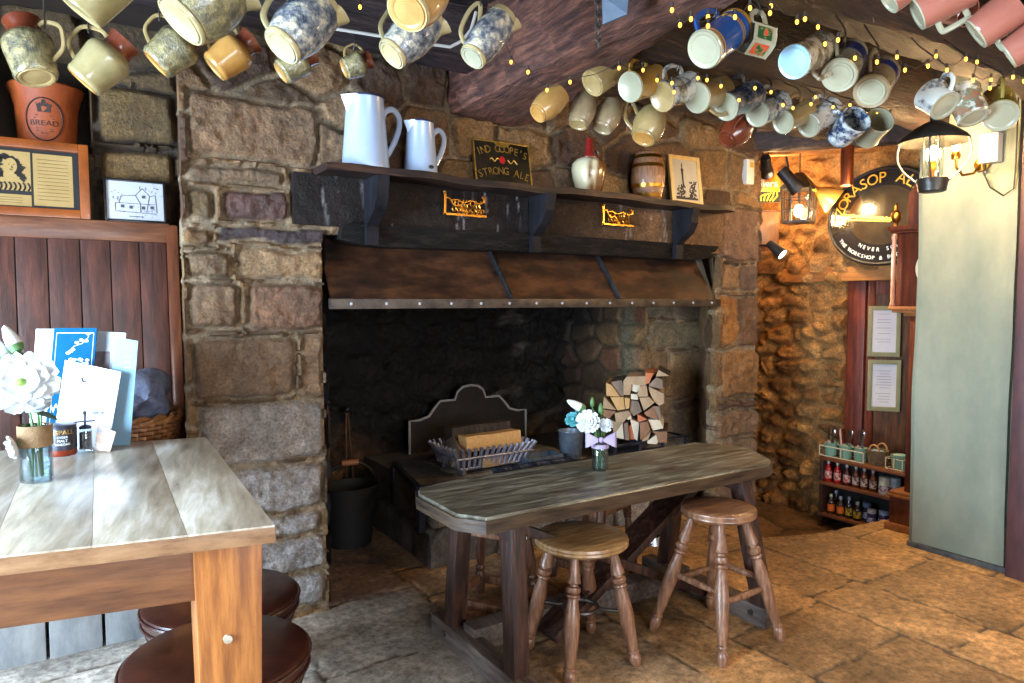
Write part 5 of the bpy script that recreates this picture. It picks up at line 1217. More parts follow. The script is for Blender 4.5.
def prof_mug(style, r0, rm, r1, h):
    """outer profile from base to rim"""
    if style == 'barrel': P_ = [(r0*.96,0),(r0,.004),(r0*1.02,h*.05),(r0*.98,h*.07)]+[(r0+(rm-r0)*math.sin(PI*min(1, k/10*.5))*1.0 if k <= 5 else 0, 0) for k in ()]; P_ += [(r0*.97+(rm-r0*.97)*math.sin(PI/2*min(1, t/.5)) if t <= .5 else rm+(r1-rm)*(1-math.cos(PI/2*(t-.5)/.5)), h*t) for t in [.08+.92*k/14 for k in range(15)]]
    elif style == 'jug': P_ = [(r0*.94,0),(r0,.005),(r0*1.06,h*.06)]+[(r0+(rm-r0)*(t/.55) if t < .55 else rm, h*t) for t in (.1,.25,.4,.52,.58)]+[(rm*.97,h*.64),(rm*.86,h*.70),(rm*.66,h*.76)]
    elif style == 'cone': P_ = [(r0*.96,0),(r0,.004)]+[(r0+(r1-r0)*t, h*t) for t in (.05,.3,.6,.9,1)]
    elif style == 'bell': P_ = [(r0*.9,0),(r0,.004),(r0*1.0,h*.04),(r0*.86,h*.09)]+[(r0*.86+(r1-r0*.86)*t**1.6, h*(.09+.91*t)) for t in (.1,.25,.4,.55,.7,.85,1)]
    else: P_ = [(r0*.95,0),(r0,.004),(r0*1.02,h*.03),(r0*.99,h*.05),(r0*.99,h*.5),(r1,h*.97),(r1*1.01,h)]
    return P_
def mug(label, bu, bv, ru, rv, t, dt, pr, style='tankard', body='white', base=None, hand=90, hf=0.0, hk='loop', bands=(), rk=None, group='', hook=True, inner=None, seg=28, sides=None, hs=1.0, spout=False, name='mug', hcol=None, foot=.86):
    """hanging mug: base disc and rim where they show, t = distance, dt = rim farther, pr = base radius in picture size at that distance"""
    B = T(bu, bv, t); R = T(ru, rv, t+dt); ax = R-B; h = ax.length; ax.normalize(); r0 = pr*t/FPX
    rm, r1 = r0*(rk or (1.0, 1.0))[0], r0*(rk or (1.0, 1.0))[1]
    hd = dirpx(hand, hf); hd = (hd-ax*hd.dot(ax)).normalized()
    t_ = thing(name, label, 'jug' if 'jug' in name else 'mug', B, basis(hd, ax), group)
    P_ = prof_mug(style, r0, rm, r1, h); th = min(.006, r0*.1); top = P_[-1]
    sg_ = sides or seg
    inn = [(max(r-th, .004), z) for r, z in reversed(P_) if z > h*.08]
    q = MB()
    if style == 'jug': q.lathe([(0,.003),(P_[0][0]*.85,.002)]+P_+[(P_[-1][0]-th, P_[-1][1])]+inn[1:]+[(0, h*.08)], sg_)
    else: q.lathe([(0,.003),(P_[0][0]*.85,.002)]+P_+[(top[0]-th*.4, h*1.008)]+inn+[(0, h*.08)], sg_)
    q.build('body', CLAY[body], t_, ang=38 if not sides else 25)
    if base: q = MB(); q.lathe([(0,.0005),(r0*foot*.75,.0015),(r0*foot*.82,-.0015),(r0*foot*.98,-.002),(r0*foot*1.0,.002),(0,.004)], seg); q.build('base', CLAY[base], t_)
    if style == 'jug':
        q = MB(); a = P_[-1]; q.lathe([(a[0]*1.02,a[1]-.002),(a[0]*.98,h*.80),(a[0]*.96,h*.86),(a[0]*1.12,h*.98),(a[0]*1.14,h),(a[0]*1.06,h),(a[0]*.9,h*.86),(a[0]*.9,a[1])], seg); q.build('neck', CLAY['brown'], t_)
    if spout:
        q = MB(); n_ = 12; vs_p = []; fs_p = []
        for i in range(n_+1):
            a = PI-.62+1.24*i/n_; k_ = (1-abs(i/n_*2-1))**.8
            for rr_, zz_ in ((r1*.97, h*.80), (r1*(1.0+.22*k_), h*.93), (r1*(1.02+.42*k_), h*1.02), (r1*(.93+.42*k_), h*1.02), (r1*.90, h*.86)): vs_p.append((rr_*math.cos(a), rr_*math.sin(a), zz_))
        for i in range(n_):
            for j in range(4): fs_p.append((i*5+j, (i+1)*5+j, (i+1)*5+j+1, i*5+j+1))
        q.add(vs_p, fs_p); q.build('spout', CLAY['cream'], t_)
    for z0, z1, cm in bands:
        rr = lambda z: np.interp(z, [p[1]/h for p in P_], [p[0] for p in P_])
        ts = [z0+(z1-z0)*k/4 for k in range(5)]
        q = MB(); q.lathe([(rr(z)+.0018, z*h) for z in ts]+[(rr(ts[-1])-.002, z1*h), (rr(ts[0])-.002, z0*h), (rr(ts[0])+.0009, z0*h)], sg_); q.build('band', CLAY[cm], t_)
    # handle
    rr = lambda z: float(np.interp(z, [p[1]/h for p in P_], [p[0] for p in P_]))
    if hk == 'loop': pts = [(rr(.84)*.96,0,h*.84),(rr(.84)+.35*r0*hs,0,h*.88),(rm+.62*r0*hs,0,h*.74),(rm+.68*r0*hs,0,h*.55),(rm+.5*r0*hs,0,h*.34),(rr(.2)*.96,0,h*.2)]
    elif hk == 'square': pts = [(rr(.8)*.96,0,h*.80),(rm+.5*r0*hs,0,h*.80),(rm+.62*r0*hs,0,h*.74),(rm+.62*r0*hs,0,h*.34),(rm+.5*r0*hs,0,h*.27),(rr(.27)*.96,0,h*.27)]
    else: pts = [(rr(.7)*.96,0,h*.66),(rm+.7*r0*hs,0,h*.95),(rm+1.0*r0*hs,0,h*.85),(rm+.95*r0*hs,0,h*.6),(rm+.55*r0*hs,0,h*.3),(rr(.15)*.96,0,h*.15)]
    # smooth the handle curve
    sm = []
    for i in range(len(pts)-1):
        p0 = Vector(pts[max(i-1,0)]); p1 = Vector(pts[i]); p2 = Vector(pts[i+1]); p3 = Vector(pts[min(i+2,len(pts)-1)])
        for k in range(4):
            s = k/4; sm.append(.5*((2*p1)+(p2-p0)*s+(2*p0-5*p1+4*p2-p3)*s*s+(3*p1-p0-3*p2+p3)*s**3))
    sm.append(Vector(pts[-1])); q = MB(); q.tube(sm, r0*(.115 if style != 'jug' else .085), 8, flat=1.5); q.build('handle', CLAY[hcol or body], t_)
    M = ROOTM[t_.name]; w = [M @ p for p in sm]; tp = max(w, key=lambda p: p.z)
    if hook: HOOKS.append((tp, r0))
    return t_
GA, GB_ = 'big relief jugs hanging from the front beam', 'two-tone stoneware jugs hanging along the beam by the wall'
bjug = dict(style='barrel', rk=(1.32, 1.08), group=GA, hcol='cream', bands=((.0,.07,'cream'),(.9,1.0,'cream')), name='relief_jug', hk='ear', hand=150, spout=True)
mug('plain cream jug cut off by the top of the photo, above the two-tone jugs', 81, 13, 116, -30, 1.95, .02, 21, 'cone', 'salt', None, 140, rk=(1.2,1.35), group=GA, name='relief_jug')
mug('grey-brown relief barrel jug with a wide cream base, hanging before the leaf-patterned one', 180, 22, 228, -18, 1.98, .07, 27, body='relief', base='cream', **{**bjug, 'hand': 130})
mug('large blue-grey relief barrel jug with a cream base, above the pier', 281, 47, 324, 6, 2.02, .08, 20, body='blue_relief', base='cream', **bjug)
mug('plain ochre jug with a broad round base, highest of the front beam jugs', 407, 12, 432, -22, 1.92, .10, 22, body='ochre', base='ochre', **{**bjug, 'hand': 80, 'hook': False})
mug('blue and cream relief jug with a spout, partly behind the ochre jug', 391, 55, 432, 18, 2.12, .06, 16, body='blue_relief', base='cream', **bjug)
mug('blue and cream relief jug with a white base, hanging next to the great beam', 472, 58, 504, 17, 2.15, .06, 13.5, body='blue_relief', base='white', **{**bjug, 'hand': 140})
jg = dict(style='jug', rk=(1.25, .9), group=GB_, name='stoneware_jug', hk='loop', hcol='tan')
mug('brown-necked relief stoneware jug hanging in front of the bread crock', 37, 78, 22, 22, 2.42, .02, 19, body='relief', base='tan', **{**jg, 'hand': 20, 'rk': (1.22,.9)})
mug('plain buff and brown stoneware jug hanging right of the bread crock', 83, 82, 126, 42, 2.45, .04, 18, body='salt', base='amber', **{**jg, 'hand': 125, 'hs': 1.5})
mug('leaf-patterned relief jug with brown neck hanging over the stone recess', 156, 64, 196, 32, 2.45, .04, 17, body='relief', base='amber', **{**jg, 'hand': 135, 'hs': 1.5})
mug('amber stoneware jug with brown neck in front of the pier top', 214, 68, 252, 40, 2.5, .04, 15, body='amber', base='ochre', **{**jg, 'hand': 120, 'hs': 1.4})
mug('small buff relief jug with brown neck tucked beneath the large blue-grey jug', 281, 73, 312, 54, 2.55, .04, 12, body='relief', base='ochre', **{**jg, 'hand': 100})
mug('smallest buff relief jug, above the tall white enamel jug', 344, 69, 370, 60, 2.6, .03, 10, body='relief', base='ochre', **{**jg, 'hand': 85})
# ---- row under the beam over the mantel
GCm = 'mugs hanging under the beam above the mantel'
wj = dict(style='barrel', rk=(1.35, 1.05), group=GCm)
mug('amber cup half hidden by the great beam', 537, 114, 560, 95, 2.85, .05, 10, body='ochre', base='amber', hand=90, hf=3, hook=False, **{**wj, 'rk': (1.4,1.2)})
mug('pale speckled tankard tucked under the edge of the great beam', 592, 84, 620, 62, 2.78, .06, 14, 'cone', 'tan', 'tan', 90, hf=3, hook=False, rk=(1.05,1.15), group=GCm)
mug('pale barrel mug below the speckled tankard at the great beam', 578, 125, 587, 97, 2.95, .03, 10, body='greytan', base='tan', hand=90, hf=3, hook=False, **wj)
mug('grey-tan barrel mug second along from the great beam, above the flagon', 602, 129, 613, 104, 3.0, .03, 10, body='greytan', base='greytan', hand=90, hf=3, hook=False, **wj)
mug('gold lustre mug with a bright white base, over the flagon', 630, 87, 655, 80, 2.72, .10, 15, 'tankard', 'gold', 'white', 100, rk=(1,1.05), group=GCm, foot=1)
mug('buff barrel jug hanging lower than the others, above the little barrel', 643, 139, 655, 112, 3.0, .04, 12, body='tan', base='amber', hand=140, **{**wj, 'hk': 'ear', 'rk': (1.4,1.0)})
mug('cream-based mug with red and blue figure, right of the gold lustre mug', 662, 97, 690, 86, 2.75, .10, 15, 'bell', 'greypat', 'tan', 95, rk=(1,1.0), group=GCm, foot=1, bands=((.25,.5,'brownpat'),))
mug('ribbed cream mug with a green-white base and low loop handle, above the framed print', 697, 98, 722, 91, 2.80, .10, 15, 'tankard', 'tan', 'white', -55, rk=(.95,1), group=GCm, foot=1, hook=False)
mug('slate-blue figured mug with a pale base, above the edge of the framed print', 726, 107, 752, 95, 2.85, .10, 14, 'tankard', 'darkpat', 'white', 95, rk=(1,1.1), group=GCm, foot=1)
mug('shiny brown glazed jug hanging over the end of the mantel shelf', 726, 141, 748, 118, 3.05, .04, 9, 'barrel', 'brown', 'brown', 50, rk=(1.7,.9), group=GCm)
mug('blue and white printed mug third from the end of the mantel row', 757, 114, 779, 104, 2.95, .09, 13, 'tankard', 'bluepat', 'white', 95, rk=(1,1.08), group=GCm, foot=1)
mug('cream and brown mug squeezed between two patterned mugs by the spotlights', 783, 122, 806, 112, 3.0, .08, 12, 'bell', 'tan', 'white', 80, rk=(1,1.05), group=GCm, foot=1)
mug('white mug with a red and green sprig, right of the cream and brown one', 808, 126, 832, 110, 3.05, .07, 12, 'tankard', 'greypat', 'white', 90, rk=(1,1.1), group=GCm, foot=1)
mug('white tilted cup with blue print, its mouth open towards the room', 838, 137, 857, 119, 3.15, -.13, 13, 'cone', 'bluepat', 'white', 150, rk=(1.05,1.12), group=GCm)
mug('plain grey-white cup with open mouth, next to the blue-printed cup', 866, 138, 880, 120, 3.2, -.14, 12, 'tankard', 'white', 'white', 120, rk=(1.05,1.1), group=GCm)
# ---- row under the middle beam
GDm = 'tankards hanging under the middle beam'
mug('large royal blue tankard with gold bands', 704, 50, 735, 28, 2.12, .09, 19, 'tankard', 'blue', 'white', 130, rk=(1,1.0), group=GDm, foot=.98, bands=((0,.05,'white'),(.05,.08,'goldband'),(.11,.14,'goldband'),(.70,.72,'goldband'),(.75,.77,'goldband'),(.93,1.0,'goldband')))
om = mug('white hexagonal mug with a green and red flower panel', 768, 43, 746, 37, 2.2, -.02, 17, 'tankard', 'white', 'white', 90, rk=(1,1.02), group=GDm, sides=6)
q = MB(); h_ = (T(746,37,2.18)-T(768,43,2.2)).length; r_m = 17*2.2/FPX
for k in range(6):
    a = PI/6+k*PI/3; Mk = Matrix.Translation((r_m*.868*math.cos(a), r_m*.868*math.sin(a), h_*.55)) @ Matrix.Rotation(a, 4, 'Z')
    q.box((.002, r_m*.7, h_*.62), (.001,0,0), Mk)
q.build('flower_panel', mat('flower_panel', (30,70,40), .3, (190,60,40), 40, mixlo=.48, mixhi=.6, c3=(120,110,60)), om)
mug('pale blue based mug with a brown pattern and square handle', 794, 62, 822, 48, 2.25, .10, 17, 'tankard', 'brownpat', 'paleblue', -45, rk=(1,1.0), group=GDm, foot=1, hk='square', hook=False)
mug('white tankard with a navy band, its round base facing out', 839, 76, 850, 55, 2.3, .12, 17, 'tankard', 'white', 'white', 95, rk=(1.05,1.0), group=GDm, foot=.78, bands=((.55,.85,'band'),))
mug('second navy-banded white tankard, lower and nearer the lantern', 871, 92, 882, 72, 2.38, .12, 17, 'tankard', 'greytan', 'white', 92, rk=(1.05,1.0), group=GDm, foot=.78, bands=((.6,.82,'band'),))
mug('white mug with a grey sprig hanging above the lantern', 945, 106, 930, 94, 2.5, .06, 15, 'tankard', 'greypat', 'white', 92, rk=(1,1.1), group=GDm, foot=.98)
mug('fruit-patterned white mug with a low square handle above the lantern glass', 974, 118, 962, 92, 2.5, .05, 15, 'tankard', 'fruit', 'white', -20, rk=(1,1.1), group=GDm, hk='loop', hook=False)
mug('olive-sided mug with a pale disc base, above the white electric box', 1001, 116, 997, 101, 2.5, .10, 16, 'tankard', 'olive', 'white', 88, rk=(1,1.0), group=GDm, foot=1)
# ---- pink cups at the top right corner
GP = 'pink cups with white insides at the top corner'
pk_ = dict(style='cone', body='pink', group=GP, hcol='white', hk='square')
mug('pink cup end cut by the top edge, first of the pink cups', 889, 2, 914, -18, 1.95, -.02, 13, base='white', hand=110, rk=(1.0,1.2), foot=1, **pk_)
mug('long pink cup with a white base and white square handle', 917, 14, 966, -14, 1.95, -.05, 17, base='white', hand=-62, rk=(1.05,1.25), foot=1, hook=False, **pk_)
mug('pink cup with its pale open mouth turned towards the room', 946, 10, 968, 12, 2.05, -.06, 12, base='white', hand=85, rk=(1.0,1.15), foot=1, **pk_)
mug('biggest pink cup, with a white square handle at the lower side', 976, 34, 1016, 5, 1.9, -.05, 17, base='white', hand=-50, rk=(1.05,1.2), foot=1, hook=False, **pk_)
mug('pink cup at the right edge of the photo below the biggest one', 1008, 55, 1044, 32, 1.88, -.05, 15, base='white', hand=-60, rk=(1.05,1.2), foot=1, hook=False, **pk_)
# hooks reach from the handles to the beams
beam_boxes = [(o, min(Vector(c).x for s in sec for c in s), max(Vector(c).x for s in sec for c in s), sec) for o, sec in BEAMS]
for tp, r0 in HOOKS:
    best = None
    for o, x0, x1, sec in beam_boxes:
        if x0-.3 <= tp.x <= x1+.3:
            cs = [Vector(c) for s in sec for c in s]; yc = sum(c.y for c in cs)/len(cs); zb = min(c.z for c in cs)
            if len(sec) == 5: yc = tp.y; xc = 1.65 if tp.x < 1.75 else 1.8; dist = abs(tp.x-xc)+.3
            else: dist = abs(tp.y-yc)
            if best is None or dist < best[0]: best = (dist, o, yc, zb)
    _, o, yc, zb = best
    q = MB(); y2 = tp.y+max(-.25, min(.25, yc-tp.y))
    zt = max(zb+.02, tp.z+.02)
    q.tube([(tp.x, tp.y+.012, tp.z-.012), (tp.x, tp.y, tp.z-.02), (tp.x, tp.y-.012, tp.z-.008), (tp.x, tp.y-.010, tp.z+.012), (tp.x, tp.y, tp.z+.03), (tp.x, (tp.y+y2)/2, (tp.z+.03+zt+.03)/2), (tp.x, y2, zt+.06)], .0028, 6)
    q.build('hook', M_GREYIRON, o)
# cable running along the beam behind the relief jugs
q = MB(); q.tube([T(330, 28, 2.45), T(362, 33, 2.47), T(392, 38, 2.49), T(430, 44, 2.53), T(450, 47, 2.55), T(462, 41, 2.55), T(471, 30, 2.55), T(476, 12, 2.55)], .006, 8); tag(q.build('conduit_pipe', mat('pale_conduit', (166,162,156), .45)), 'thin pale conduit pipe running behind the relief jugs to the great beam', 'pipe')
# chain and plate on the great beam
cn_ = thing('iron_chain', 'short iron chain hanging on the side of the great beam', 'chain', (0,0,0)); 
q = MB(); xa = 1.60
for k in range(9):
    p = T(597+k*.2, -6+k*6.2, 2.16); q.tube([p + (RT if k % 2 else FW)*(.008*math.cos(a)) + UPC*(.013*math.sin(a)) for a in [2*PI*i/10 for i in range(10)]], .0035, 6, True)
cn_.matrix_world = Matrix.Identity(4); q.build('links', M_GREYIRON, cn_)
pp = [T(602,-4,2.14), T(629,-6,2.10), T(627,14,2.10), T(603,24,2.15)]
q = MB(); q.add(pp+[p+FW*.012 for p in pp], [(0,1,2,3),(7,6,5,4),(0,4,5,1),(1,5,6,2),(2,6,7,3),(3,7,4,0)]); tag(q.build('metal_plate', mat('blue_grey_plate', (58,72,88), .5, (84,96,108), 8)), 'blue-grey metal plate fixed on the great beam beside the chain', 'plate')

# ================================================================== FAIRY LIGHTS
M_BULB = emit_mat('warm_bulb', (255,184,70), 5.0)
M_WIRE = mat('dark_wire', (40,30,22), .6)
def fairy(label, pts, sag=.02):
    t = thing('string_light', label, 'fairy lights', (0,0,0), None, 'strings of warm fairy lights along the beams')
    P3 = [T(u, v, d) for u, v, d in pts]; w = []
    for a, b in zip(P3, P3[1:]):
        for k in range(6): s = k/6; w.append(a.lerp(b, s)+Vector((0,0,.022-sag*math.sin(PI*s))))
    w.append(P3[-1]+Vector((0,0,.022))); q = MB(); q.tube(w, .0014, 5); q.build('wire', M_WIRE, t)
    for p in P3:
        q = MB(); q.ball(p, .0054, 8, 6, (1,1,1.5)); q.build('bulb', M_BULB, t)
        q = MB(); q.cyl(p+Vector((0,0,.006)), p+Vector((0,0,.022)), .0045, None, 8); q.build('bulb_socket', M_WIRE, t)
fairy('fairy lights on the side of the great beam above the ale sign', [(360,7,2.3),(412,-4,2.3),(497,14,2.3),(511,62,2.6),(528,72,2.55),(547,90,2.6),(570,82,2.55),(619,68,2.5),(643,70,2.6)])
fairy('fairy lights at the near end of the great beam above the royal blue tankard', [(672,10,2.0),(680,25,2.05),(691,19,2.0),(708,26,2.02),(708,17,2.02),(735,17,2.05),(750,8,2.05),(770,13,2.1),(771,6,2.1),(797,22,2.15),(805,19,2.15),(818,27,2.2),(825,44,2.2),(838,40,2.2)])
fairy('fairy lights looped over the row of mugs above the mantel', [(657,80,2.62),(672,83,2.62),(674,92,2.62),(698,78,2.7),(707,80,2.7),(721,86,2.72),(739,100,2.72),(755,88,2.78),(771,92,2.82),(783,105,2.85),(793,108,2.88),(811,104,2.92),(815,97,2.95),(833,107,3.0),(850,105,3.05),(868,112,3.1),(877,112,3.1),(890,115,3.12)])
fairy('fairy lights along the middle beam above the lantern', [(855,58,2.25),(877,62,2.3),(897,57,2.35),(905,70,2.38),(928,66,2.42),(936,56,2.42),(947,70,2.45),(966,59,2.45),(977,62,2.48),(973,80,2.48),(991,80,2.5),(990,88,2.5),(1013,77,2.52),(1024,81,2.55)])

# ================================================================== LAMPS ON THE RIGHT
LC = Vector((3.5, 1.73, 2.12))
ln_ = thing('ceiling_lantern', 'big dark metal ceiling lantern with a glowing bulb in front of the plaster pillar', 'lamp', LC)
M_LAMP = mat('lamp_metal', (44,42,40), .4, (70,66,60), 14, metal=.6)
q = MB(); q.lathe([(.03,.20),(.05,.195),(.10,.165),(.165,.115),(.178,.095),(.18,.085),(.172,.09),(.16,.105),(.095,.155),(.045,.185),(0,.19)], 40); q.cyl((0,0,.19),(0,0,.31),.022); q.build('shade', M_LAMP, ln_)
q = MB(); q.lathe([(0,-.19),(.06,-.19),(.07,-.185),(.078,-.13),(.078,-.115),(.066,-.112),(0,-.112)], 32); q.build('base_cup', M_LAMP, ln_)
for i in range(4):
    a = i*PI/2+.35; q = MB()
    q.tube([((.168-.10*s**2+.028*math.sin(PI*s))*math.cos(a), (.168-.10*s**2+.028*math.sin(PI*s))*math.sin(a), .095-.235*s) for s in [k/12 for k in range(13)]], .0062, 6); q.build('rib', mat('rib_steel', (120,116,108), .35, metal=.8), ln_)
for i in range(3):
    a = i*2*PI/3; q = MB(); q.cyl((.048*math.cos(a), .048*math.sin(a), -.11), (.048*math.cos(a), .048*math.sin(a), .15), .004, None, 8); q.build('rod', M_LAMP, ln_)
q = MB(); q.lathe([(.05,-.11),(.052,-.10),(.052,.10),(.05,.11)], 28); q.build('glass_chimney', glass_mat('clear_glass'), ln_)
q = MB(); q.lathe([(0,-.11),(.024,-.11),(.026,-.06),(.020,-.05),(.02,-.02),(0,-.02)], 20); q.build('bulb_holder', M_BRASS, ln_)
q = MB(); q.ball((0,0,.03), .026, 16, 12, (1,1,1.5)); q.build('bulb', emit_mat('lantern_bulb', (255,222,160), 60), ln_)
q = MB(); q.cyl((0,0,.31), (0,0,.78), .004, None, 8); q.build('hanging_rod', M_LAMP, ln_); ln_.scale = (.84,)*3
wl = thing('wall_sconce', 'small brass wall sconce with a bare glowing bulb behind the lantern', 'lamp', (4.15, 1.80, 2.17))
q = MB(); q.lathe([(0,0),(.04,0),(.036,.014),(0,.02)], 24, Matrix.Rotation(-PI/2, 4, 'Y')); q.build('back_plate', M_BRASS, wl)
q = MB(); q.tube([(-.01,0,0),(-.05,.02,-.05),(-.10,.05,-.06),(-.15,.06,-.02),(-.155,.06,.02)], .007, 8); q.lathe([(0,.02),(.02,.02),(.024,.04),(.016,.06),(0,.06)], 16, Matrix.Translation((-.155,.06,0))); q.build('arm', M_BRASS, wl)
q = MB(); q.ball((-.155,.06,.085), .02, 14, 10, (1,1,1.3)); q.build('bulb', emit_mat('sconce_bulb', (255,214,150), 30), wl)
eb = thing('junction_box', 'white electric box with a dangling cable high on the plaster pillar', 'box', (4.15, 1.75, 2.24))
M_WPL = mat('white_plastic', (206,204,196), .4)
q = MB(); q.box((.06,.09,.15), (-.03,0,0), None, .006); q.build('case', M_WPL, eb)
q = MB(); q.box((.004,.06,.035), (-.061,0,.035), None, .001); q.build('label_plate', mat('pale_label', (180,176,160), .5), eb)
q = MB(); q.tube([(-.03,.03,-.075),(-.03,.03,-.12),(-.02,.0,-.2),(-.012,-.06,-.25),(-.01,-.105,-.22),(-.01,-.11,-.12),(-.01,-.11,.1),(-.01,-.11,.3)], .0045, 6); q.tube([(-.04,.02,-.07),(-.045,.025,-.13)], .004, 6); q.build('cable', M_BLACK, eb)
# hanging glass-sided lantern in the passage
HL = at(799, 203, 0, 4.48); hl = thing('hanging_lantern', 'square iron lantern with glowing panes hanging in the passage', 'lantern', HL, .35)
q = MB(); q.prism([(-.09,-.09),(.09,-.09),(.09,.09),(-.09,.09)], -.145, -.13); q.build('floor_plate', M_LAMP, hl)
q = MB(); q.lathe([(.155,.10),(.14,.115),(.05,.2),(.03,.215),(0,.22)], 4, Matrix.Rotation(PI/4, 4, 'Z')); q.prism([(-.1,-.1),(.1,-.1),(.1,.1),(-.1,.1)], .09, .105); q.build('lantern_roof', M_LAMP, hl)
q = MB()
for sx in (-1, 1):
    for sy in (-1, 1): q.bar((sx*.085, sy*.085, -.135), (sx*.098, sy*.098, .095), .012, .012)
for s in (-1, 1):
    for z in (-.05, .03):
        q.bar((-.09, s*.09, z), (.09, s*.09, z), .006, .006); q.bar((s*.09, -.09, z), (s*.09, .09, z), .006, .006)
    for k in (-.03, .03): q.bar((k, s*.087, -.13), (k, s*.096, .095), .006, .006); q.bar((s*.087, k, -.13), (s*.096, k, .095), .006, .006)
q.build('frame', M_LAMP, hl)
q = MB(); q.ball((0,0,-.055), .034, 14, 10, (1,1,1.35)); q.build('bulb', emit_mat('passage_bulb', (255,226,170), 26), hl)
q = MB(); q.tube([(0,0,.22),(0,0,2.58-HL.z)], .005, 6); q.build('hanging_rod', M_LAMP, hl)
q = MB()
for s in (-1, 1): q.box((.17, .002, .21), (0, s*.086, -.02)); q.box((.002, .17, .21), (s*.086, 0, -.02))
q.build('panes', glass_mat('window_glass'), hl)
def spot(label, head, aim, mount, lit, k=1.0):
    head, aim, mount = Vector(head), Vector(aim), Vector(mount); d = (aim-head).normalized()
    t = thing('spotlight', label, 'spotlight', head, None, 'small swivel spotlights')
    M = basis((0,0,1), d).to_4x4(); q = MB(); q.lathe([(0,-.075*k),(.03*k,-.075*k),(.034*k,-.06*k),(.036*k,.0),(.046*k,.06*k),(.046*k,.075*k),(.042*k,.075*k),(.038*k,.05*k),(0,.045*k)], 24, M); q.build('can', M_BLACKIRON if not lit else mat('spot_grey', (56,54,52), .4, metal=.5), t)
    q = MB(); q.lathe([(0,.056*k),(.038*k,.056*k),(.040*k,.066*k),(0,.066*k)], 20, M); q.build('lens', emit_mat('spot_lens', (255,240,206), 22) if lit else M_GREYIRON, t)
    q = MB(); q.tube([(0,0,0), (mount-head)*.5+Vector((0,0,.01)), mount-head], .008, 6); q.build('bracket', M_BLACKIRON, t)
SP = at(776, 249, 0, 4.24); spot('lit grey spotlight low on the pier edge by the wooden board', SP, SP+Vector((.10,-.60,-.50)), SP+Vector((-.05,.10,.03)), True, .9)
p_ = at(790, 180, 0, 4.25); spot('black spotlight angled down beneath the passage beam, beside the lantern', p_, p_+Vector((.3,-.25,-.45)), p_+Vector((-.02,.02,.16)), False, 1.25)
p_ = at(766, 166, 0, 4.17); light_at_sign = p_.copy(); spot('dark spotlight above the orange sign', p_, at(768, 190, 0, 4.32), p_+Vector((-.04,.02,.12)), False, 1.05)
cp = thing('copper_pendant', 'copper tube pendant lamp hanging under the passage beam', 'lamp', at(847, 166, 0, 4.25))
q = MB(); q.lathe([(0,.125),(.036,.125),(.039,.12),(.039,-.125),(.036,-.125),(.036,.115),(0,.118)], 32); q.build('tube_shade', mat('copper', (140,72,44), .28, (170,92,58), 8, metal=.85), cp)
q = MB(); q.tube([(0,0,.12),(0,0,.3)], .004, 6); q.build('cord', M_BLACK, cp)
q = MB(); q.ball((0,0,-.085), .024, 12, 8); q.build('bulb', emit_mat('sconce_bulb', (255,214,150), 30), cp)
cs_ = at(826, 196, 0, 4.6); co = thing('cone_lamp', 'golden cone-shaped lamp shade left of the round pub mirror', 'lamp', cs_, basis((0,0,1), Vector((-.5,.55,.55))))
q = MB(); q.lathe([(.022,.07),(.03,.06),(.095,-.07),(.088,-.07),(.024,.055),(.018,.062)], 32); q.build('shade', mat('golden_shade', (196,146,58), .4, (224,178,84), 5, metal=.4), co)
q = MB(); q.lathe([(0,.12),(.02,.12),(.022,.06),(0,.06)], 16); q.build('cap', M_BRASS, co)
q = MB(); q.ball((0,0,.02), .018, 12, 8); q.build('bulb', emit_mat('cone_bulb', (255,206,130), 8), co)
cI = basis((0,0,1), Vector((-.5,.55,.55))).inverted()
q = MB(); q.tube([(0,0,.11), cI @ Vector((.10,.02,.02)) + Vector((0,0,.08)), cI @ Vector((4.80-cs_.x, .03, .08))], .007, 6); q.build('arm', M_BRASS, co)

# ================================================================== PASSAGE SIGNS AND MIRROR
FW_ = (-1,0,0)
MX_ = 4.715; mc = at(882, 216, 0, MX_)
mr = thing('pub_mirror', 'oval pub mirror with gold lettering on the passage wall', 'mirror', mc, face_frame(mc, (-1,.0,.06)).to_3x3())
MWx, MHy = .385, .325
ov = [(MWx*math.cos(2*PI*k/72), MHy*math.sin(2*PI*k/72)) for k in range(72)]
q = MB(); q.prism(ov, -.004, .0); q.build('glass', mat('dim_mirror', (120,112,98), .10, (150,142,124), 4, metal=.9), mr)
q = MB(); q.tube([(x, y, .0) for x, y in ov], .012, 8, True); q.build('frame', M_BLACKIRON, mr)
def arcband(a0, a1, k0, k1, n=28): return [(MWx*k0*math.cos(a0+(a1-a0)*i/n), MHy*k0*math.sin(a0+(a1-a0)*i/n)) for i in range(n+1)]+[(MWx*k1*math.cos(a1+(a0-a1)*i/n), MHy*k1*math.sin(a1+(a0-a1)*i/n)) for i in range(n+1)]
q = MB(); q.prism(arcband(math.radians(10), math.radians(172), .64, .985), .0004, .0012); q.prism(arcband(math.radians(198), math.radians(342), .60, .985), .0004, .0012); q.build('dark_band', mat('mirror_black', (26,26,30), .25, coat=.4), mr)
q = MB(); s = 'ZORASOP ALES'
for i, c in enumerate(s):
    if c == ' ': continue
    a = math.radians(168-i*12.6); M = Matrix.Translation((MWx*.80*math.cos(a), MHy*.80*math.sin(a), .0016)) @ Matrix.Rotation(math.atan2(MHy*math.sin(a)*MWx, MWx*math.cos(a)*MHy)*1.0-PI/2, 4, 'Z'); txt(q, c, .105, M, ext=.0012)
q.prism([(-.33,.0),(-.10,-.025),(.06,-.045),(.06,-.038),(-.32,.012)], .0004, .0012)
for k in range(12): q.prism(blob(-.27+.03*k, .03-.005*k, .02, .012, 8, .3), .0005, .0013)  # gold strip and row of blobs drawn across the middle of the glass
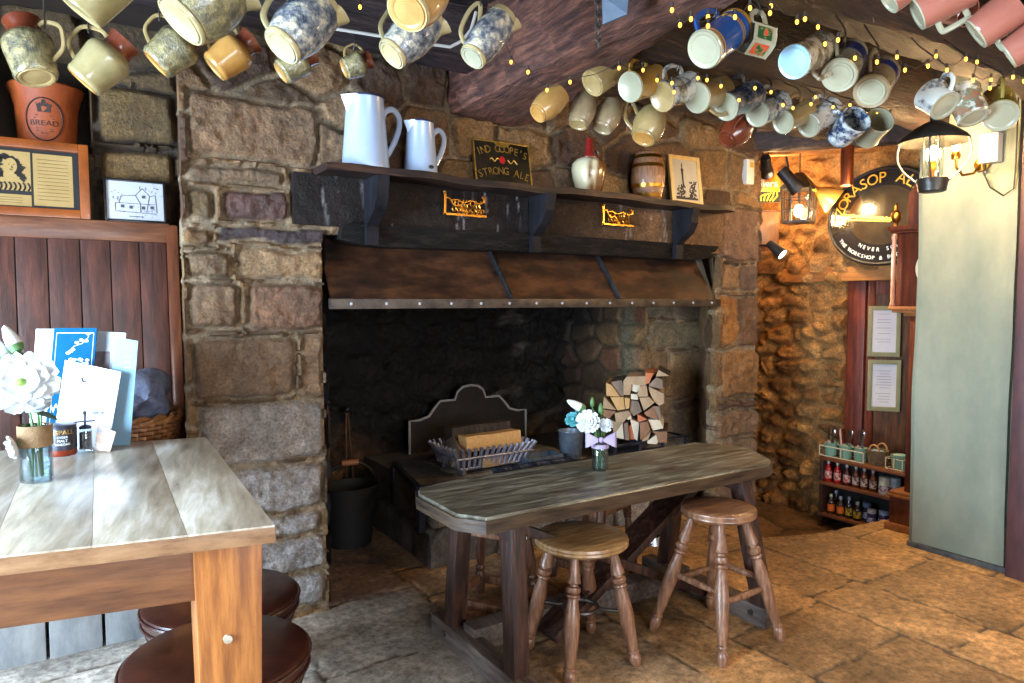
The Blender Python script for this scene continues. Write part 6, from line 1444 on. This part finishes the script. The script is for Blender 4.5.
q.build('gold_lettering_and_strip', mat('mirror_gold', (214,166,44), .35, (230,190,80), 20, metal=.3), mr)
q = MB()
for i, c in enumerate('NEVER SOLD'):
    if c != ' ': a = math.radians(237+i*7.5); txt(q, c, .036, Matrix.Translation((MWx*.67*math.cos(a), MHy*.70*math.sin(a), .0016)) @ Matrix.Rotation(a+PI/2, 4, 'Z'))
for i, c in enumerate('THE WORKSHOP & BOTTLING IN'):
    if c != ' ': a = math.radians(212+i*4.6); txt(q, c, .036, Matrix.Translation((MWx*.875*math.cos(a), MHy*.875*math.sin(a), .0016)) @ Matrix.Rotation(math.atan2(math.sin(a), math.cos(a))+PI/2, 4, 'Z'))
q.build('white_lettering', M_WP, mr)
# orange sign, wooden board, white box at the pier's edge
def stand(u, v, X): return at(u, v, 0, X)
sp_ = at(768, 188, 0, 4.32)
vf = Vector((-sp_.x, -sp_.y, 0)).normalized()
og = thing('orange_sign', 'small orange pub sign reading dlers, at the passage corner', 'sign', sp_, face_frame(sp_, (-.55,-.83,0)).to_3x3())
q = MB(); q.box((.17, .21, .012), (0,0,0), None, .003); q.build('sign_panel', mat('sign_orange', (226,122,22), .4, (236,146,40), 5), og)
q = MB(); txt(q, 'dlers', .075, Matrix.Translation((-.005,.03,.0075)), ext=.001); q.build('lettering', M_WP, og)
q = MB(); q.box((.17,.08,.002), (0,-.065,.0065)); q.build('black_band', M_BLACK, og)
q = MB()
for k in range(5): q.tube([(-.05+.02*k, -.095, .009), (-.055+.03*k, -.06, .009), (-.02+.02*k, -.045+.006*k, .009)], .005, 5)
q.box((.16,.007,.002), (0,-.024,.008)); q.build('yellow_motif', mat('sign_yellow', (226,196,50), .4), og)
q = MB(); q.bar((0,.10,-.01),(0,.27,-.01),.008,.008); q.build('hanger', M_BLACKIRON, og)
wb = thing('wooden_board', 'plain brown wooden board hanging beneath the orange sign', 'board', at(768, 231, 0, 4.33), face_frame(at(768, 231, 0, 4.33), (-.55,-.83,0)).to_3x3())
q = MB(); q.box((.155, .29, .02), (0,0,0), None, .003); q.build('panel', mat('board_brown', (112,66,28), .45, (150,94,42), 4, (6,1,1), coat=.1), wb)
q = MB(); q.box((.155, .012, .026), (0,.139,0), None, .002); q.build('batten', M_REDWOOD, wb)
al = thing('alarm_box', 'small white alarm box on the wall at the end of the mantel', 'box', Vector((at(749, 172, 1, W-.045).x, W-.035, at(749, 172, 1, W-.045).z)))
q = MB(); q.box((.075, .05, .165), (0,0,0), None, .008); q.build('case', M_WPL, al)
q = MB(); q.box((.035,.004,.035), (.008,-.026,.045), None, .001); q.build('indicator', mat('amber_window', (196,160,60), .4), al)
cb = thing('hanging_cable', 'black cable with a small plug dangling down the passage side of the pier', 'cable', (4.13, 3.24, 0))
q = MB(); q.tube([(0,.02,1.75),(.005,.02,1.62),(.0,.02,1.52),(.01,.02,1.46)], .006, 6); q.tube([(.0,.03,1.5),(-.01,.03,1.1),(.0,.03,.2)], .004, 6); q.build('wire', M_BLACK, cb)
q = MB(); q.lathe([(0,0),(.018,.005),(.026,.03),(.02,.06),(0,.075)], 14, Matrix.Translation((.012,.02,1.395))); q.build('plug', M_BLACK, cb)

# ================================================================== LONGCASE CLOCK
ck_ = thing('longcase_clock', 'tall dark wooden longcase clock with a brass finial, standing beside the plaster pillar', 'clock', (4.49, 2.135, 0))
M_CLK = mat('clock_mahogany', (62,26,16), .32, (104,50,28), 4, (9,9,1), bump=.12, coat=.35, c3=(82,38,22))
def cb_(a, b, bev=.003): return (lambda q: (q.span(a, b, bev), q)[1])(MB())
cb_((-.115,-.21,0),(.12,.22,.215)).build('plinth', M_CLK, ck_)
q = MB(); q.span((-.13,-.225,.215),(.13,.235,.232),.004); q.span((-.12,-.215,.232),(.12,.222,.25),.004); q.span((-.135,-.23,0),(.13,.24,.05),.006); q.build('plinth_moulding', mat('clock_trim', (130,80,44), .35, (158,102,60), 5, (1,8,8), coat=.3), ck_)
cb_((-.07,-.155,.25),(.11,.155,1.36)).build('trunk', M_CLK, ck_)
q = MB(); q.span((-.078,-.10,.40),(-.066,.10,1.24),.003); dr = q.build('trunk_door', M_CLK, ck_); 
q = MB(); q.ball((-.085,.085,.82), .011, 10, 8); q.build('door_knob', M_BRASS, dr)
q = MB(); q.span((-.09,-.18,1.35),(.12,.185,1.37),.004); q.span((-.115,-.225,1.37),(.125,.245,1.39),.004); q.span((-.13,-.245,1.39),(.13,.262,1.41),.004); q.build('hood_moulding', mat('clock_trim', (130,80,44)), ck_)
cb_((-.095,-.215,1.41),(.12,.232,1.86)).build('hood', M_CLK, ck_)
q = MB(); q.span((-.125,-.24,1.86),(.13,.262,1.875),.004); q.span((-.14,-.255,1.875),(.13,.275,1.905),.004); q.build('cornice', M_CLK, ck_)
q = MB(); q.prism([(-.20,1.905),(-.20,2.10),(-.15,2.17),(-.06,2.19),(.06,2.19),(.14,2.17),(.185,2.10),(.185,1.905)], -.07, .10, Matrix(((0,0,1,0),(1,0,0,0),(0,1,0,0),(0,0,0,1)))); q.build('pediment', M_CLK, ck_)
for y in (-.225, .242):
    q = MB(); q.lathe([(.013,1.41),(.017,1.42),(.012,1.435),(.0125,1.82),(.017,1.835),(.014,1.86)], 14, Matrix.Translation((-.115,y,0))); q.build('hood_column', mat('pale_column', (150,96,74), .3, (186,134,108), 5, (8,8,1), coat=.4), ck_)
    q = MB(); q.lathe([(0,1.905),(.014,1.905),(.010,1.925),(.02,1.935),(.03,1.96),(.028,1.985),(.012,2.0),(.008,2.03),(0,2.06)], 18, Matrix.Translation((-.12,y-.01 if y > 0 else y+.01,0))); q.build('finial', M_BRASS, ck_)
q = MB(); q.lathe([(0,0),(.125,0),(.125,.006),(0,.006)], 40, Matrix.Translation((-.096,-.01,1.64)) @ Matrix.Rotation(-PI/2, 4, 'Y')); dl = q.build('dial', mat('dial_cream', (206,196,164), .4), ck_)
q = MB(); q.bar((-.106,-.01,1.64),(-.106,.05,1.69),.008,.003,(1,0,0)); q.bar((-.106,-.01,1.64),(-.106,-.03,1.74),.006,.003,(1,0,0)); q.build('hands', M_BLACK, dl)

# ================================================================== LOW SHELF UNIT
UX, UY0, UY1, UZ = 4.60, 2.975, 2.36, -.2
su = thing('shelf_unit', 'low dark wooden shelf unit of bottles in the passage', 'shelf', (4.7, 2.7, UZ))
M_UNIT = mat('unit_dark', (40,22,16), .5, (72,42,28), 4, (1,7,7)); M_UNITL = mat('unit_board', (98,56,32), .45, (132,82,48), 4, (6,1,6))
def zat(v, u=830): return at(u, v, 0, UX).z
ZT, ZM, ZB = zat(456.5, 822), zat(481, 822), zat(512.5, 822)
for y in (UY0, UY1): q = MB(); q.span((UX, y-.012, UZ), (UX+.21, y+.012, ZT), .002); adopt(q.build('side', M_UNIT), su)
for nm, z, m_ in (('top_board', ZT, M_UNITL), ('shelf_board', ZM, M_UNITL), ('shelf_board', ZB, M_UNITL)):
    q = MB(); q.span((UX-.006, UY1, z-.022), (UX+.21, UY0+.01, z), .002); adopt(q.build(nm, m_), su)
q = MB(); q.span((UX+.2, UY1, UZ), (UX+.215, UY0, ZT)); adopt(q.build('back_panel', M_BLACK), su)
def botl(label, u, vb, z, h, r, liq, lab, cap, group, x=.045, jar=False):
    p = at(u, vb, 0, UX+x); P = Vector((UX+x, p.y, z))
    t = thing('sauce_bottle' if not jar else 'preserve_jar', label, 'bottle' if not jar else 'jar', P, None, group)
    q = MB()
    if jar: q.lathe([(0,.001),(r*.92,.001),(r,.006),(r,h*.70),(r*.92,h*.77),(0,h*.77)], 20)
    else: q.lathe([(0,.001),(r*.92,.001),(r,.006),(r,h*.55),(r*.9,h*.64),(r*.42,h*.78),(r*.40,h*.86),(0,h*.86)], 20)
    q.build('glass_body', mat('liq_%d_%d_%d' % liq, liq, .15, coat=.5), t)
    q = MB(); q.lathe([(r+.0006,h*.14),(r+.0008,h*.5),(r-.002,h*.5),(r-.002,h*.14),(r+.0006,h*.14)], 20); q.build('label', mat('lab_%d_%d_%d' % lab[0], lab[0], .5, lab[1], 55, mixlo=.45, mixhi=.55), t)
    rc = r*.96 if jar else r*.46
    q = MB(); q.lathe([(0,h*.84 if not jar else h*.76),(rc,h*.84 if not jar else h*.76),(rc*1.02,h*.98),(rc*.9,h),(0,h)], 18); q.build('cap', mat('cap_%d_%d_%d' % cap, cap, .35, metal=.3), t)
GU, GL2 = 'bottles on the upper shelf of the unit', 'bottles on the lower shelf of the unit'
HB, RB = .152, .024
WL = ((214,196,190),(70,30,30)); RL = ((170,30,24),(214,190,180)); SC_ = (176,172,170)
botl('red sauce bottle at the stone wall end of the upper shelf', 828.5, 470, ZM, HB, RB, (176,18,14), RL, SC_, GU)
botl('red sauce bottle second from the stone wall on the upper shelf', 837.5, 470, ZM, HB, RB, (176,18,14), RL, SC_, GU)
botl('dark bottle with a red and white label, third on the upper shelf', 847, 470, ZM, HB, RB, (70,24,16), RL, SC_, GU)
botl('brown bottle with a white label, fourth on the upper shelf', 856, 470, ZM, HB, RB, (96,44,18), WL, SC_, GU)
botl('brown bottle with a white label, fifth on the upper shelf', 864.5, 470, ZM, HB, RB, (112,50,18), WL, SC_, GU)
botl('brown bottle with a white label, sixth on the upper shelf beside the jars', 873.5, 470, ZM, HB, RB, (104,46,18), WL, SC_, GU)
PJ = ((60,26,72),(190,180,200))
botl('pale-lidded jar with a purple label, first after the bottles on the upper shelf', 885, 472, ZM, .118, .036, (180,196,190), PJ, (196,204,196), GU, jar=True)
botl('pale-lidded jar with a purple label next to the clock on the upper shelf', 896, 474, ZM, .118, .034, (160,186,196), PJ, (176,196,206), GU, .075, True)
OL = ((206,104,22),(196,92,20)); YL = ((196,164,30),(70,60,30))
botl('bottle with an orange label nearest the stone wall on the lower shelf', 831, 505, ZB, HB*.92, RB*1.05, (52,30,16), OL, (190,184,150), GL2)
botl('bottle with an orange label, second on the lower shelf', 840.5, 505, ZB, HB*.92, RB*1.05, (52,28,16), OL, (170,168,180), GL2)
botl('tall dark bottle with a yellow label on the lower shelf', 849, 505, ZB, HB, RB, (30,26,30), YL, (150,150,168), GL2)
botl('squat dark bottle with a yellow label, beside the purple jars', 857.5, 507, ZB, HB*.86, RB*1.1, (40,30,24), YL, (176,176,176), GL2)
botl('dark bottle standing behind the orange-labelled ones on the lower shelf', 836, 500, ZB, HB, RB, (30,26,34), ((50,44,60),(80,74,90)), (150,150,168), GL2, .12)
PJ2 = ((60,50,120),(176,186,214))
botl('pale blue lidded purple jar standing behind on the lower shelf', 867, 508, ZB, .125, .030, (40,34,70), PJ2, (120,150,186), GL2, .10, True)
botl('front purple jar with a silvery lid on the lower shelf', 872, 510, ZB, .105, .030, (50,36,84), PJ2, (170,184,204), GL2, .04, True)
botl('purple jar with a blue lid at the clock end of the lower shelf', 884, 510, ZB, .115, .033, (50,36,84), PJ2, (130,160,196), GL2, .05, True)
# cutlery caddy
M_MINT = mat('mint_enamel', (110,150,128), .4, (134,172,150), 5); M_CWIRE = mat('cream_wire', (206,196,166), .45)
def caddy(label, y0, y1, n, cut, group):
    yc = (y0+y1)/2; t = thing('pot_caddy', label, 'caddy', (UX+.085, yc, ZT), None, group); L_ = abs(y1-y0)/2; D_ = .062
    q = MB()
    for z in (.006, .075): q.tube([(-D_,-L_,z),(D_,-L_,z),(D_,L_,z),(-D_,L_,z)], .0042, 6, True)
    for x in (-D_, D_):
        for y in (-L_, 0, L_): q.cyl((x, y, .004), (x, y, .078), .004, None, 6)
    q.tube([(0,-L_,.075),(0,-L_,.09),(0,L_,.09),(0,L_,.075)], .004, 6); q.build('wire_frame', M_CWIRE, t)
    pots = []
    for k in range(n):
        yy = -L_+(k+.5)*2*L_/n; q = MB(); q.lathe([(0,.004),(.040,.004),(.043,.02),(.046,.092),(.049,.097),(.046,.098),(.041,.09),(.038,.012),(0,.012)], 24, Matrix.Translation((0,yy,0)))
        q.build('pot', M_MINT, t); pots.append((UX+.085, yc+yy))
    return pots
ya, yb_ = at(822, 440, 0, UX+.05).y, at(866, 440, 0, UX+.05).y
pots = caddy('mint green cutlery pots in a cream wire caddy on the shelf unit, full of cutlery', ya, yb_, 3, True, 'wire caddies on the shelf unit')
ya2, yb2 = at(888, 455, 0, UX+.05).y, at(905, 455, 0, UX+.05).y
caddy('second mint green pot in a pale caddy beside the clock', ya2, yb2, 1, False, 'wire caddies on the shelf unit')
M_STEEL = mat('cutlery_steel', (186,182,176), .25, metal=1); M_PINKH = mat('pink_handle', (206,150,140), .4); M_WOODH = mat('pale_handle', (214,196,170), .5)
crg = random.Random(12); CUT = ['knife','fork','spoon']; names = ['leftmost','second','third','fourth','fifth','sixth','seventh','eighth','ninth']
items = []
for pi_, (px_, py_) in enumerate(pots):
    for k in range(3): items.append((px_+crg.uniform(-.018,.018), py_+(1-k)*.022+crg.uniform(-.004,.004)))
items.sort(key=lambda p: -p[1])
for k, (x, y) in enumerate(items):
    kind = CUT[k % 3]; L_ = crg.uniform(.19, .225); d = Vector((crg.uniform(-.12,.06), crg.uniform(-.14,.14), 1)).normalized()
    mcol = (M_PINKH, M_STEEL, M_WOODH)[(k*2) % 3]; mn = ('pink-handled', 'all-steel', 'pale-handled')[(k*2) % 3]
    t = thing('table_'+kind, '%s %s %s along in the mint cutlery pots, counted from the stone wall' % (mn, kind, names[k] if k else 'first'), kind, (x, y, ZT+.014), basis((1,0,0), d), 'cutlery in the mint pots')
    q = MB(); q.box((.006, .013, .10), (0,0,.05), None, .002); q.build('handle', M_STEEL if kind != 'knife' else mcol, t)
    q = MB()
    if kind == 'knife': q.prism([(-.008,.10),(.008,.10),(.009,.18),(.004,L_),(-.004,L_)], -.001, .001, Matrix(((0,0,1,0),(1,0,0,0),(0,1,0,0),(0,0,0,1)))); q.build('blade', mcol if k % 2 else M_STEEL, t)
    elif kind == 'fork':
        q.box((.003,.008,.05),(0,0,.12)); q.box((.003,.022,.012),(0,0,.148))
        for s in (-.009,-.003,.003,.009): q.box((.0025,.003,L_-.15),(0,s,.15+(L_-.15)/2))
        q.build('tines', M_STEEL, t)
    else: q.box((.003,.007,.06),(0,0,.125)); q.ball((0,0,L_-.03), .02, 12, 8, (.25,.75,1.4)); q.build('spoon_bowl', M_STEEL, t)
wbk = thing('hamper_basket', 'small woven basket with two handles on the shelf unit, beside the mint pots', 'basket', (UX+.09, at(878, 455, 0, UX+.09).y, ZT))
q = MB()
for j in range(12):
    r = .052+.012*j/12; q.tube([((r+.003*(1 if (i+j) % 2 else -1))*math.cos(2*PI*i/28)*.95, (r+.003*(1 if (i+j) % 2 else -1))*math.sin(2*PI*i/28)*1.05, .006+j*.0085) for i in range(28)], .0052, 5, True)
q.lathe([(0,.003),(.05,.003),(.05,.01),(0,.01)], 20); q.build('woven_sides', mat('dull_wicker', (92,72,48), .7, (124,98,66), 24, bump=.4), wbk)
for s in (-1, 1): q = MB(); q.tube([(s*.05, .034*math.cos(a), .10+.042*math.sin(a)) for a in [PI*k/12 for k in range(13)]], .0055, 6); q.build('handle', mat('cane_handle', (176,128,74), .5), wbk)
q = MB(); q.box((.05,.07,.02), (-.01,0,.092), None, .006); q.build('blue_lining', mat('blue_cloth', (126,160,190), .8), wbk)
# notices on the door
def notice(label, u0, v0, u1, v1, z_off):
    def dp(u, v):
        d = ray(u, v); P0 = DO-dn*0.0; nrm = Vector((dm.y, -dm.x, 0)); s = (P0-CAM).dot(nrm)/d.dot(nrm); return CAM+d*s
    a, b = dp(u0, v1), dp(u1, v0); w = (Vector((b.x-a.x, b.y-a.y, 0))).length; h = b.z-a.z; c = (a+b)/2
    t = thing('framed_notice', label, 'notice', c, None, 'framed notices on the open door')
    u_ = Vector((b.x-a.x, b.y-a.y, 0)).normalized(); n_ = Vector((u_.y, -u_.x, 0)); 
    if n_.dot(-c) < 0: n_ = -n_
    c2 = c+n_*.022; M = Matrix.Translation(c2) @ Matrix((Vector((0,0,1)).cross(n_), Vector((0,0,1)), n_)).transposed().to_4x4()
    t.matrix_world = M; ROOTM[t.name] = M
    q = MB()
    for s in (-1, 1): q.box((w*.13, h, .014), (s*w*.435, 0, 0), None, .002); q.box((w*.76, h*.085, .014), (0, s*h*.457, 0), None, .002)
    q.build('frame', mat('sage_frame', (128,122,86), .5, (146,140,104), 6), t)
    q = MB(); q.box((w*.78, h*.86, .004), (0,0,-.002)); q.build('paper', mat('notice_paper', (196,192,196), .5, (208,204,206), 3), t)
    q = MB(); rg = random.Random(int(v0))
    for k in range(13):
        if rg.random() < .75: q.box((w*.5*rg.uniform(.5, 1), h*.007, .0006), (rg.uniform(-.03,.03)*w, h*(.34-.055*k), .0006))
    q.build('printed_lines', mat('grey_ink', (120,118,122), .6), t)
notice('upper framed notice on the open wooden door beside the clock', 866.5, 306, 900.5, 356, 0)
notice('lower framed notice on the open wooden door beside the clock', 866, 360, 900.5, 410, 0)
# paper notice on the door at the right edge
q = MB(); q.span((4.170, 1.36, 1.33), (4.179, 1.43, 1.50), .001); tag(q.build('paper_notice', M_PAPERW), 'scrap of white paper on the red-brown door at the right edge', 'notice')

# ================================================================== LIGHT
def light(kind, name, loc, energy, col, size=.1, aim=None, **k):
    l = bpy.data.lights.new(name, kind); l.energy = energy; l.color = col
    o = bpy.data.objects.new(name, l); COL.objects.link(o); o.location = loc
    if kind == 'AREA': l.shape = 'RECTANGLE'; l.size, l.size_y = size
    elif kind == 'SPOT': l.shadow_soft_size = size; l.spot_size = k.get('cone', 1); l.spot_blend = k.get('blend', .5)
    else: l.shadow_soft_size = size
    if aim is not None: o.rotation_euler = (Vector(aim)-Vector(loc)).to_track_quat('-Z', 'Y').to_euler()
    return o
COOL, NEUT, WARM = (.66, .83, 1.0), (.95, .96, 1.0), (1.0, .60, .26)
light('AREA', 'window_daylight', (-2.12, 1.9, 1.15), 740, COOL, (1.9, 1.7), (0, 2.0, .7))
light('AREA', 'back_window_daylight', (.9, -2.62, 1.5), 200, NEUT, (2.7, 1.2), (1.2, 2, .9))
light('POINT', 'lantern_light', LC+Vector((0,0,.03)), 130, WARM, .05)
light('POINT', 'sconce_light', (3.98, 1.86, 2.26), 36, WARM, .03)
light('POINT', 'passage_light', HL+Vector((0,0,-.06)), 30, WARM, .05)
light('SPOT', 'spot_light', SP+Vector((.02,-.12,-.10)), 90, (1, .74, .4), .02, SP+Vector((.10,-.60,-.50)), cone=1.7, blend=.8)
pa = at(790, 180, 0, 4.25); light('SPOT', 'spot_light', pa+Vector((.05,-.04,-.09)), 30, (1, .7, .36), .02, pa+Vector((.5,-.3,-.45)), cone=1.6, blend=.9)
light('SPOT', 'spot_light', light_at_sign+(sp_-light_at_sign).normalized()*.10+Vector((-.05,-.08,0)), 14, (1, .8, .5), .02, sp_, cone=1.9, blend=.9)
light('POINT', 'copper_light', ROOTM[cp.name].translation+Vector((0,0,-.15)), 14, WARM, .03)
light('POINT', 'corner_light', (4.45, 3.35, 2.30), 22, WARM, .05)
light('POINT', 'cone_light', cs_+Vector((-.02,.0,-.10)), 3, WARM, .03)
# added ceiling lamps, unseen behind the camera, for warm light in the room
for k, (x, y, e) in enumerate(((1.1, -.5, 17), (3.3, .2, 34))):
    t = thing('added_ceiling_lamp', 'added round glass ceiling lamp, unseen behind the camera, the one %s' % ('over the pine table side' if k == 0 else 'over the door side'), 'lamp', (x, y, 2.25), None, 'added ceiling lamps behind the camera')
    q = MB(); q.lathe([(0,.51),(.05,.51),(.05,.48),(.012,.47),(.012,.06),(.05,.05),(0,.05)], 20); q.build('fitting', M_BRASS, t)
    q = MB(); q.ball((0,0,.0), .07, 20, 12); q.build('globe', emit_mat('globe_glow', (255,190,110), 6), t)
    light('POINT', 'added_lamp_light', (x, y, 2.12), e, (1, .7, .4), .08)
wd = bpy.data.worlds.new('world'); SC.world = wd; wd.use_nodes = True
bg = wd.node_tree.nodes['Background']; bg.inputs[0].default_value = (.62, .78, 1.0, 1); bg.inputs[1].default_value = .6
vs_ = SC.view_settings; vs_.view_transform = 'Standard'; vs_.look = 'None'; vs_.gamma = 1; vs_.use_curve_mapping = False; vs_.exposure = 0.0
try:
    SC.cycles.max_bounces = 8; SC.cycles.caustics_reflective = False; SC.cycles.caustics_refractive = False; SC.cycles.sample_clamp_indirect = 6; SC.cycles.sample_clamp_direct = 0
    SC.cycles.transparent_max_bounces = 16
except Exception: pass
